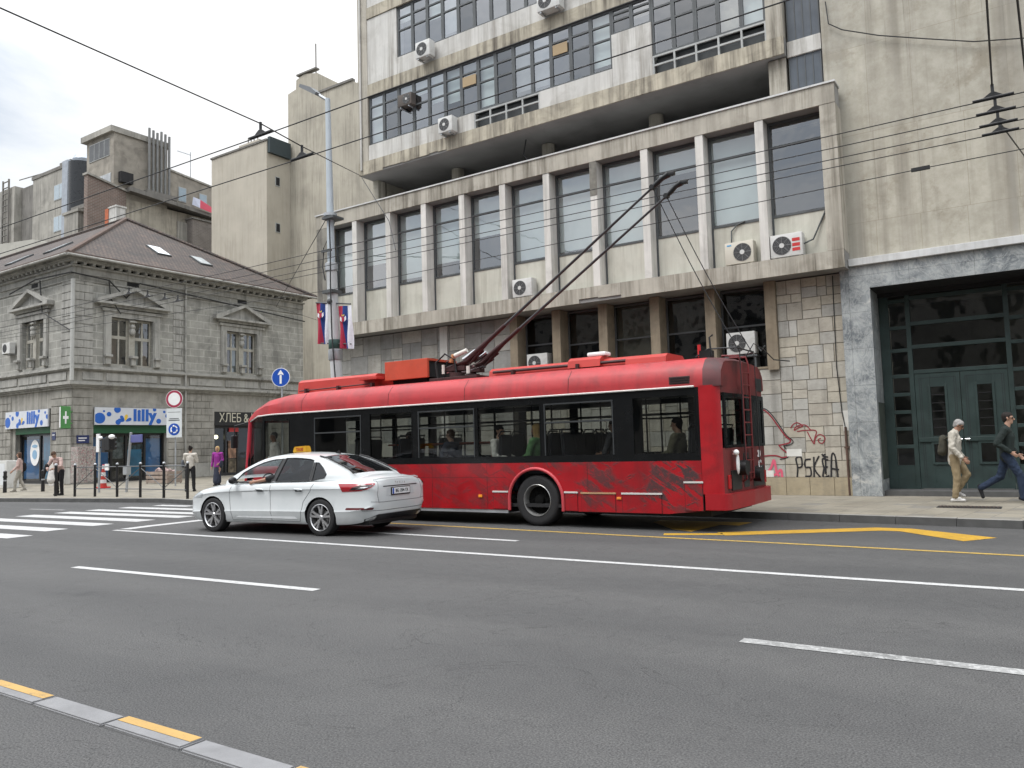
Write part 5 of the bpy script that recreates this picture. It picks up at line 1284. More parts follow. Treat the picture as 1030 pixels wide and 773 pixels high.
# interior
bp('floor', MB().box(XF+.4, XR-.06, YN+.05, YF-.05, .36, .42), M_DARK)
bp('ceiling', MB().box(XF+.6, XR-.1, YN+.06, YF-.06, 2.40, 2.43).box(-15.6, -4.8, YN+.06, YN+.35, 2.30, 2.40).box(-15.6, -4.8, YF-.35, YF-.06, 2.30, 2.40), M_BCEIL)
bp('light_strip', MB().box(-15, -5, YN+.45, YN+.55, 2.385, 2.399).box(-15, -5, YF-.55, YF-.45, 2.385, 2.399), plain('lamp_cover', (.5, .5, .48), .4))
bp('side_lining', MB().box(-16, -4.8, YN+.05, YN+.07, 1.12, 1.25).box(-16, -4.8, YF-.07, YF-.05, 1.12, 1.25), plain('lining', (.06, .06, .065), .6))
bp('cab_wall', MB().box(-14.95, -14.15, YN+.06, YN+.10, .42, 2.40).box(-14.6, -14.55, YN+.1, YC+.2, .42, 2.40).box(-6.36, -6.04, YN+.07, YN+.5, .42, 2.40), M_DARK)
def seat_mb(face=1):
    mb = MB(); mb.box(-.22, .22, -.21, .21, .40, .48, 0, .03)
    bm = bmesh.new(); bmesh.ops.create_cube(bm, size=1)
    for v in bm.verts: v.co = Vector((face*.24+v.co.x*.07+face*(v.co.z+.5)*.06, v.co.y*.42, .82+v.co.z*.72))
    bmesh.ops.bevel(bm, geom=bm.edges[:], offset=.03, segments=2, affect='EDGES'); mb.addbm(bm)
    mb.box(-.1, .1, -.05, .05, 0, .40); mb.tube([(face*.26, -.2, 1.14), (face*.31, -.18, 1.24), (face*.31, .18, 1.24), (face*.26, .2, 1.14)], .014, 6); return mb
SEATM = {f: seat_mb(f).mesh('seat', [M_BSEAT], smooth=40) for f in (1, -1)}
def seat(x, y, f):
    o = bpy.data.objects.new('seat', SEATM[f]); COL.objects.link(o); o.parent = BX; o.location = Vector((x, y, .58)) - Vector(BX.location)
for x, f in ((-13.2, 1), (-11.9, 1), (-9.25, 1), (-8.1, 1), (-7.25, -1), (-5.3, 1)):
    for y in (YN+.33, YN+.78, YF-.33, YF-.78): seat(x, y, f)
mb = MB()
for x in (-13.6, -12.5, -11.05, -10.2, -9.7, -8.75, -7.6, -6.6, -5.9): mb.cyl((x, YN+1.02, .42), (x, YN+1.02, 2.40), .017, n=7).cyl((x+.2, YF-1.02, .42), (x+.2, YF-1.02, 2.40), .017, n=7)
mb.tube([(-14, YN+1.02, 2.05), (-5, YN+1.02, 2.05)], .016, 6).tube([(-14, YF-1.02, 2.05), (-5, YF-1.02, 2.05)], .016, 6)
bp('handrail', mb, M_BLACK)
bp('handrail', MB().tube([(-12.8, YN+1.1, 1.62), (-9.85, YN+1.1, 1.62), (-9.8, YN+1.1, .5)], .02, 8).tube([(-12.8, YF-.25, 1.60), (-9.9, YF-.25, 1.60)], .018, 8).cyl((-11.0, YN+1.1, .5), (-11.0, YN+1.1, 1.62), .02), M_ORAIL)
# wheels
def bus_wheel(c, s):
    """s=-1 outer face towards -Y"""
    x, y, z = c
    tp = [(.30, -.145), (.40, -.155), (.455, -.15), (.478, -.12), (.485, -.05), (.485, .05), (.478, .12), (.455, .15), (.30, .15)]
    w = bp('wheel', MB().lathe([(.0, .05), (.30, .05), (.30, -.02), (.0, -.02)], (x, y, z), 'y', 28), plain('wheel_black', (.008, .008, .008), .9, spec=.05), 40)
    subw('tyre', MB().lathe([(r, h*(-s)) for r, h in tp], (x, y, z), 'y', 40), M_RUBBER, w, 50)
    rp = [(.305, .15), (.295, .158), (.285, .14), (.275, .10), (.262, .02), (.215, -.0), (.20, .02)]
    subw('rim', MB().lathe([(r, h*s) for r, h in rp], (x, y, z), 'y', 40), surf('dull_rim', (.36, .36, .35), .35, .2, 6, dark=(.1, .09, .08), damt=.5, ds=5, metal=.6, bump=0), w, 35)
    mb = MB(); mb.lathe([(.20, .02*s), (.11, .01*s), (.09, .08*s), (0.001, .09*s)], (x, y, z), 'y', 24)
    for k in range(10): a = 2*PI*k/10; mb.cyl((x+.16*math.cos(a), y, z+.16*math.sin(a)), (x+.16*math.cos(a), y+.04*s, z+.16*math.sin(a)), .018, n=6)
    subw('hub', mb, plain('greasy_hub', (.008, .008, .008), .9, spec=.05), w, 40)
for x, _ in AX:
    bus_wheel((x, YN+.19, .487), -1); bus_wheel((x, YF-.19, .487), 1)
for x, r in AX:
    mb = MB(); pts = [(x+r*1.0*math.cos(a), YN-.012, .50+r*.98*math.sin(a)) for a in [PI*k/20 for k in range(21)]]
    pts = [(x+r, YN-.012, .30)]+pts+[(x-r, YN-.012, .30)]
    bp('wheel_arch', MB().tube(pts, .032, 8), surf('arch_trim', (.46, .055, .065), .4, .1, 3, bump=0), 60)
    bp('wheel_well', MB().box(x-.62, x+.62, YN+.45, YF-.45, .3, 1.12), M_DARK)
bp('chassis', MB().box(-16.3, -14.7, YN+.15, YF-.15, .24, .40).box(-13.3, -8.75, YN+.10, YF-.10, .24, .40).box(-7.4, -4.7, YN+.14, YF-.14, .26, .42).cyl((-8.07, YN+.2, .487), (-8.07, YF-.2, .487), .09), M_DARK)
bp('skirt_strip', MB().box(-13.3, -8.72, YN+.012, YN+.04, .235, .298), M_STEEL)
# hatches low on the side
def hatch(x0, x1, z0, z1, strip, lt):
    mb = MB(); mb.box(x0-.008, x1+.008, YN-.001, YN+.03, z0-.008, z1+.008, 1).box(x0, x1, YN-.012, YN+.03, z0, z1, 0, .006)
    if strip: mb.box(x0-.015, x1+.015, YN-.022, YN+.02, z1+.004, z1+.034, 2)
    bp('hatch', mb, [M_BRED, M_DARK, strip or M_STEEL])
M_STRIPW = plain('hatch_strip', (.55, .54, .52), .4); M_STRIPO = plain('hatch_strip_ochre', (.40, .25, .14), .5)
hatch(-9.05, -8.71, .315, .63, M_STRIPW, 0); hatch(-7.43, -7.17, .31, .63, M_STRIPW, 0); hatch(-7.08, -6.40, .30, .62, M_STRIPO, 0); hatch(-6.26, -5.52, .30, .62, M_STRIPW, 0); hatch(-5.09, -4.78, .36, .82, M_STRIPW, 0)
bp('side_marker', MB().box(-9.41, -9.32, YN-.02, YN, .53, .585, 0, .01), plain('amber', (.85, .30, .03), .3))
bp('side_marker', MB().box(-6.37, -6.28, YN-.02, YN, .53, .575, 0, .01), plain('amber', (.75, .25, .04), .3))
# rear bumper, ladder, boxes, rope catchers, numbers
bmp = [(-4.74, YN-.01)]+[(x+.07, y) for x, y in arc(XR-.16, YN+.15, .16, -PI/2, 0, 6)]+[(XR+.10, YC)]+[(x+.07, y) for x, y in arc(XR-.16, YF-.15, .16, 0, PI/2, 6)]+[(-4.74, YF+.01)]
mb = plan_strip(.38, .645, bmp)
for a, b in zip(bmp[:-1], bmp[1:]): mb.quad((*a, .645), (*b, .645), (b[0]-.12, YC+(b[1]-YC)*.94, .645), (a[0]-.12, YC+(a[1]-YC)*.94, .645)); mb.quad((*a, .38), (*b, .38), (b[0]-.12, YC+(b[1]-YC)*.94, .36), (a[0]-.12, YC+(a[1]-YC)*.94, .36))
bp('rear_bumper', mb, surf('bumper_red', (.32, .010, .016), .4, .15, 2, dark=(.08, .01, .012), damt=.5, ds=2, bump=0), 35)
mb = MB()
for y in (YC-.36, YC+.05): mb.tube([(XR-.25, y, 3.02), (XR+.05, y, 3.0), (XR+.09, y, 2.85), (XR+.09, y, .85), (XR+.02, y, .8)], .018, 6)
for k in range(9): mb.tube([(XR+.09, YC-.36, .95+k*.22), (XR+.09, YC+.05, .95+k*.22)], .013, 6)
bp('ladder', mb, surf('ladder_red', (.16, .02, .022), .45, .2, 4, bump=0))
bp('rear_hatch', MB().box(XR-.01, XR+.03, YN+.32, YC-.42, .68, 1.02, 0, .01).box(XR-.01, XR+.033, YC-.30, YC+.0, .70, 1.3, 0, .01).box(XR-.01, XR+.03, YC+.25, YF-.35, .68, 1.05, 0, .01), M_BLACK)
for y_, z_ in ((YC-.5, 1.05), (YC+.32, .90)): bp('rope_catcher', MB().cyl((XR+.02, y_, z_), (XR+.16, y_, z_), .13, n=20), M_BLACK, 40)
bp('latch_box', MB().box(XR, XR+.05, YC-.12, YC+.0, .95, 1.2), M_BLACK)
for y in (YN+.22, YF-.27):
    bp('tail_light', MB().box(XR+.0, XR+.03, y-.05, y+.05, .72, .95, 0, .01), plain('tail_red', (.35, .01, .012), .25))
bp('white_bag', MB().ball((XR+.10, YN+.42, 1.13), .08, .35, .7, 2.3).ball((XR+.1, YN+.36, 1.32), .05), M_SIGNW, 60)
My = frame((XR+.028, YF-.62, 1.26), (0, 1, 0), (0, 0, 1))
text_mesh('fleet_number', '20', .17, pmat(BX).inverted() @ My, M_SIGNW, BX, .004, .004)
text_mesh('fleet_letter', 'C', .24, pmat(BX).inverted() @ frame((XR+.03, YF-.6, 1.05), (0, 1, 0), (0, 0, 1)), M_SIGNW, BX, .004, .008)
bp('white_plate', MB().box(XR+.02, XR+.03, YF-.68, YF-.52, .82, .90), M_SIGNW)
bp('rear_caption', MB().box(XR+.016, XR+.02, YN+.42, YN+.72, 1.28, 1.31).box(XR+.016, XR+.02, YN+.42, YN+.66, 1.335, 1.355), plain('faint_caption', (.5, .25, .25), .5))
bp('rear_louvre', MB().box(XR-.01, XR+.02, YF-.55, YF-.2, 2.42, 2.66, 0, .01), M_BLACK)
# roof gear
M_ROOFRED = surf('roof_cover_red', (.43, .04, .032), .5, .12, 2, dark=(.15, .04, .03), damt=.4, ds=2, bump=0)
def humped(x0, x1, y0, y1, z0, z1):
    mb = MB(); mb.prism([(y0, z0), (y0+.03, z1-.06), (y0+.12, z1), (y1-.12, z1), (y1-.03, z1-.06), (y1, z0)], x0, x1, 'x'); return mb
bp('roof_cover', humped(-15.35, -12.75, 13.45, 14.75, 2.93, 3.30), M_ROOFRED)
bp('roof_cover', MB().box(-13.1, -12.55, 13.3, 13.7, 3.14, 3.20, 0, .01), M_ROOFRED)
bp('roof_rail', MB().tube([(-15.2, 13.38, 3.02), (-12.7, 13.38, 3.05)], .015, 6).tube([(-9.4, 13.45, 3.06), (-6.3, 13.45, 3.06)], .03, 8), M_MAROON)
mb = MB()
for x in (-15.0, -13.9, -12.8, -8.9, -7.4): mb.box(x, x+.06, 13.35, 13.45, 2.93, 3.07)
bp('rail_foot', mb, M_MAROON)
mb = MB(); mb.box(-12.52, -11.25, 13.55, 13.62, 3.10, 3.53, 0, .01).box(-12.52, -11.25, 14.55, 14.62, 3.10, 3.53, 0, .01).box(-12.52, -11.25, 13.621, 14.549, 3.48, 3.53).box(-12.52, -12.46, 13.621, 14.549, 3.10, 3.479).box(-11.75, -11.3, 13.63, 14.54, 3.12, 3.47, 1)
bp('resistor_box', mb, [surf('orange_red', (.48, .07, .035), .5, .1, 2, dark=(.2, .05, .03), damt=.4, ds=2, bump=0), M_DARK])
bp('box_mount', MB().box(-12.4, -11.4, 13.7, 14.5, 2.95, 3.10), M_DARK)
mb = MB(); mb.box(-11.2, -9.9, 13.55, 14.65, 2.97, 3.06, 0, .01)
for y in (13.82, 14.38):
    mb.lathe([(.17, 3.06), (.17, 3.16), (.09, 3.17), (.09, 3.34), (.0, 3.36)], (-10.62, y, 0), 'z', 16)
    mb.box(-10.95, -10.35, y-.10, y+.10, 3.20, 3.30, 0, .01)
    mb.tube([(-10.98, y-.07, 3.25), (-10.3, y-.07, 3.40), (-9.95, y-.07, 3.60)], .035, 8).tube([(-10.98, y+.07, 3.25), (-10.3, y+.07, 3.40), (-9.95, y+.07, 3.60)], .035, 8)
    mb.cyl((-10.5, y, 3.28), (-10.05, y, 3.48), .05, n=10)
bp('trolley_base', mb, M_MAROON)
mb = MB()
for y in (13.9, 14.3):
    mb.tube([(-10.5, y, 3.45), (-10.15, y, 3.62)], .055, 8).tube([(-11.0, y, 3.2), (-10.2, y, 3.30)], .028, 6)
bp('spring', mb, M_CHROME)
bp('hose', MB().tube([(-11.0, 13.6, 3.05), (-11.05, 13.6, 3.4), (-10.8, 13.62, 3.58), (-10.6, 13.7, 3.45), (-10.55, 13.7, 3.1)], .022, 8).tube([(-10.9, 13.75, 3.05), (-10.85, 13.75, 3.42), (-10.65, 13.75, 3.45), (-10.62, 13.75, 3.1)], .018, 8), M_BLACK)
bp('fuse', MB().cyl((-10.55, 13.65, 3.52), (-10.25, 13.7, 3.62), .05, n=10).cyl((-10.9, 13.68, 3.15), (-10.9, 13.68, 3.35), .035, n=8).cyl((-10.25, 13.72, 3.12), (-10.25, 13.72, 3.28), .04, n=8), plain('white_ceramic', (.62, .60, .55), .3))
bp('insulator', MB().cyl((-10.7, 13.72, 3.4), (-10.62, 13.72, 3.55), .06, n=10), plain('copper_tone', (.45, .20, .09), .4))
tips = [((-10.55, 13.82, 3.28), (-5.62, 13.27, 6.16), (-5.28, 13.26, 6.345)), ((-10.55, 14.38, 3.28), (-5.60, 13.86, 6.14), (-5.27, 13.85, 6.345))]
for b0, t0, sh in tips:
    b0, t0, sh = Vector(b0), Vector(t0), Vector(sh); dd = (t0-b0)
    p = bp('trolley_pole', MB().tube([b0, b0+dd*.16], [.075, .055], 10).tube([b0+dd*.16, b0+dd*.27], [.05, .042], 10).tube([b0+dd*.06+Vector((0, 0, -.12)), b0+dd*.17+Vector((0, 0, -.03))], .03, 8), M_MAROON, 40)
    subw('rod', MB().tube([b0+dd*.26, t0], [.034, .022], 10), surf('pole_grey', (.05, .05, .052), .35, .2, 4, bump=0), p, 60)
    hd = MB().tube([t0-dd*.01, t0+Vector((.09, 0, .06)), sh-Vector((.14, 0, .06)), sh-Vector((.02, 0, .015))], [.03, .05, .045, .06], 10)
    hd.box(sh.x-.10, sh.x+.10, sh.y-.035, sh.y+.035, sh.z-.05, sh.z+.025, 0, .01).cyl(t0-Vector((0, .06, 0)), t0+Vector((0, .06, 0)), .045, n=10)
    subw('collector', hd, M_BLACK, p, 40)
for (b0, t0, sh), ye in zip(tips, (YC-.5, YC+.32)):
    t0 = Vector(t0)
    e = Vector((XR+.12, ye, 3.05)); pts = []
    for k in range(13): u = k/12; q = t0.lerp(e, u); q.z -= .10*math.sin(PI*u); pts.append(q)
    pts.append(Vector((XR+.13, ye, 1.1)))
    bp('trolley_rope', MB().tube(pts, .009, 5), M_CABLE)
bp('roof_cover', humped(-9.55, -6.2, 13.5, 14.7, 2.95, 3.15), M_ROOFRED)
bp('roof_hatch', humped(-7.6, -6.9, 13.4, 14.2, 3.0, 3.20), M_ROOFRED)
bp('roof_hatch', humped(-6.35, -5.55, 13.35, 14.3, 2.93, 3.13), M_ROOFRED)
bp('roof_aerial', MB().box(-7.25, -6.85, 13.55, 13.8, 3.21, 3.29, 0, .03), M_SIGNW)
bp('rear_roof_frame', MB().tube([(-5.0, 13.4, 3.0), (-4.75, 13.35, 3.12), (-4.3, 13.5, 3.12), (-4.25, 14.3, 3.1), (-4.6, 14.6, 3.05)], .014, 6).tube([(-4.7, 13.35, 3.0), (-4.72, 13.35, 3.32), (-4.66, 13.35, 3.36)], .018, 6).tube([(-4.3, 14.0, 3.0), (-4.15, 14.0, 3.22), (-4.0, 14.1, 3.1), (-3.95, 14.5, 2.95), (-3.75, 14.8, 2.93)], .011, 6).box(-4.9, -4.7, 13.3, 13.5, 2.95, 3.1), M_BLACK)
bp('roof_aerial', MB().cyl((-4.95, 13.45, 3.0), (-4.95, 13.45, 3.22), .03, n=8), M_RED)
# ------------------------------------------------------------------ white taxi
from mathutils.bvhtree import BVHTree
def carpaint():
    g = G('white_car_paint'); o = g.obj()
    n = g.noise(o, 3, 4); z = g.sep(o)[2]
    c = g.mix(g.ramp(n, .3, .7), (.54, .57, .575), (.59, .61, .615))
    d = g.m('MULTIPLY', g.ramp(z, .55, .2, 0., 1.), g.ramp(g.noise(o, 9, 5), .4, .7)); c = g.mix(g.m('MULTIPLY', d, .22), c, (.30, .28, .25))
    g.bsdf(Base_Color=c, Roughness=.28, Specular_IOR_Level=.5, Coat_Weight=.8, Coat_Roughness=.03); return g.mat
M_CPAINT = carpaint()
M_CGLASS = glass('car_glass_tinted', (.10, .105, .11), .01, 0, 1.5)
M_CGLASSF = glass('car_glass_clear', (.55, .60, .60), .01, 0, 1.1)
M_CBLK = plain('black_trim', (.010, .010, .011), .45)
M_TLRED = plain('tail_lens_red', (.27, .006, .012), .12, spec=.8)
M_TLDK = plain('tail_lens_dark', (.03, .012, .014), .1, spec=.8)
M_ALLOY = plain('alloy', (.60, .60, .61), .3, metal=.85)
CAR_L = (-11.06, 11.03, 0); CAR_A = math.atan2(-.21, -2.83)
CAR = thing('taxi', 'white liftback taxi with a yellow roof sign pulling past the trolleybus', 'car', CAR_L, CAR_A)
def lerp_table(tab, x):
    """smooth interpolation of rows (x, v1, v2, ...)"""
    for i in range(len(tab)-1):
        if tab[i][0] <= x <= tab[i+1][0]:
            t = (x-tab[i][0])/(tab[i+1][0]-tab[i][0]); p0 = tab[max(i-1, 0)]; p1 = tab[i]; p2 = tab[i+1]; p3 = tab[min(i+2, len(tab)-1)]
            out = []
            for k in range(1, len(p1)):
                h = p2[0]-p1[0]
                m1 = (p2[k]-p0[k])/(p2[0]-p0[0])*h if p2[0] != p0[0] else 0; m2 = (p3[k]-p1[k])/(p3[0]-p1[0])*h if p3[0] != p1[0] else 0
                t2, t3 = t*t, t*t*t
                out.append((2*t3-3*t2+1)*p1[k]+(t3-2*t2+t)*m1+(-2*t3+3*t2)*p2[k]+(t3-t2)*m2)
            return out
    return list(tab[0][1:]) if x < tab[0][0] else list(tab[-1][1:])
#  x    zbot  wsill wmid  wsh   zsh   ztop(centre)
ST = [(-1.13, .42, .52, .66, .60, .86, .955), (-1.10, .36, .66, .77, .70, .92, 1.01), (-1.02, .30, .76, .845, .76, .955, 1.05), (-.85, .235, .83, .895, .80, .975, 1.085), (-.55, .20, .875, .922, .84, .975, 1.08), (-.1, .19, .885, .932, .872, .972, 1.04), (.5, .19, .885, .930, .885, .962, 1.01), (1.2, .19, .885, .928, .888, .95, 1.0), (2.0, .19, .885, .928, .885, .925, .985), (2.5, .19, .885, .928, .875, .90, .985), (2.9, .195, .885, .925, .855, .865, .955), (3.25, .20, .86, .905, .81, .815, .90), (3.5, .21, .79, .845, .72, .745, .82), (3.66, .23, .66, .72, .60, .66, .72), (3.735, .27, .48, .54, .42, .58, .62), (3.75, .33, .40, .44, .34, .52, .55)]
def section(x):
    zb, ws, wm, wsh, zs, zt = lerp_table(ST, x)
    zm = zb+(zs-zb)*.52
    return [(0, zb), (ws-.12, zb), (ws-.03, zb+.015), (ws, zb+.06), (ws+(wm-ws)*.5, zb+(zm-zb)*.45), (wm-.002, zb+(zm-zb)*.62), (wm-.016, zb+(zm-zb)*.72), (wm-.016, zm+(zs-zm)*.25), (wm-.018, zm+(zs-zm)*.62), (wm-(wm-wsh)*.12, zm+(zs-zm)*.68), (wm-(wm-wsh)*.30, zm+(zs-zm)*.80), (wsh+(wm-wsh)*.30, zs-.022), (wsh, zs-.004), (wsh-.03, zs+.006), (wsh*.72, zs+(zt-zs)*.55), (wsh*.4, zs+(zt-zs)*.88), (0, zt)]
xs = []
for a, b, n in ((-1.13, -.85, 12), (-.85, 3.25, 62), (3.25, 3.75, 16)):
    xs += [a+(b-a)*k/n for k in range(n)]
xs.append(3.75)
body = MB(); rows = []
for x in xs:
    h = section(x); rows.append([(x, p[0], p[1]) for p in h]+[(x, -p[0], p[1]) for p in h[-2:0:-1]])
n = len(rows[0]); vs = [v for r in rows for v in r]; fs = []
for i in range(len(rows)-1):
    for k in range(n): fs.append((i*n+k, i*n+(k+1) % n, (i+1)*n+(k+1) % n, (i+1)*n+k))
fs += [tuple(range(n)), tuple((len(rows)-1)*n+k for k in range(n))[::-1]]
body.add(vs, fs)
me = body.mesh('car_raw', [M_CPAINT, M_CBLK])
raw = bpy.data.objects.new('car_raw', me); COL.objects.link(raw)
BVH0 = None
_bm = bmesh.new(); _bm.from_mesh(me); BVH0 = BVHTree.FromBMesh(_bm); _bm.free()
cut = MB()
for ax in (0, 2.84):
    for s in (-1, 1): cut.cyl((ax, s*.55, .335), (ax, s*1.2, .335), .372, n=48)
co_ = bpy.data.objects.new('cut_raw', cut.mesh('cut_raw', [M_CBLK])); COL.objects.link(co_)
md = raw.modifiers.new('b', 'BOOLEAN'); md.operation = 'DIFFERENCE'; md.object = co_; md.solver = 'EXACT'
dg = bpy.context.evaluated_depsgraph_get()
me2 = bpy.data.meshes.new_from_object(raw.evaluated_get(dg)); me2.name = 'body'
bpy.data.objects.remove(raw); bpy.data.objects.remove(co_)
# wheel wells and floor read black
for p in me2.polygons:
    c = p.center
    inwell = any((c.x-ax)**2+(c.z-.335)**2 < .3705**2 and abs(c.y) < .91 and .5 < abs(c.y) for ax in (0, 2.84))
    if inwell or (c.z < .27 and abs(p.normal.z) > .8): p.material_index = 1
me2.shade_smooth(); me2.set_sharp_from_angle(angle=rad(32))
bo = bpy.data.objects.new('body', me2); COL.objects.link(bo); bo.parent = CAR
def cp(name, mb, mats, smooth=None, parent=CAR, fix=True): return mb.build(name, mats, parent, smooth, fix=fix)
# greenhouse: roof strip with windscreen and rear glass, side panels with window openings
TOP = [(-.70, .93), (-.48, 1.125), (-.18, 1.265), (.12, 1.375), (.36, 1.435), (.65, 1.468), (1.0, 1.482), (1.3, 1.475), (1.55, 1.445), (1.78, 1.385), (2.05, 1.275), (2.32, 1.14), (2.58, 1.0)]
def topz(x): return lerp_table(TOP, x)[0]
def side_y(x, z):
    t = max(0., (z-.93)/.55); yb = .872-.045*((x-1.0)/1.6)**2-(.06*max(0, -x-.1) if x < -.1 else 0)
    return yb-.235*t-.06*t*t
TX = [-.70+3.28*k/54 for k in range(55)]
ROOFB = MB(); MC = 13
strip_rows = []
for x in TX:
    z = topz(x); ye = side_y(x, z)-.02; r = []
    for k in range(MC):
        y = ye*(1-2*k/(MC-1)); r.append((x, y, z+.045*(1-(y/max(ye, .01))**2)*(1. if .2 < x < 1.8 else .7)))
    strip_rows.append(r)
XRG0, XRG1, XWS0, XWS1 = -.52, .30, 1.66, 2.48
def region(x, k):
    if XRG0 < x < XRG1 and 1 <= k <= MC-3: return 'rear'
    if XWS0 < x < XWS1 and 1 <= k <= MC-3: return 'front'
    return None
RG, WG = MB(), MB()
for i in range(len(TX)-1):
    for k in range(MC-1):
        q = [strip_rows[i][k], strip_rows[i][k+1], strip_rows[i+1][k+1], strip_rows[i+1][k]]
        rg = region((TX[i]+TX[i+1])/2, k)
        (RG if rg == 'rear' else WG if rg == 'front' else ROOFB).quad(*q)
def weld(mb, name, mats, parent=CAR, smooth=35, sol=0):
    me = mb.mesh(name, mats, fix=False); bm = bmesh.new(); bm.from_mesh(me); bmesh.ops.remove_doubles(bm, verts=bm.verts, dist=2e-4); bmesh.ops.recalc_face_normals(bm, faces=bm.faces); bm.to_mesh(me); bm.free()
    me.shade_smooth(); me.set_sharp_from_angle(angle=rad(smooth)); o = bpy.data.objects.new(name, me); COL.objects.link(o); o.parent = parent; return o
DLO_T = [(x, topz(x)-.062) for x in [.30+1.38*k/16 for k in range(17)]]
def belt(x): return .985+.02*(1.2-x)/1.4 if x < 2.3 else .963
hole_f = [(1.30, belt(1.3))]+[(x, belt(x)) for x in (1.6, 1.9, 2.15)]+[(2.30, .99), (2.28, 1.02)]+[(x, topz(x)-.075) for x in (2.15, 2.0, 1.85, 1.7, 1.55, 1.4, 1.22)]
hole_r = [(.34, belt(.34)), (.7, belt(.7)), (1.19, belt(1.19))]+[(1.12, topz(1.12)-.066)]+[(x, topz(x)-.066) for x in (.9, .7, .5)]+[(.40, topz(.4)-.075), (.36, 1.25)]
hole_q = [(.0, 1.05), (.28, belt(.28)), (.325, 1.33), (.24, 1.315), (.10, 1.22), (-.02, 1.11)]
outl = [(x, topz(x)) for x in TX]+[(2.58, .90), (1.2, .90), (-.70, .90)]
for s in (1, -1):
    pl = [[Vector((p[0], p[1], 0)) for p in poly] for poly in (outl, hole_f[::-1], hole_r[::-1], hole_q[::-1])]
    flat = [p for poly in pl for p in poly]; tr = tessellate_polygon(pl)
    mb = MB(); mb.add([(p.x, s*(side_y(p.x, p.y)-.02), p.y) for p in flat], [tuple(t) for t in tr])
    weld(mb, 'window_surround', [M_CPAINT], smooth=40)
    for h, m in ((hole_f, None), (hole_r, M_CGLASS), (hole_q, M_CGLASS)):
        pts = [(p[0], s*(side_y(p[0], p[1])-.026), p[1]) for p in h]
        rim = MB().tube([Vector(p)+Vector((0, s*.006, 0)) for p in pts+[pts[0]]], .013, 6); cp('window_trim', rim, M_CBLK)
        if h is hole_f and s == 1: continue      # driver's window is down
        t2 = tessellate_polygon([[Vector((p[0], p[1], 0)) for p in h]])
        cp('window', MB().add(pts, [tuple(t) for t in t2]), m or M_CGLASS)
    b0, b1 = (1.245, belt(1.245)), (1.17, topz(1.17)-.066)
    mb = MB(); mb.add([(x, s*(side_y(x, z)-.017), z) for x, z in ((b0[0]-.055, b0[1]), (b0[0]+.055, b0[1]), (b1[0]+.055, b1[1]), (b1[0]-.055, b1[1]))], [(0, 1, 2, 3)])
    mb.add([(x, s*(side_y(x, z)-.016), z) for x, z in ((.285, belt(.3)), (.34, belt(.34)), (.37, 1.33), (.325, 1.33))], [(0, 1, 2, 3)])
    cp('door_pillar', mb, M_CBLK)
weld(ROOFB, 'roof', [M_CPAINT]); weld(RG, 'rear_glass', [glass('rear_glass_tint', (.055, .05, .05), .01, 0, 1.3)]); weld(WG, 'windscreen', [M_CGLASSF])
cp('roof_rib', MB().tube([(-.60, .60, 1.12), (-.3, .585, 1.255), (.1, .565, 1.405), (.3, .56, 1.445)], .014, 6).tube([(-.60, -.60, 1.12), (-.3, -.585, 1.255), (.1, -.565, 1.405), (.3, -.56, 1.445)], .014, 6), M_CBLK)
# interior
mb = MB()
mb.box(-.5, 2.5, -.78, .78, .22, .50)
mb.box(2.0, 2.5, -.75, .75, .5, .95, 0, .05)
for y in (.38, -.38):
    mb.box(.95, 1.5, y-.24, y+.24, .45, .58, 0, .05)
    bm = bmesh.new(); bmesh.ops.create_cube(bm, size=1)
    for v in bm.verts: v.co = Vector((.90-(v.co.z+.5)*.16+v.co.x*.14, y+v.co.y*.46, .86+v.co.z*.66))
    bmesh.ops.bevel(bm, geom=bm.edges[:], offset=.04, segments=2, affect='EDGES'); mb.addbm(bm)
    mb.box(.70, .80, y-.12, y+.12, 1.20, 1.36, 0, .04)
mb.box(-.45, .2, -.68, .68, .45, .60, 0, .05); mb.box(-.62, -.35, -.68, .68, .6, 1.02, 0, .05)
cp('seats', mb, plain('car_interior', (.018, .018, .02), .8))
cp('door_lining', MB().box(-.3, 2.3, .80, .83, .5, .93).box(-.3, 2.3, -.83, -.80, .5, .93), M_CBLK)
cp('steering_wheel', MB().lathe([(.19, 0), (.205, .012), (.19, .025), (.178, .012)], (1.82, .38, .93), 'x', 24, close=True), M_CBLK, 40)
# decals that follow the body surface
def decal(name, poly, org, u, v, m, cuts=3, lift=.004, parent=CAR, smooth=40, dirn=None):
    """poly in (u,v) around org, projected along -normal onto the body"""
    u, v = Vector(u).normalized(), Vector(v).normalized(); nn = dirn or u.cross(v)
    nn = Vector(nn).normalized(); org = Vector(org)
    tr = tessellate_polygon([[Vector((p[0], p[1], 0)) for p in poly]])
    bm = bmesh.new(); vs = [bm.verts.new(org+u*p[0]+v*p[1]) for p in poly]
    for t in tr:
        try: bm.faces.new([vs[i] for i in t])
        except Exception: pass
    bmesh.ops.subdivide_edges(bm, edges=bm.edges[:], cuts=cuts, use_grid_fill=True)
    for vt in bm.verts:
        h = BVH0.ray_cast(vt.co+nn*1.5, -nn)
        if h[0] is not None: vt.co = h[0]+(h[1] if h[1].dot(nn) > 0 else -h[1])*lift
        else: vt.co = vt.co
    bmesh.ops.recalc_face_normals(bm, faces=bm.faces)
    me = bpy.data.meshes.new(name); bm.to_mesh(me); bm.free(); me.materials.append(m); me.shade_smooth()
    o = bpy.data.objects.new(name, me); COL.objects.link(o); o.parent = parent; return o
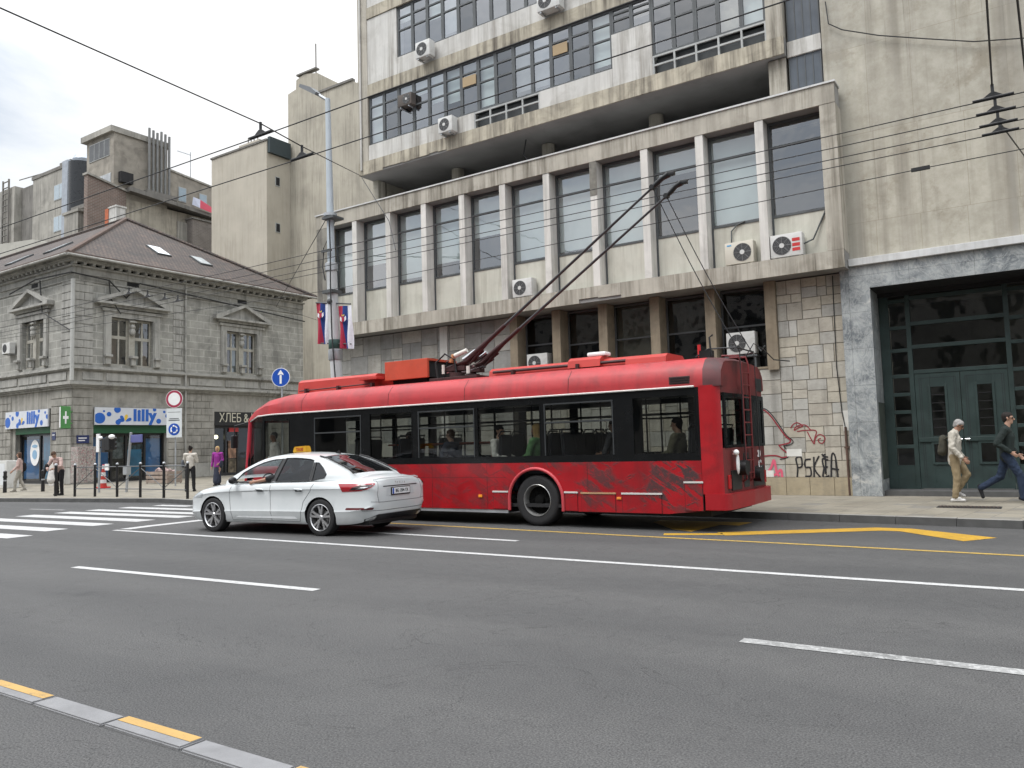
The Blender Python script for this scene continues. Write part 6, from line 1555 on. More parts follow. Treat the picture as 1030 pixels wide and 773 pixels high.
def ribbon(name, pts, org, u, v, w, m, lift=.003, n=14, dirn=None):
    u, v = Vector(u).normalized(), Vector(v).normalized(); nn = Vector(dirn).normalized() if dirn else u.cross(v).normalized(); org = Vector(org)
    out = []
    for a, b in zip(pts[:-1], pts[1:]):
        for k in range(n): out.append((a[0]+(b[0]-a[0])*k/n, a[1]+(b[1]-a[1])*k/n))
    out.append(pts[-1]); P = []
    for p in out:
        q = org+u*p[0]+v*p[1]; h = BVH0.ray_cast(q+nn*1.5, -nn)
        if h[0] is not None: P.append(h[0]+nn*lift)
    mb = MB()
    if len(P) > 1: mb.tube(P, w/2, 5)
    return cp(name, mb, m)
M_GAP = plain('panel_gap', (.075, .08, .085), .6)
for s in (1, -1):
    u, v, nn = (1, 0, 0), (0, 0, 1), (0, s, 0)
    S = lambda pts, nm, w=.008, m=M_GAP: ribbon(nm, pts, (0, 0, 0), u, v, w, m, .001, 10, nn)
    S([(1.245, .97), (1.24, .5), (1.22, .26)], 'panel_gap'); S([(2.30, .93), (2.36, .75), (2.32, .45), (2.28, .26)], 'panel_gap')
    S([(.14, .97), (.24, .80), (.40, .62), (.46, .42), (.50, .26)], 'panel_gap'); S([(.50, .255), (2.28, .255)], 'panel_gap')
    decal('sill_trim', [(.55, .30), (2.2, .30), (2.1, .335), (.62, .345)], (0, 0, 0), u, v, plain('sill_bright', (.72, .74, .75), .3), 4, .006, dirn=nn)
    decal('fuel_flap', [(-.45, .72), (-.27, .72), (-.27, .88), (-.45, .88)], (0, 0, 0), u, v, M_CPAINT, 3, .002, dirn=nn) if s == -1 else None
    for x0 in (1.42, .42):
        h = MB().tube([(x0, s*.925, .835), (x0+.03, s*.955, .845), (x0+.17, s*.955, .85), (x0+.20, s*.925, .845)], .014, 8)
        h.ball((x0+.10, s*.90, .835), .05, 1.4, .5, .6)
        cp('handle', h, [M_CPAINT], 50)
        decal('handle_recess', [(x0+.02, .80), (x0+.18, .80), (x0+.18, .835), (x0+.02, .835)], (0, 0, 0), u, v, M_GAP, 2, .003, dirn=nn)
    # tail lamp: wedge on the wing reaching round to the hatch
    d2 = Vector((-.72, s*.70, 0)).normalized(); uu = Vector((-d2.y, d2.x, 0))*(1 if s == 1 else 1)
    uu = Vector((-.70, -s*.72, 0)).normalized()
    poly = [(-.37, .055), (-.31, -.085), (.0, -.07), (.17, -.02), (.24, .03), (.24, .055)]
    if s == -1: pass
    decal('tail_light', [(p[0], p[1]) for p in poly], (-.85, s*.78, .885), uu, (0, 0, 1), M_TLRED, 5, .008, dirn=d2)
    decal('light_bar', [(-.20, -.058), (.0, -.05), (.15, -.008), (.21, .028), (.0, .03), (-.14, -.01)], (-.85, s*.78, .885), uu, (0, 0, 1), M_TLDK, 4, .012, dirn=d2)
    decal('light_bar', [(-.10, -.035), (.04, -.028), (.12, -.004), (.0, -.012)], (-.85, s*.78, .885), uu, (0, 0, 1), M_CHROME, 4, .016, dirn=d2)
    decal('rear_reflector', [(-.28, -.018), (.18, -.018), (.2, .018), (-.26, .018)], (-.87, s*.78, .50), uu, (0, 0, 1), plain('reflector_maroon', (.10, .008, .01), .3), 4, .006, dirn=d2)
    decal('head_light', [(-.3, -.05), (.28, -.03), (.30, .06), (-.32, .10)], (3.42, s*.74, .70), Vector((-.6, s*.8, 0)) if s == 1 else Vector((-.6, s*.8, 0)), (0, 0, 1), plain('headlamp_lens', (.35, .37, .38), .08, spec=.9), 4, .006, dirn=Vector((.8, s*.6, 0)))
    m = MB(); m.ball((2.16, s*1.00, 1.015), .10, .55, 1.0, .72); m.tube([(2.20, s*.86, .97), (2.18, s*.95, .98)], .028, 8)
    cp('wing_mirror', m, M_CBLK, 60)
u, v, nn = (0, 1, 0), (0, 0, 1), (-1, 0, 0)
decal('diffuser', [(-.74, .16), (.74, .16), (.80, .30), (.62, .375), (-.62, .375), (-.80, .30)], (0, 0, .02), u, v, M_CBLK, 6, .012, dirn=nn)
cp('diffuser', MB().box(-.98, -.5, -.72, .72, .20, .34, 0, .04), M_CBLK)
decal('plate_recess', [(-.42, .70), (.42, .70), (.38, .845), (-.38, .845)], (0, 0, 0), u, v, surf('recess_white', (.5, .52, .53), .4, .05, 2, bump=0), 4, .003, dirn=nn)
decal('hatch_strip', [(-.5, .868), (.5, .868), (.5, .885), (-.5, .885)], (0, 0, 0), u, v, M_CBLK, 5, .006, dirn=nn)
ribbon('panel_gap', [(-.78, .62), (-.5, .60), (.5, .60), (.78, .62)], (0, 0, 0), u, v, .008, M_GAP, .001, 10, nn)
ribbon('panel_gap', [(.62, .60), (.66, .75), (.60, .98)], (0, 0, 0), u, v, .008, M_GAP, .001, 10, nn); ribbon('panel_gap', [(-.62, .60), (-.66, .75), (-.60, .98)], (0, 0, 0), u, v, .008, M_GAP, .001, 10, nn)
ribbon('panel_gap', [(-.86, .565), (-.4, .555), (.4, .555), (.86, .565)], (0, 0, -.10), u, v, .010, M_GAP, .001, 10, nn)
lp = cp('licence_plate', MB().box(-1.155, -1.143, -.26, .26, .725, .835, 0, .004), plain('plate_white', (.70, .71, .72), .4))
cp('plate_frame', MB().box(-1.150, -1.13, -.28, .28, .705, .85, 0, .004), M_CBLK, None, lp)
cp('plate_band', MB().box(-1.158, -1.154, .215, .255, .73, .83), M_BLUE, None, lp)
mb = MB()
for k, w in enumerate((.04, .045, .012, .04, .04, .04, .012, .045, .04)): mb.box(-1.158, -1.154, .17-k*.048-w/2, .17-k*.048+w/2, .752, .812)
text_mesh('plate_number', 'BG 1204-TX', .085, frame((-1.157, -.02, .78), (0, -1, 0), (0, 0, 1)), M_CBLK, lp, .002, .001, sx=.85)
for k in range(5):
    y = .30-.15*k
    mbx = MB().box(-1.135, -1.09, y-.035, y+.035, .905, .94, 0, .005)
text_mesh('boot_letters', 'ŠKODA', .055, frame((-1.126, 0, .925), (0, -1, 0), (0, 0, 1)), M_CHROME, CAR, .004, .001, spacing=2.1)
cp('spoiler_lip', MB().tube([(-1.04, .66, 1.0), (-1.10, .5, 1.022), (-1.125, 0, 1.03), (-1.10, -.5, 1.022), (-1.04, -.66, 1.0)], .012, 6), M_CPAINT, 60)
cp('aerial', MB().prism([(.30, 1.475), (.42, 1.49), (.33, 1.545)], -.015, .015, 'y'), M_CBLK)
# wheels: five split spokes
def car_wheel(x, s):
    c = Vector((x, s*.80, .335)); w = cp('wheel', MB().lathe([(.22, -.09), (.235, 0), (.22, .09)], c, 'y', 32), M_CBLK, 40)
    tp = [(.235, -.10), (.30, -.112), (.325, -.10), (.335, -.07), (.335, .07), (.325, .10), (.30, .112), (.235, .10)]
    MB().lathe(tp, c, 'y', 48).build('tyre', M_RUBBER, w, 45)
    mb = MB(); mb.lathe([(.245, s*.108), (.236, s*.112), (.226, s*.10), (.22, s*.03), (.215, -s*.05)], c, 'y', 48)
    mb.lathe([(.0, s*.095), (.03, s*.095), (.045, s*.08), (.05, s*.05)], c, 'y', 20)
    for k in range(5):
        for d in (-.20, .20):
            a = 2*PI*k/5+.3; p = c+Vector((.04*math.cos(a), s*.083, .04*math.sin(a))); q = c+Vector((.228*math.cos(a+d), s*.098, .228*math.sin(a+d)))
            ax = (q-p).normalized(); sd = ax.cross(Vector((0, 1, 0))).normalized()
            for wv in (0,):
                vs = []
                for pt, hw in ((p, .016), (q, .021)):
                    for sg, dy in ((-1, 0), (1, 0), (1, -.03), (-1, -.03)): vs.append(pt+sd*(sg*hw)+Vector((0, s*dy, 0)))
                mb.add(vs, [(0, 1, 5, 4), (1, 2, 6, 5), (3, 0, 4, 7), (4, 5, 6, 7)])
    mb.build('rim', M_ALLOY, w, 35)
    MB().cyl(c+Vector((0, s*.02, 0)), c+Vector((0, s*.035, 0)), .15, n=32).build('brake_disc', surf('brake_steel', (.12, .12, .12), .4, .1, 6, metal=.6, bump=0), w)
for x in (0, 2.84):
    for s in (1, -1): car_wheel(x, s)
# roof sign
rs = thing('taxi_sign', 'yellow lettered roof sign on the roof of the white taxi', 'taxi sign', pmat(CAR) @ Vector((1.30, .0, 1.515)), CAR_A)
mb = MB(); mb.prism([(-.19, 0), (.20, 0), (.165, .12), (-.15, .135)], -.075, .075, 'y')
bm = bmesh.new(); me = mb.mesh('x', [M_WHITE]); bm.from_mesh(me); bmesh.ops.bevel(bm, geom=bm.edges[:], offset=.015, segments=2, affect='EDGES')
MB().addbm(bm).build('lamp_box', surf('taxi_yellow', (.52, .28, .02), .4, .15, 8, dark=(.2, .1, .02), damt=.4, ds=8, bump=0), rs, 40)
MB().box(-.15, .15, -.08, .08, -.05, -.001, 0, .01).build('base', plain('sign_base_green', (.10, .25, .20), .5), rs)
text_mesh('lettering', 'TAXI', .085, frame((0, .0775, .062), (-1, 0, 0), (0, 0, 1)), plain('taxi_letter', (.30, .05, .01), .5), rs, .003, .004)
text_mesh('lettering', 'TAXI', .085, frame((0, -.0775, .062), (1, 0, 0), (0, 0, 1)), plain('taxi_letter2', (.30, .05, .01), .5), rs, .003, .004)
# ------------------------------------------------------------------ people
def capsule(bm, p, q, r1, r2, fl=1.0, fdir=None, n=14):
    """tapered capsule; fl flattens it along fdir"""
    p, q = Vector(p), Vector(q); d = q-p; L = d.length
    d = d.normalized() if L > 1e-6 else Vector((0, 0, 1))
    a = (Vector(fdir) if fdir else d.orthogonal()); a = a-d*a.dot(d); a = a.normalized() if a.length > 1e-4 else d.orthogonal().normalized(); b = d.cross(a)
    rings = []
    for k in range(1, 5): t = PI/2*(1-k/4); rings.append((p-d*(r1*math.sin(t)), r1*math.cos(t)))
    for k in range(0, 4): t = PI/2*k/4; rings.append((q+d*(r2*math.sin(t)), r2*math.cos(t)))
    top = bm.verts.new(p-d*r1); end = bm.verts.new(q+d*r2); vr = []
    for c, r in rings: vr.append([bm.verts.new(c+a*(fl*r*math.cos(2*PI*i/n))+b*(r*math.sin(2*PI*i/n))) for i in range(n)])
    for i in range(n):
        j = (i+1) % n
        bm.faces.new((top, vr[0][j], vr[0][i])); bm.faces.new((end, vr[-1][i], vr[-1][j]))
        for k in range(len(vr)-1): bm.faces.new((vr[k][i], vr[k][j], vr[k+1][j], vr[k+1][i]))
def fuse(name, caps, mat, parent, vox=.012, dec=.35, smooth=True, fold=0.):
    """melt capsules into one continuous surface"""
    bm = bmesh.new()
    for c in caps: capsule(bm, *c)
    bmesh.ops.recalc_face_normals(bm, faces=bm.faces)
    me = bpy.data.meshes.new(name); bm.to_mesh(me); bm.free()
    o = bpy.data.objects.new(name+'_raw', me); COL.objects.link(o)
    m = o.modifiers.new('r', 'REMESH'); m.mode = 'VOXEL'; m.voxel_size = vox
    m = o.modifiers.new('s', 'SMOOTH'); m.factor = .5; m.iterations = 3
    if dec < 1: m = o.modifiers.new('d', 'DECIMATE'); m.ratio = dec
    dg = bpy.context.evaluated_depsgraph_get(); me2 = bpy.data.meshes.new_from_object(o.evaluated_get(dg)); me2.name = name
    bpy.data.objects.remove(o)
    if fold:
        for v in me2.vertices:
            q = Vector((v.co.x*11, v.co.y*11, v.co.z*17+v.co.x*6))
            v.co += v.normal*(fold*(mnoise.noise(q)+.7*abs(mnoise.noise(q*2.1))*1.4-.3))
    me2.materials.clear(); me2.materials.append(mat); me2.shade_smooth()
    o = bpy.data.objects.new(name, me2); COL.objects.link(o); o.parent = parent; return o
def cloth(name, col, var=.18, sc=9, rough=.9, dark=None): return surf(name, col, rough, var, sc, bump=.25, bs=160, dark=dark, damt=.6 if dark else 0, ds=10)
SKIN = surf('skin', (.42, .25, .18), .55, .08, 8, bump=0); SKIN2 = surf('skin_tanned', (.34, .19, .13), .55, .08, 8, bump=0)
HAIRS = {'grey': cloth('hair_grey', (.28, .27, .26)), 'dark': cloth('hair_dark', (.018, .014, .012)), 'blond': cloth('hair_blond', (.42, .28, .13)), 'brown': cloth('hair_brown', (.07, .04, .025))}
EYE = plain('eye_dark', (.02, .015, .012), .2)
def rotx(v, a): c, s = math.cos(a), math.sin(a); return Vector((v.x, v.y*c-v.z*s, v.y*s+v.z*c))
def hand(H_, wr, d, side, curl=.35, s=1.0, palm=None):
    """palm, four unequal bent fingers and a thumb off the side of the palm; d = forearm direction"""
    d = Vector(d).normalized(); pn = Vector(palm) if palm else Vector((-side, 0, 0)); pn = (pn-d*pn.dot(d)).normalized()
    w = d.cross(pn).normalized()*(1 if side > 0 else -1)
    base = wr+d*.018*s
    H_.append((base, base+d*.072*s, .030*s, .034*s, .5, pn))
    for k, (off, L) in enumerate(((.026, .070), (.009, .080), (-.009, .074), (-.026, .058))):
        a = base+d*.085*s+w*off*s; c1 = curl*.7; dd = (d*math.cos(c1)+pn*math.sin(c1)).normalized()
        b = a+dd*L*.5*s; c2 = curl*1.8; dd2 = (d*math.cos(c2)+pn*math.sin(c2)).normalized(); c = b+dd2*L*.45*s
        H_.append((a, b, .0092*s, .0085*s)); H_.append((b, c, .0085*s, .0068*s))
    a = base+d*.022*s+w*.026*s; td = (d*.72+w*.62+pn*.30).normalized(); b = a+td*.038*s; td2 = (d*.9+w*.22+pn*.4).normalized()
    H_.append((a, b, .0125*s, .010*s)); H_.append((b, b+td2*.03*s, .0098*s, .0078*s))
def person(label, loc, yaw, J, skin=None, hair='dark', hairlen='short', top=None, bottom=None, shoes=None, h=1.75, top_len=.0, sleeves=True, group=None, vox=.011, skirt=False, head_dir=None, collar=None, glasses=False, lean=0., bald=False, topname='jacket', shoulder=.19):
    """J: joint overrides; local axes x right, y forward, z up, feet at z=0"""
    s = h/1.75
    t = thing('person', label, 'person', loc, yaw, group)
    D = dict(pel=(0, 0, .95), chest=(0, .01, 1.28), neck=(0, -.005, 1.465), head=(0, .025, 1.625),
             sl=(-shoulder, 0, 1.41), sr=(shoulder, 0, 1.41), el=(-.25, -.03, 1.13), er=(.25, -.03, 1.13), wl=(-.26, .06, .89), wr=(.26, .06, .89),
             hl=(-.09, 0, .92), hr=(.09, 0, .92), kl=(-.10, .02, .50), kr=(.10, .02, .50), al=(-.10, -.02, .085), ar=(.10, -.02, .085), tl=None, tr=None)
    D.update(J); P = {k: (Vector(v)*s if v is not None else None) for k, v in D.items()}
    skin = skin or SKIN; sc = s
    fd = Vector(head_dir).normalized() if head_dir else Vector((0, 1, 0)); up = Vector((0, 0, 1)); up = (up-fd*up.dot(fd)).normalized(); rt = fd.cross(up)
    Hc = P['head']; B = []
    # torso and limbs under the clothes
    B += [(P['pel'], P['chest'], .125*sc, .125*sc, .72, (0, 1, 0)), (P['chest'], P['neck']-Vector((0, 0, .05*s)), .125*sc, .07*sc, .8, (0, 1, 0)), (P['neck']-Vector((0, 0, .06*s)), Hc-up*.05*s, .056*sc, .053*sc)]
    for a in 'lr':
        B += [(P['chest']+Vector((0, 0, .1*s)), P['s'+a], .07*sc, .052*sc), (P['s'+a], P['e'+a], .048*sc, .040*sc), (P['e'+a], P['w'+a], .038*sc, .027*sc)]
        B += [(P['h'+a], P['k'+a], .078*sc, .054*sc), (P['k'+a], P['a'+a], .050*sc, .037*sc)]
        dd = P['w'+a]-P['e'+a]; hand(B, P['w'+a], dd, 1 if a == 'r' else -1, s=sc)
    # head: skull, jaw, nose, ears, brow
    B += [(Hc+up*.035*s-fd*.012*s, Hc+up*.030*s+fd*.012*s, .079*sc, .078*sc, .94, rt), (Hc+up*.0*s+fd*.02*s, Hc-up*.072*s+fd*.042*s, .066*sc, .040*sc, .95, rt),
          (Hc+up*.012*s+fd*.085*s, Hc-up*.022*s+fd*.104*s, .010*sc, .0155*sc), (Hc-up*.055*s+fd*.072*s-rt*.018*s, Hc-up*.055*s+fd*.072*s+rt*.018*s, .0125*sc, .0125*sc),
          (Hc+up*.026*s+fd*.076*s-rt*.03*s, Hc+up*.026*s+fd*.076*s+rt*.03*s, .012*sc, .012*sc)]
    for sg in (-1, 1): B.append((Hc+rt*sg*.078*s+up*.018*s-fd*.006*s, Hc+rt*sg*.078*s-up*.018*s-fd*.002*s, .019*sc, .014*sc, .5, rt))
    fuse('body', B, skin, t, .0085, .3)
    ey = MB()
    for sg in (-1, 1): ey.ball(Hc+fd*.0765*s+rt*sg*.031*s+up*.010*s, .0115*s, sub=1)
    if glasses:
        for sg in (-1, 1): ey.cyl(Hc+fd*.088*s+rt*sg*.034*s+up*.010*s, Hc+fd*.093*s+rt*sg*.034*s+up*.010*s, .026*s, n=12); ey.tube([Hc+fd*.088*s+rt*sg*.06*s+up*.012*s, Hc+rt*sg*.082*s+up*.018*s], .004*s, 4)
    ey.build('glasses' if glasses else 'eyes', EYE, t)
    mo = MB().tube([Hc-up*.052*s+fd*.083*s-rt*.022*s, Hc-up*.053*s+fd*.0865*s, Hc-up*.052*s+fd*.083*s+rt*.022*s], .004*s, 5); mo.build('mouth', plain('lips', (.26, .09, .07), .5), t)
    if not bald:
        hr = [(Hc+up*.052*s-fd*.028*s, Hc+up*.054*s+fd*.020*s, .080*sc, .070*sc, .97, rt), (Hc+up*.03*s-fd*.040*s, Hc-up*.025*s-fd*.045*s, .072*sc, .055*sc, .98, rt)]
        for sg in (-1, 1): hr.append((Hc+rt*sg*.058*s+up*.055*s+fd*.015*s, Hc+rt*sg*.068*s-up*.005*s-fd*.022*s, .030*sc, .018*sc))
        if hairlen == 'long':
            hr += [(Hc-fd*.055*s, Hc-up*.20*s-fd*.07*s, .075*sc, .06*sc, .6, fd)]
            for sg in (-1, 1): hr.append((Hc+rt*sg*.066*s+up*.04*s, Hc+rt*sg*.07*s-up*.16*s-fd*.01*s, .032*sc, .026*sc))
        if hairlen == 'bun': hr.append((Hc+up*.10*s-fd*.075*s, Hc+up*.11*s-fd*.09*s, .045*sc, .042*sc))
        if hairlen == 'bob':
            hr += [(Hc-fd*.055*s, Hc-up*.08*s-fd*.05*s, .075*sc, .055*sc, .7, fd)]
            for sg in (-1, 1): hr.append((Hc+rt*sg*.066*s+up*.04*s, Hc+rt*sg*.072*s-up*.06*s+fd*.01*s, .034*sc, .026*sc))
        fuse('hair', hr, HAIRS[hair], t, .010, .4, fold=.003)
    # clothes
    if top:
        hem = P['pel']+Vector((0, 0, -top_len*s))
        C = [(hem, P['chest'], .165*sc, .160*sc, .76, (0, 1, 0)), (P['chest'], P['neck']-Vector((0, 0, .045*s)), .158*sc, .085*sc, .80, (0, 1, 0))]
        for a in 'lr':
            C += [(P['chest']+Vector((0, 0, .1*s)), P['s'+a], .095*sc, .076*sc), (P['s'+a], P['e'+a], .074*sc, .062*sc)]
            if sleeves: C.append((P['e'+a], P['e'+a].lerp(P['w'+a], .93), .060*sc, .047*sc))
        if collar: C.append((P['neck']-Vector((0, 0, .03*s)), P['neck']+Vector((0, 0, .012*s)), .072*sc, .068*sc))
        fuse(topname, C, top, t, vox, .5, fold=.013)
    if bottom:
        if skirt: C = [(P['pel']+Vector((0, 0, .02*s)), P['pel']-Vector((0, 0, .12*s)), .135*sc, .155*sc, .8, (0, 1, 0)), (P['pel']-Vector((0, 0, .1*s)), P['kl'].lerp(P['kr'], .5)-Vector((0, 0, .28*s)), .15*sc, .19*sc, .8, (0, 1, 0))]
        else:
            C = [(P['pel']+Vector((0, 0, .04*s)), P['pel']-Vector((0, 0, .04*s)), .133*sc, .135*sc, .78, (0, 1, 0))]
            for a in 'lr': C += [(P['h'+a], P['k'+a], .098*sc, .074*sc), (P['k'+a], P['a'+a]+(P['k'+a]-P['a'+a]).normalized()*.02, .072*sc, .060*sc)]
        fuse('skirt' if skirt else 'trousers', C, bottom, t, vox, .5, fold=.011)
    sm = shoes or cloth('shoe_dark', (.02, .02, .022))
    for a in 'lr':
        toe = P['t'+a] if P['t'+a] is not None else P['a'+a]+Vector((0, .16*s, -.045*s))
        an = P['a'+a]; dd = (toe-an); heel = an-Vector((dd.x, dd.y, 0)).normalized()*.055*s+Vector((0, 0, -.045*s)) if P['t'+a] is None else an-dd.normalized()*.05*s-(Vector((0, 0, 1)) if abs(dd.z) < .1*s else dd.cross(Vector((1, 0, 0))).normalized()*(-1))*.0
        fuse('shoe', [(heel, toe, .036*s, .034*s, 1.0), (an, an.lerp(toe, .5)+Vector((0, 0, .005)), .045*s, .038*s)], sm, t, .010, .4)
    return t
def held(name, label, cat, caps, mat, pt, vox=.012, fold=.006, part='bag_body'):
    """something a person carries: its own thing, placed at the person's feet frame"""
    b = thing(name, label, cat, pt.location, pt.rotation_euler.z)
    return b, fuse(part, caps, mat, b, vox, .4, fold=fold)

C_BEIGE = cloth('jacket_beige', (.46, .43, .37)); C_KHAKI = cloth('trousers_khaki', (.27, .21, .125)); C_DKGREEN = cloth('jacket_dark_green', (.016, .024, .022)); C_JEANS = cloth('jeans_navy', (.018, .030, .058))
C_BLACK = cloth('cloth_black', (.014, .014, .016)); C_PURPLE = cloth('jacket_purple', (.24, .025, .22)); C_WHITE = cloth('cloth_white', (.58, .56, .53)); C_CREAM = cloth('trousers_cream', (.34, .32, .28)); C_PINKB = cloth('blouse_pale_pink', (.46, .33, .30)); C_STRIPE = cloth('blouse_pale', (.50, .47, .42)); C_NAVY = cloth('cloth_navy', (.025, .03, .05)); C_GREEN = cloth('top_green', (.10, .22, .09)); C_CAMO = cloth('backpack_olive', (.055, .052, .038), .4, 12)
SH_WHITE = cloth('shoe_white', (.55, .54, .52)); SH_BLACKW = cloth('shoe_black', (.018, .018, .02))
E_ = -PI/2    # facing +X
# grey-haired man walking right past the doors, head bowed
p = person('grey-haired man in a pale jacket and khaki trousers walking past the green doors, head bowed', (-1.54, 18.66, .13), E_,
    dict(head=(0, .11, 1.585), neck=(0, .045, 1.45), chest=(0, .025, 1.27), kl=(-.10, .20, .56), al=(-.10, -.02, .19), tl=(-.10, .12, .12), kr=(.09, .03, .50), ar=(.09, -.03, .085), hl=(-.09, .02, .92),
         el=(-.26, -.03, 1.13), wl=(-.23, .14, .93), er=(.26, -.02, 1.12), wr=(.22, .16, .91)), hair='grey', top=C_BEIGE, bottom=C_KHAKI, shoes=SH_WHITE, h=1.72, top_len=.10, glasses=True, head_dir=(0, .82, -.45), collar=True, skin=SKIN2)
held('backpack', 'small olive backpack on the back of the grey-haired man', 'backpack', [((0, -.20, 1.05), (0, -.19, 1.28), .115, .10, .75, (0, 1, 0)), ((0, -.26, 1.03), (0, -.25, 1.12), .07, .065, .6, (0, 1, 0)), ((.10, -.12, 1.30), (.12, -.02, 1.41), .022, .022), ((-.10, -.12, 1.30), (-.12, -.02, 1.41), .022, .022)], C_CAMO, p)
# dark-haired man striding right
p = person('dark-haired man in dark green jacket, jeans and sunglasses striding right at the photo edge', (-.62, 18.62, .13), E_,
    dict(head=(0, .06, 1.635), neck=(0, .02, 1.47), chest=(0, .03, 1.28), hl=(-.09, -.01, .92), kl=(-.10, -.14, .50), al=(-.10, -.50, .27), tl=(-.10, -.46, .10), kr=(.09, .20, .52), ar=(.09, .22, .085), tr=(.09, .38, .045),
         el=(-.27, .02, 1.13), wl=(-.22, .17, .95), er=(.27, -.15, 1.15), wr=(.21, .06, .99)), hair='dark', top=C_DKGREEN, bottom=C_JEANS, shoes=SH_BLACKW, h=1.78, top_len=.02, glasses=True, collar=True)
# woman in purple
p = person('blonde woman in a purple jacket and dark skirt in front of the bakery', (-29.9, 21.7, .13), rad(200),
    dict(el=(-.24, .0, 1.12), wl=(-.20, .18, 1.0), er=(.26, -.03, 1.12), wr=(.27, .03, .86), kl=(-.10, .06, .5), al=(-.1, .02, .085)), hair='blond', hairlen='bob', top=C_PURPLE, bottom=C_NAVY, skirt=True, h=1.72, top_len=.10)
held('shoulder_bag', 'dark blue shoulder bag carried by the woman in purple', 'bag', [((-.25, .12, .88), (-.25, .10, 1.02), .11, .10, .5, (1, 0, 0)), ((-.22, .05, 1.1), (-.12, .05, 1.42), .016, .016)], C_NAVY, p)
# woman with bun seen from behind
p = person('woman with dark bun, pale blouse and wide black trousers by the railing', (-26.96, 18.36, .13), rad(35),
    dict(el=(-.25, .04, 1.14), wl=(-.16, .22, 1.16), er=(.24, .05, 1.14), wr=(.14, .22, 1.22), kl=(-.13, .03, .5), al=(-.15, 0, .085), kr=(.12, .02, .5), ar=(.15, -.02, .085), hl=(-.10, 0, .92), hr=(.10, 0, .92)), hair='dark', hairlen='bun', top=C_STRIPE, bottom=C_BLACK, h=1.72, top_len=-.03, topname='blouse')
held('handbag', 'grey handbag on the arm of the woman with the bun', 'bag', [((-.27, -.02, 1.0), (-.27, -.02, 1.12), .10, .09, .5, (1, 0, 0))], cloth('bag_grey', (.10, .11, .13)), p)
# woman with black bag far left
p = person('woman in a pink top and cream trousers walking with a black shoulder bag', (-36.9, 16.85, .13), rad(150),
    dict(kl=(-.09, .14, .5), al=(-.09, .16, .085), kr=(.09, -.04, .5), ar=(.09, -.22, .12), el=(-.25, .06, 1.13), wl=(-.26, .22, .95), er=(.25, -.10, 1.14), wr=(.26, -.04, .90)), hair='brown', hairlen='long', top=C_PINKB, bottom=C_CREAM, shoes=C_CREAM, h=1.70, topname='blouse')
held('shoulder_bag', 'black shoulder bag of the woman in cream trousers', 'bag', [((.22, -.10, 1.0), (.22, -.10, 1.14), .15, .14, .5, (1, 0, 0)), ((.16, -.05, 1.2), (-.04, 0, 1.43), .016, .016)], C_BLACK, p)
# man handling a white bag beside a post
p = person('person in black trousers bending over a white bag at the kerb post', (-30.95, 15.55, .13), rad(200),
    dict(pel=(0, -.03, .94), chest=(0, .12, 1.24), neck=(0, .20, 1.41), head=(0, .29, 1.53), sl=(-.19, .16, 1.36), sr=(.19, .16, 1.36), el=(-.30, .26, 1.12), wl=(-.15, .42, 1.02), er=(.30, .26, 1.12), wr=(.15, .42, 1.0), kl=(-.09, .0, .5), kr=(.10, .03, .5)), hair='brown', top=C_PINKB, bottom=C_BLACK, h=1.75, head_dir=(0, .8, -.6))
held('white_bag', 'white bag held by the person bending at the kerb post', 'bag', [((-.06, .46, .62), (-.06, .46, .86), .17, .12, .6, (0, 1, 0)), ((-.12, .45, .92), (-.14, .43, 1.0), .02, .015)], C_WHITE, p, part='bag_body')
held('dark_coat', 'dark coat draped over the arm of the person bending at the kerb post', 'coat', [((.24, .36, 1.12), (.42, .30, .78), .09, .05, .5, (0, 1, 0))], C_BLACK, p, part='cloth')
# driver of the taxi: arm out of the window
A_ = CAR_A
cw = lambda x, y, z: pmat(CAR) @ Vector((x, y, z))
dl = cw(1.16, .38, .0)
p = person('taxi driver in a dark shirt resting a bare arm on the open window sill', dl, A_-PI/2,
    dict(pel=(0, .06, .64), chest=(0, -.04, .93), neck=(0, -.05, 1.10), head=(0, -.03, 1.25), sl=(-.20, -.03, 1.06), sr=(.20, -.03, 1.06), el=(-.44, .22, 1.035), wl=(-.50, .50, .985), er=(.24, .18, .86), wr=(.10, .50, .92),
         hl=(-.09, .08, .62), hr=(.09, .08, .62), kl=(-.14, .50, .66), kr=(.14, .50, .66), al=(-.14, .78, .32), ar=(.14, .78, .32)), skin=SKIN2, hair='dark', top=C_BLACK, bottom=C_BLACK, sleeves=False, h=1.75, topname='shirt')
# passengers behind the trolleybus windows
def sitter(label, x, y, fwd, **k):
    J = dict(pel=(0, .02, .55), chest=(0, -.02, .86), neck=(0, -.01, 1.03), head=(0, .02, 1.19), sl=(-.18, 0, .98), sr=(.18, 0, .98), el=(-.24, .06, .72), er=(.24, .06, .72), wl=(-.12, .28, .66), wr=(.12, .28, .66),
             hl=(-.09, .04, .50), hr=(.09, .04, .50), kl=(-.12, .44, .52), kr=(.12, .44, .52), al=(-.12, .42, .12), ar=(.12, .42, .12)); J.update(k.pop('J', {}))
    return person(label, (x, y, .60), fwd, J, **k)
W_ = PI/2    # facing -X
sitter('blonde passenger in a green top seated behind the middle window of the trolleybus', -8.22, YN+.36, W_, hair='blond', hairlen='long', top=C_GREEN, bottom=C_NAVY, h=1.8, topname='top')
sitter('dark-haired passenger in white seated facing the blonde passenger in the trolleybus', -9.15, YN+.38, -W_, hair='dark', top=C_WHITE, bottom=C_NAVY, h=1.8)
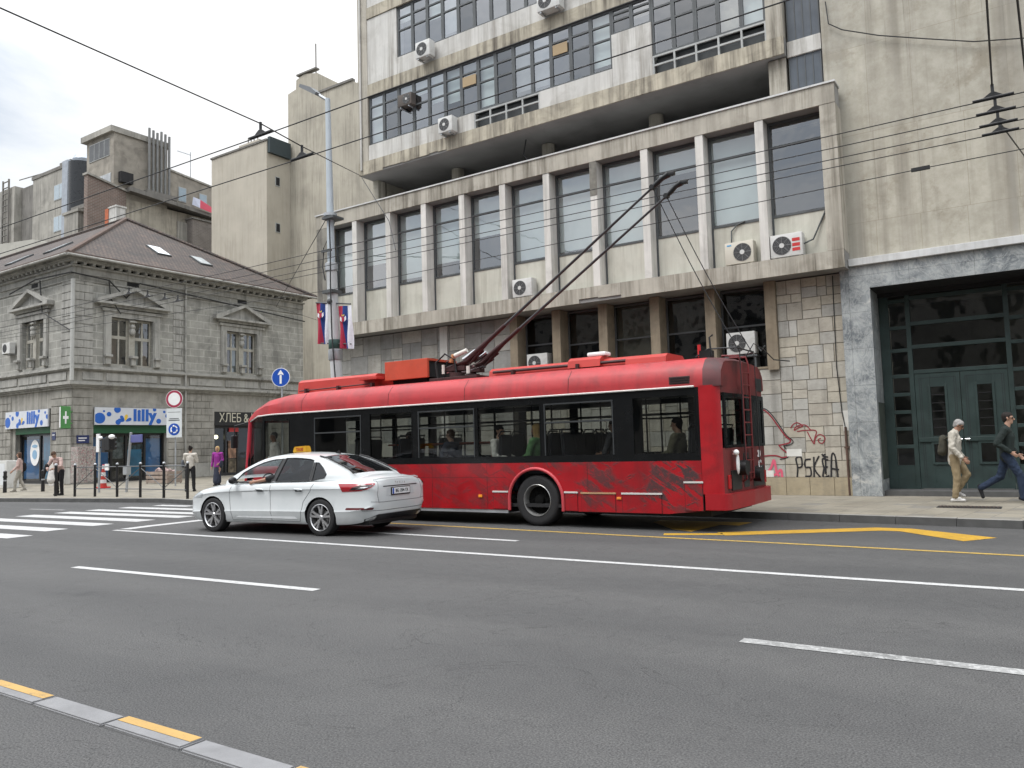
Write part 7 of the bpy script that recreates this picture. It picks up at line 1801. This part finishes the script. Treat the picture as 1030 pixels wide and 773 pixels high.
person('standing passenger in grey with a bare forearm behind the split window over the rear wheel', (-6.75, YN+.75, .42), W_, dict(el=(-.24, .12, 1.05), wl=(-.10, .34, 1.02), er=(.24, .10, 1.08), wr=(.08, .30, 1.04)), hair='dark', top=cloth('shirt_grey', (.09, .09, .10)), bottom=C_BLACK, sleeves=False, h=1.55)
person('elderly man in a white shirt standing at the front door of the trolleybus', (-16.10, YN+.50, .42), rad(160), dict(wl=(-.2, .25, 1.05)), hair='grey', top=C_WHITE, bottom=C_NAVY, h=1.62, topname='shirt', skin=SKIN2)
person('passenger in a pale shirt standing behind the trolleybus driving cab window', (-15.30, YN+.60, .42), rad(190), dict(), hair='grey', top=C_STRIPE, bottom=C_NAVY, h=1.58, topname='shirt')
sitter('seated passenger in dark clothes near the orange rail of the trolleybus', -11.85, YN+.78, W_, hair='dark', top=C_BLACK, bottom=C_BLACK, h=1.75)
sitter('passenger in dark clothes seated behind the split window ahead of the blonde passenger', -10.4, YN+.42, W_, hair='brown', top=C_NAVY, bottom=C_BLACK, h=1.75)
sitter('passenger in an olive top seated behind the rearmost side window of the trolleybus', -5.35, YN+.45, W_, hair='dark', top=cloth('top_olive', (.07, .065, .04)), bottom=C_BLACK, h=1.8, topname='top')
# ------------------------------------------------------------------ street furniture
# lamp and wire mast with two flags
LM = thing('lamp_post', 'tall pale grey lamp and wire post carrying two striped flags behind the trolleybus', 'lamp post', (-17.02, 16.6, .13))
def lm(name, mb, m, s=None): return mb.build(name, m, LM, s, world=True)
lm('pole', MB().tube([(-17.0, 16.6, .13), (-17.25, 16.6, 3.7), (-17.33, 16.6, 5.0), (-17.42, 16.6, 7.05)], [.20, .175, .165, .155], 16), surf('mast_paint', (.50, .52, .53), .5, .1, 2, dark=(.25, .25, .24), damt=.3, ds=2, streak=.4, bump=0), 60)
lm('pole', MB().tube([(-17.42, 16.6, 7.0), (-17.45, 16.6, 8.9), (-17.50, 16.6, 12.25)], [.115, .105, .075], 14), surf('mast_blue_grey', (.42, .47, .51), .5, .1, 2, bump=0), 60)
lm('collar', MB().lathe([(.17, 8.55), (.20, 8.57), (.20, 8.66), (.12, 8.68)], (-17.44, 16.6, 0), 'z', 16).lathe([(.19, 6.9), (.19, 7.12), (.12, 7.16)], (-17.42, 16.6, 0), 'z', 16).lathe([(.20, 4.2), (.21, 4.22), (.21, 4.5), (.17, 4.52)], (-17.29, 16.6, 0), 'z', 16), M_STEEL, 40)
lm('band', MB().lathe([(.178, 4.53), (.186, 4.54), (.186, 4.80), (.178, 4.81)], (-17.31, 16.6, 0), 'z', 16), plain('dark_green_band', (.02, .06, .05), .5), 40)
lm('arm', MB().tube([(-17.5, 16.6, 12.2), (-17.7, 16.55, 12.35), (-18.1, 16.5, 12.65)], .045, 8), M_STEEL)
hd = lm('lamp_head', MB().prism([(-.42, -.07), (.42, -.07), (.42, .02), (.1, .08), (-.42, .03)], -.12, .12, 'y'), surf('lamp_grey', (.16, .17, .18), .5, .1, 3, bump=0))
M = Matrix.Translation(Vector((-18.15, 16.5, 12.68))) @ Matrix.Rotation(rad(32), 4, 'Y')
for v in hd.data.vertices: v.co = pmat(LM).inverted() @ (M @ (pmat(LM) @ v.co))
lm('cable', MB().tube([(-17.3, 16.42, 8.4), (-17.25, 16.40, 7.4), (-17.24, 16.38, 6.4), (-17.2, 16.38, 4.9), (-17.1, 16.40, 3.6), (-16.95, 16.40, .3)], .02, 6).tube([(-17.55, 16.42, 7.6), (-17.6, 16.42, 7.0), (-17.5, 16.42, 6.6)], .018, 6), M_CABLE)
lm('wire_clamp', MB().box(-17.62, -17.22, 16.38, 16.44, 7.45, 7.52).box(-17.60, -17.2, 16.38, 16.82, 6.20, 6.30).box(-17.58, -17.1, 16.38, 16.82, 8.45, 8.52), M_FRAME)
lm('flag_bracket', MB().tube([(-18.08, 16.58, 6.02), (-16.62, 16.58, 5.80)], .022, 6).tube([(-17.9, 16.58, 4.76), (-16.62, 16.58, 4.62)], .018, 6).ball((-17.35, 16.45, 5.95), .09), M_FRAME)
M_FR, M_FB, M_FW = cloth('flag_red', (.36, .03, .06), .1), cloth('flag_blue', (.02, .05, .20), .1), cloth('flag_white', (.66, .67, .72), .1)
def flag(label, x0, z1):
    f = thing('flag', label, 'flag', (x0+.25, 16.58, z1-1.28), group='flags on the lamp post')
    n, m_ = 15, 12; w, h = .56, 1.28; mb = MB()
    P = lambda i, j: (x0+w*i/n*(1-.10*(j/m_))+.10*(j/m_)**1.5, 16.58+.05*math.sin(i*.75+j*.35)*(.3+j/m_), z1-h*j/m_-.05*(i/n))
    for i in range(n):
        for j in range(m_): mb.quad(P(i, j), P(i+1, j), P(i+1, j+1), P(i, j+1), min(2, i*3//n))
    mb.build('cloth', [M_FR, M_FB, M_FW], f, 60, world=True)
    c = MB(); cx, cz = x0+w*.47, z1-.42
    for s in (-1, 1):
        y = 16.58+s*.075
        c.add([(cx-.055, y, cz+.06), (cx+.055, y, cz+.06), (cx+.055, y, cz-.04), (cx, y, cz-.10), (cx-.055, y, cz-.04)], [(0, 1, 2, 3, 4)], 0)
        c.add([(cx-.12, y-.001*s, cz+.08), (cx-.05, y-.001*s, cz+.03), (cx-.06, y-.001*s, cz-.09), (cx-.13, y-.001*s, cz-.03)], [(0, 1, 2, 3)], 1); c.add([(cx+.12, y-.001*s, cz+.08), (cx+.05, y-.001*s, cz+.03), (cx+.06, y-.001*s, cz-.09), (cx+.13, y-.001*s, cz-.03)], [(0, 1, 2, 3)], 1)
        c.add([(cx-.05, y, cz+.08), (cx+.05, y, cz+.08), (cx+.06, y, cz+.14), (cx, y, cz+.11), (cx-.06, y, cz+.14)], [(0, 1, 2, 3, 4)], 2)
    c.build('crest', [M_FR, M_FW, plain('crest_gold', (.55, .38, .06), .5)], f, world=True, fix=False)
flag('red, blue and white striped flag with crest, left of the pale lamp post', -18.07, 6.02)
flag('red, blue and white striped flag with crest, right of the pale lamp post', -17.13, 5.80)

def disc(mb, c, r, d, nrm, mi=0, n=32, t=.01):
    c = Vector(c)+Vector(nrm)*d; mb.cyl(c, c+Vector(nrm)*t, r, n=n, mi=mi)
NS = Vector((.46, -.89, 0)).normalized()      # signs face the camera's side of the street
# blue one-way sign
t = thing('road_sign', 'round blue sign with a white upward arrow behind the front of the trolleybus', 'road sign', (-20.76, 17.5, .13))
MB().cyl((-20.76, 17.53, .13), (-20.76, 17.53, 4.38), .03, n=10).build('pole', M_STEEL, t, world=True)
mb = MB(); c = (-20.76, 17.48, 3.98); disc(mb, c, .315, 0, NS, 1, t=.012); disc(mb, c, .295, .0125, NS, 0, t=.002)
pl = mb.build('plate', [M_BLUE, M_SIGNW], t, world=True)
sd = NS.cross(Vector((0, 0, 1))); sd = -sd if sd.x < 0 else sd
q = lambda a, b, d=.017: Vector(c)+sd*a+Vector((0, 0, b))+NS*d
mb = MB().add([q(-.035, -.21), q(.035, -.21), q(.035, .08), q(-.035, .08)], [(0, 1, 2, 3)]).add([q(-.10, .07), q(-.035, .10), q(.035, .10), q(.10, .07), q(.09, .12), q(0, .25), q(-.09, .12)], [(0, 1, 2, 3, 4, 5, 6)])
mb.build('arrow', M_SIGNW, t, world=True)
# no-vehicles sign with white panel
t = thing('road_sign', 'round red-bordered white sign above a white panel with a blue roundabout disc', 'road sign', (-32.24, 21.19, .13))
MB().cyl((-32.24, 21.22, .13), (-32.24, 21.22, 4.4), .035, n=10).build('pole', M_STEEL, t, world=True)
c = (-32.24, 21.15, 4.02); mb = MB(); disc(mb, c, .40, 0, NS, 1, t=.012); disc(mb, c, .385, .0125, NS, 0, t=.002); disc(mb, c, .285, .015, NS, 1, t=.002)
mb.build('plate', [plain('faded_sign_red', (.33, .03, .07), .4), M_SIGNW], t, world=True)
sd = NS.cross(Vector((0, 0, 1))); sd = -sd if sd.x < 0 else sd
def pan(mb, a0, a1, b0, b1, d, t_=.012, mi=0):
    vs = [q2(a, b, dd) for dd in (d, d+t_) for a, b in ((a0, b0), (a1, b0), (a1, b1), (a0, b1))]
    mb.add(vs, [(4, 5, 6, 7), (0, 1, 5, 4), (1, 2, 6, 5), (2, 3, 7, 6), (3, 0, 4, 7), (3, 2, 1, 0)], mi)
q2 = lambda a, b, d=0: Vector(c)+sd*a+Vector((0, 0, b))+NS*d
mb = MB(); pan(mb, -.36, .36, -1.72, -.42, 0); mb.build('panel', plain('panel_grey_white', (.62, .65, .66), .4), t, world=True)
mb = MB(); pan(mb, -.26, .26, -.98, -.93, .0125, .003); pan(mb, -.22, .22, -.90, -.86, .0125, .003); pan(mb, -.3, .3, -.60, -.58, .0125, .003)
mb.build('caption', plain('sign_grey_print', (.12, .13, .14), .5), t, world=True)
mb = MB(); cc = q2(0, -1.36, .0125); disc(mb, cc, .27, 0, NS, 0, t=.003); mb.build('roundabout_disc', M_BLUE, t, world=True)
mb = MB()
for k in range(3):
    a0 = 2*PI*k/3+.3; pts = []
    for j in range(8): a = a0+j*.2; pts.append((.15*math.cos(a), -1.36+.15*math.sin(a)))
    for (x1, z1), (x2, z2) in zip(pts[:-1], pts[1:]): mb.add([q2(x1*.8, -1.36+(z1+1.36)*.8, .017), q2(x2*.8, -1.36+(z2+1.36)*.8, .017), q2(x2*1.15, -1.36+(z2+1.36)*1.15, .017), q2(x1*1.15, -1.36+(z1+1.36)*1.15, .017)], [(0, 1, 2, 3)])
    x, z = pts[-1]; mb.ball(q2(x, z, .017), .05, sub=1)
mb.build('arrows', M_SIGNW, t, world=True)
# signal cluster seen from behind, and the leaning post
t = thing('traffic_light', 'black traffic signal cluster on a grey post in front of the larger shopfront', 'traffic light', (-31.2, 17.2, .13))
MB().cyl((-31.2, 17.2, .13), (-31.2, 17.2, 2.45), .045, n=12).build('pole', M_STEEL, t, world=True)
MB().box(-31.31, -31.09, 17.12, 17.15, 1.72, 2.44, 0, .01).build('back_sign', M_SIGNW, t, world=True)
for dx, dz in ((.72, 2.05), (.44, 1.98)):
    h = MB().box(-31.2+dx-.15, -31.2+dx+.15, 17.1, 17.35, dz-.27, dz+.27, 0, .03); 
    for z in (-.17, 0, .17): h.cyl((-31.2+dx, 17.35, dz+z), (-31.2+dx, 17.46, dz+z), .075, n=14)
    h.build('signal_head', M_BLACK, t, world=True)
MB().tube([(-31.2, 17.2, 2.2), (-30.2, 17.2, 2.2)], .03, 8).tube([(-31.2, 17.2, 1.9), (-30.3, 17.2, 1.9)], .03, 8).build('arm', M_BLACK, t, world=True)
MB().ball((-30.15, 17.1, 2.30), .12, 1.5, .8, .8).ball((-30.95, 17.1, 2.28), .09, 1.3, .8, .8).build('lamp_hood', M_SIGNW, t, 60, world=True)
MB().box(-30.62, -30.40, 17.1, 17.15, 1.0, 1.25).build('sticker', M_SIGNW, t, world=True)
t = thing('leaning_post', 'thin grey post leaning to the right in front of the larger shopfront', 'post', (-29.95, 17.6, .13))
MB().tube([(-29.95, 17.6, .13), (-29.83, 17.6, 1.3), (-29.66, 17.6, 2.45)], .05, 10).build('pole', M_STEEL, t, world=True)
MB().box(-30.06, -29.80, 17.5, 17.7, .8, 1.15, 0, .03).build('junction_box', M_STEEL, t, world=True)
MB().box(-29.62, -28.85, 17.55, 17.6, 2.05, 2.35, 0, .02).build('small_sign', plain('sign_violet_blue', (.10, .11, .28), .5), t, world=True)
# striped barrier cone
t = thing('traffic_cone', 'red and white striped barrier post by the shopfront window', 'cone', (-35.2, 19.6, .13))
MB().lathe([(.30, 0), (.30, .06), (.0, .06)], (-35.2, 19.6, .13), 'z', 16).build('base', M_RED, t, world=True)
for k in range(6):
    r0 = .15-.016*k; MB().lathe([(r0, .06+.16*k), (r0-.016, .06+.16*(k+1)-.001)], (-35.2, 19.6, .13), 'z', 16).build('band', plain('cone_red', (.33, .03, .02), .6) if k % 2 == 0 else plain('cone_white', (.5, .5, .5), .6), t, 40, world=True)
MB().lathe([(.054, 1.02), (.04, 1.05), (0, 1.05)], (-35.2, 19.6, .13), 'z', 16).build('cap', M_RED, t, world=True)
# railing along the kerb
RAIL = thing('pedestrian_railing', 'black posts with white caps joined by thin rails along the kerb', 'railing', (-26, 15.4, .13))
posts = [(-29.27, 15.25), (-28.25, 15.43), (-26.92, 15.48), (-25.59, 15.53), (-24.22, 15.52), (-22.75, 15.4)]
pmesh = MB().cyl((0, 0, 0), (0, 0, 1.12), .045, n=12).mesh('post', [M_BLACK], smooth=40); cmesh = MB().ball((0, 0, 1.14), .05).mesh('cap', [M_STEEL], smooth=60)
for x, y in posts:
    o = bpy.data.objects.new('post', pmesh); COL.objects.link(o); o.parent = RAIL; o.location = Vector((x, y, .13))-Vector(RAIL.location)
    c_ = bpy.data.objects.new('cap', cmesh); COL.objects.link(c_); c_.parent = o
for i in range(len(posts)-1):
    a, b = Vector((*posts[i], .13)), Vector((*posts[i+1], .13)); z = lambda v, h: v+Vector((0, 0, h))
    mb = MB().tube([z(a, 1.05), z(b, 1.05)], .018, 6).tube([z(a, .28), z(b, .28)], .016, 6)
    mb.tube([z(a, 1.0), z(b, .32)] if i % 2 else [z(a, .32), z(b, 1.0)], .014, 6)
    mb.build('rail', plain('rail_grey', (.10, .105, .11), .5), RAIL, world=True)
bol = []
def bollard(x, y, label):
    t = thing('bollard', label, 'bollard', (x, y, .13), group='black bollards on the corner pavement')
    MB().cyl((0, 0, 0), (0, 0, .85), .075, .065, n=14).lathe([(.085, .62), (.085, .70)], (0, 0, 0), 'z', 14).ball((0, 0, .86), .075).build('post', M_BLACK, t, 40)
    MB().lathe([(.0735, .48), (.0725, .54)], (0, 0, 0), 'z', 14).build('band', M_STEEL, t)
bollard(-36.81, 16.24, 'short black bollard at the left photo edge, in front of the white box')
bollard(-35.6, 17.2, 'short black bollard between the walking woman and the bending person')
t = thing('bollard', 'black kerb post right behind the white bag of the bending person', 'bollard', (-30.62, 15.25, .13), group='black bollards on the corner pavement')
MB().cyl((0, 0, 0), (0, 0, 1.12), .055, n=12).build('post', M_BLACK, t, 40); MB().ball((0, 0, 1.15), .062).build('cap', M_STEEL, t, 60)
t = thing('waste_bin', 'white rectangular box standing on the pavement at the left photo edge', 'bin', (-42.6, 18.9, .13))
MB().box(-.55, .55, -.3, .3, 0, 1.35, 0, .03).build('casing', M_WHITE, t); MB().box(-.4, .4, -.31, -.30, .15, 1.2, 0).build('door', plain('bin_pale', (.62, .64, .66), .5), t)
t = thing('white_board', 'narrow white board leaning by the pharmacy door behind the bollard', 'board', (-42.0, 20.7, .13))
MB().box(-.22, .22, -.03, .03, 0, 1.5, 0, .01).build('board', surf('board_white', (.6, .58, .55), .6, .3, 2, dark=(.4, .2, .18), damt=.3, ds=3), t)
t = thing('utility_cabinet', 'pale metal cabinet covered in scribbled graffiti at the house corner', 'cabinet', (-42.0, 22.25, .13))
def scrib():
    g = G('scribbled_cabinet'); o = g.obj()
    c = g.mix(g.ramp(g.noise(o, 4, 6, .7, 2), .45, .6), (.42, .40, .36), (.26, .25, .23))
    k = g.n('TexNoise', {'Vector': o, 'Scale': 3.2, 'Detail': 2, 'Distortion': 3.}).outputs['Fac']
    l = g.m('LESS_THAN', g.m('ABSOLUTE', g.m('SUBTRACT', k, .5)), .02); c = g.mix(l, c, (.30, .10, .12))
    k = g.n('TexNoise', {'Vector': g.scale(o, (1.3, 1.3, 1.3)), 'Scale': 4., 'Detail': 2, 'Distortion': 2.}).outputs['Fac']
    l = g.m('LESS_THAN', g.m('ABSOLUTE', g.m('SUBTRACT', k, .47)), .018); c = g.mix(l, c, (.06, .06, .07))
    g.bsdf(Base_Color=c, Roughness=.6); return g.mat
MB().box(-.35, .35, -.42, .52, .08, 1.95, 0, .02).build('casing', scrib(), t); MB().box(-.34, .34, -.40, .50, 0, .08).build('base', M_KERB, t)
MB().box(.351, .356, .04, .05, .15, 1.88).build('door_seam', M_DARK, t)
t = thing('planter', 'low brownish crate of goods beside the shopfront, behind the railing', 'crate', (-36.2, 23.2, .13))
mb = MB(); 
for z in (.05, .25, .45): mb.box(-.9, .9, -.4, -.37, z, z+.14).box(-.9, .9, .37, .4, z, z+.14).box(-.9, -.87, -.37, .37, z, z+.14).box(.87, .9, -.37, .37, z, z+.14)
for x in (-.88, .84):
    for y in (-.37, .33): mb.box(x, x+.04, y, y+.04, 0, .62)
mb.build('crate', surf('crate_wood', (.30, .24, .20), .9, .3, 4), t)
mb = MB()
for k in range(12): mb.ball((-.7+.13*k, random.uniform(-.2, .2), .55+random.uniform(0, .12)), .13, sub=1)
mb.build('goods', surf('goods_mixed', (.35, .26, .24), .8, .6, 7), t)
# ------------------------------------------------------------------ overhead wires, each one thing
def wire(name, label, pts, r=.012, group=None, sag=0., extra=None):
    t = thing(name, label, 'overhead wire', pts[0], 0, group); mb = MB(); out = []
    for a, b in zip(pts[:-1], pts[1:]):
        a, b = Vector(a), Vector(b); n = 10 if sag else 1
        for k in range(n): u = k/n; p = a.lerp(b, u); p.z -= sag*4*u*(1-u); out.append(p)
    out.append(Vector(pts[-1])); mb.tube(out, r, 6); mb.build('wire', M_CABLE, t, world=True)
    if extra: extra(t)
    return t
def hanger(x, y, z):
    def f(t): MB().box(x-.26, x+.26, y-.02, y+.02, z+.008, z+.04, 0, .008).prism([(x-.12, z+.04), (x+.12, z+.04), (x+.03, z+.10), (x-.03, z+.10)], y-.018, y+.018, 'y').cyl((x, y, z+.08), (x, y, z+.22), .022, n=8).build('hanger', M_BLACK, t, world=True)
    return f
zc = 6.36
def two(*fs):
    def f(t):
        for g_ in fs: g_(t)
    return f
G1 = 'contact wires over the bus lane'
for y, hx, lb in ((13.25, -.28, 'overhead contact wire over the bus lane, nearest the street'), (13.85, -.27, 'overhead contact wire over the bus lane, second from the street'), (14.42, -.26, 'overhead contact wire over the bus lane, third from the street'), (14.87, -.25, 'overhead contact wire over the bus lane, nearest the facade')):
    wire('contact_wire', lb, [(14, y, zc), (-.3, y, zc), (-17, y+.05, zc+.02), (-40, y-.3, zc), (-110, y-9, zc+.4)], .008, G1, 0, two(hanger(hx, y, zc), hanger(-22.5, y, zc)))
wire('feeder_cable', 'thin feeder cable below the contact wires across the first-floor windows', [(14, 15.6, 6.25), (-1.3, 15.6, 6.25), (-17.3, 16.4, 6.27), (-60, 14, 6.8)], .008, None, 0, lambda t: MB().box(-1.65, -1.35, 15.57, 15.63, 6.22, 6.28).build('insulator', M_BLACK, t, world=True))
G2 = 'contact wires over the opposite lanes'
wire('contact_wire', 'overhead contact wire of the opposite lanes, the upper one in the sky', [(14, 7.75, zc), (-9.63, 7.75, zc), (-110, 7.0, zc+.2)], .009, G2, 0, hanger(-9.63, 7.75, zc))
wire('contact_wire', 'overhead contact wire of the opposite lanes, the lower one crossing the tan buildings', [(14, 8.76, zc), (-9.85, 8.76, zc), (-110, 8.0, zc+.2)], .009, G2, 0, hanger(-9.85, 8.76, zc))
wire('span_wire', 'span wire from the office block corner sloping up to the left over the street', [(-19.3, 19.88, 11.1), (-9.85, 8.76, zc+.2), (-9.63, 7.75, zc+.2), (-9.4, 4.0, 6.6), (-9.2, 0, 6.7)], .010)
wire('span_wire', 'span wire at the right edge holding the bus lane contact wires', [(-.14, 2.0, 6.2), (-.2, 10, 6.33), (-.28, 13.25, zc+.2), (-.27, 13.85, zc+.2), (-.26, 14.42, zc+.2), (-.25, 14.87, zc+.18), (.06, 20.09, 7.45)], .013)
wire('span_wire', 'second span wire in the top right corner of the photo', [(-.02, 4, 6.14), (.08, 10, 6.23), (.17, 15, 6.3), (.4, 20.09, 6.9)], .013)
wire('span_wire', 'thin wires running from the lamp post over the tiled roof to the left', [(-17.5, 16.5, 8.5), (-36, 30, 9.8), (-42, 40, 10.5)], .012)
wire('span_wire', 'thin stay wire from the lamp post to the ribbed storey end pier', [(-17.3, 16.7, 8.48), (-20.9, 19.49, 8.6)], .010)
wire('span_wire', 'wire with a clamp crossing the two leftmost fins of the ribbed storey', [(-19.3, 19.88, 11.05), (-15.9, 17.5, 8.35), (-13.3, 14.87, 6.55)], .012)

t = thing('opposite_house', 'dark street front seen only as a reflection in the first-floor windows', 'building', (-20, -19, 0))
MB().box(-95, 60, -24, -18, -.005, 15.5).build('wall', surf('opposite_render', (.30, .285, .26), .9, .2, .4, dark=(.12, .11, .1), damt=.4, ds=.3), t, world=True)
ow = MB().box(0, 1.5, 0, .08, 0, 2.0).mesh('window', [plain('opposite_glass', (.04, .045, .05), .2)])
for f in range(4):
    for k in range(30):
        o = bpy.data.objects.new('window', ow); COL.objects.link(o); o.parent = t; o.location = Vector((-60+k*3.2, -17.99, 2.2+3.4*f))-Vector(t.location)
# ------------------------------------------------------------------ loose pieces of a part become parts of their own
def split_loose(o):
    me = o.data; n = len(me.vertices); par = list(range(n))
    def find(a):
        while par[a] != a: par[a] = par[par[a]]; a = par[a]
        return a
    for e in me.edges:
        a, b = find(e.vertices[0]), find(e.vertices[1])
        if a != b: par[a] = b
    groups = {}
    for p in me.polygons: groups.setdefault(find(p.vertices[0]), []).append(p)
    if len(groups) < 2: return
    base = o.name.split('.')[0]; first = True
    for ps in groups.values():
        ids = sorted({v for p in ps for v in p.vertices}); mp = {v: i for i, v in enumerate(ids)}
        m2 = bpy.data.meshes.new(base); m2.from_pydata([me.vertices[v].co for v in ids], [], [[mp[v] for v in p.vertices] for p in ps])
        for m in me.materials: m2.materials.append(m)
        m2.polygons.foreach_set('material_index', [p.material_index for p in ps]); m2.polygons.foreach_set('use_smooth', [p.use_smooth for p in ps])
        if any(p.use_smooth for p in ps): m2.set_sharp_from_angle(angle=rad(45))
        if first: o.data = m2; first = False
        else:
            c = bpy.data.objects.new(base, m2); COL.objects.link(c); c.parent = o.parent; c.location = o.location; c.rotation_euler = o.rotation_euler
SPLIT = {'roof_rib', 'door_pillar', 'wire_clamp', 'flag_bracket', 'roof_rail', 'bracket', 'rail_foot', 'spring', 'handrail', 'light_strip', 'fuse', 'logo_marking', 'hose', 'rain_gutter', 'side_lining', 'chassis', 'side_wall', 'stain_patch', 'coping', 'shelf', 'collar', 'rail', 'lamp_hood', 'conduit', 'glazing_bar'}
for o in list(SC.objects):
    if o.type == 'MESH' and o.parent is not None and o.name.split('.')[0] in SPLIT and not o.children: split_loose(o)
# ------------------------------------------------------------------ light, sky, camera
def build_world():
    w = bpy.data.worlds.new('World'); SC.world = w; w.use_nodes = True
    nt = w.node_tree; nt.nodes.clear()
    N = lambda t: nt.nodes.new('ShaderNode'+t); L = nt.links.new
    out = N('OutputWorld'); bg = N('Background'); sky = N('TexSky')
    sky.sky_type = 'NISHITA'; sky.sun_disc = False; sky.sun_elevation = rad(60); sky.sun_rotation = rad(SUN_AZ)
    sky.air_density = 1.4; sky.dust_density = 3.0; sky.ozone_density = 1.0
    tc = N('TexCoord'); mp = N('Mapping'); mp.inputs['Scale'].default_value = (1.0, 1.0, 2.6); mp.inputs['Location'].default_value = (3.1, .7, .2); L(tc.outputs['Generated'], mp.inputs['Vector'])
    n1 = N('TexNoise'); n1.inputs['Scale'].default_value = 2.1; n1.inputs['Detail'].default_value = 9; n1.inputs['Roughness'].default_value = .56; n1.inputs['Distortion'].default_value = .5
    L(mp.outputs[0], n1.inputs['Vector'])
    sx = N('SeparateXYZ'); L(tc.outputs['Generated'], sx.inputs[0])
    # overcast luminance: brighter towards the zenith
    el = N('MapRange'); el.interpolation_type = 'SMOOTHSTEP'; el.inputs['From Min'].default_value = .34; el.inputs['From Max'].default_value = .95; el.inputs['To Min'].default_value = CL_LOW; el.inputs['To Max'].default_value = CL_HIGH
    L(sx.outputs[2], el.inputs[0])
    cr = N('ValToRGB'); e = cr.color_ramp.elements
    e[0].position = .34; e[0].color = (.60, .68, .79, 1); e[1].position = .60; e[1].color = (1.06, 1.06, 1.06, 1)
    m = cr.color_ramp.elements.new(.47); m.color = (.86, .90, .95, 1)
    L(n1.outputs['Fac'], cr.inputs[0])
    mul = N('VectorMath'); mul.operation = 'SCALE'; L(cr.outputs[0], mul.inputs[0]); L(el.outputs[0], mul.inputs['Scale'])
    mix = nt.nodes.new('ShaderNodeMix'); mix.data_type = 'RGBA'
    fr = N('MapRange'); fr.inputs['From Min'].default_value = .26; fr.inputs['From Max'].default_value = .40; fr.inputs['To Min'].default_value = .55; fr.inputs['To Max'].default_value = .97
    L(n1.outputs['Fac'], fr.inputs[0]); L(fr.outputs[0], mix.inputs[0]); L(sky.outputs[0], mix.inputs[6]); L(mul.outputs[0], mix.inputs[7])
    L(mix.outputs[2], bg.inputs['Color']); bg.inputs['Strength'].default_value = .1
    L(bg.outputs[0], out.inputs['Surface'])
SUN_AZ = 200.; CL_LOW = 5.2; CL_HIGH = 17.
build_world()
ld = bpy.data.lights.new('sun', 'SUN'); ld.energy = 1.1; ld.angle = rad(28); ld.color = (1., .97, .93)
lo = bpy.data.objects.new('sun', ld); COL.objects.link(lo)
# sun from behind the camera's right shoulder, high: azimuth measured like the sky texture's
az = rad(SUN_AZ); d = Vector((math.sin(az)*math.cos(rad(60)), math.cos(az)*math.cos(rad(60)), math.sin(rad(60))))
lo.rotation_euler = d.to_track_quat('Z', 'Y').to_euler(); lo.location = (0, -20, 40)

cam = bpy.data.cameras.new('camera'); co = bpy.data.objects.new('camera', cam); COL.objects.link(co)
cam.sensor_fit = 'HORIZONTAL'; cam.sensor_width = 36.; cam.lens = 36.*798.02/1030.; cam.clip_end = 1500; cam.clip_start = .05
cam_y, cam_p, cam_r = -0.5866601, 0.0759847, -0.0285433
fw = Vector((math.sin(cam_y)*math.cos(cam_p), math.cos(cam_y)*math.cos(cam_p), math.sin(cam_p)))
r0 = Vector((math.cos(cam_y), -math.sin(cam_y), 0)); u0 = r0.cross(fw)
r = r0*math.cos(cam_r)+u0*math.sin(cam_r); u = u0*math.cos(cam_r)-r0*math.sin(cam_r)
Mx = Matrix((r, u, -fw)).transposed().to_4x4(); Mx.translation = (0, 0, 1.56)
co.matrix_world = Mx
SC.camera = co
SC.render.engine = 'CYCLES'
SC.view_settings.view_transform = 'Standard'; SC.view_settings.look = 'None'; SC.view_settings.exposure = 1.05; SC.view_settings.gamma = 1.0; SC.view_settings.use_curve_mapping = False
cy = SC.cycles; cy.max_bounces = 8; cy.transparent_max_bounces = 24; cy.diffuse_bounces = 3; cy.glossy_bounces = 4
try: cy.use_denoising = True; cy.denoiser = 'OPENIMAGEDENOISE'
except Exception: pass
cy.sample_clamp_indirect = 6.
SC.render.resolution_x = 1024; SC.render.resolution_y = 768
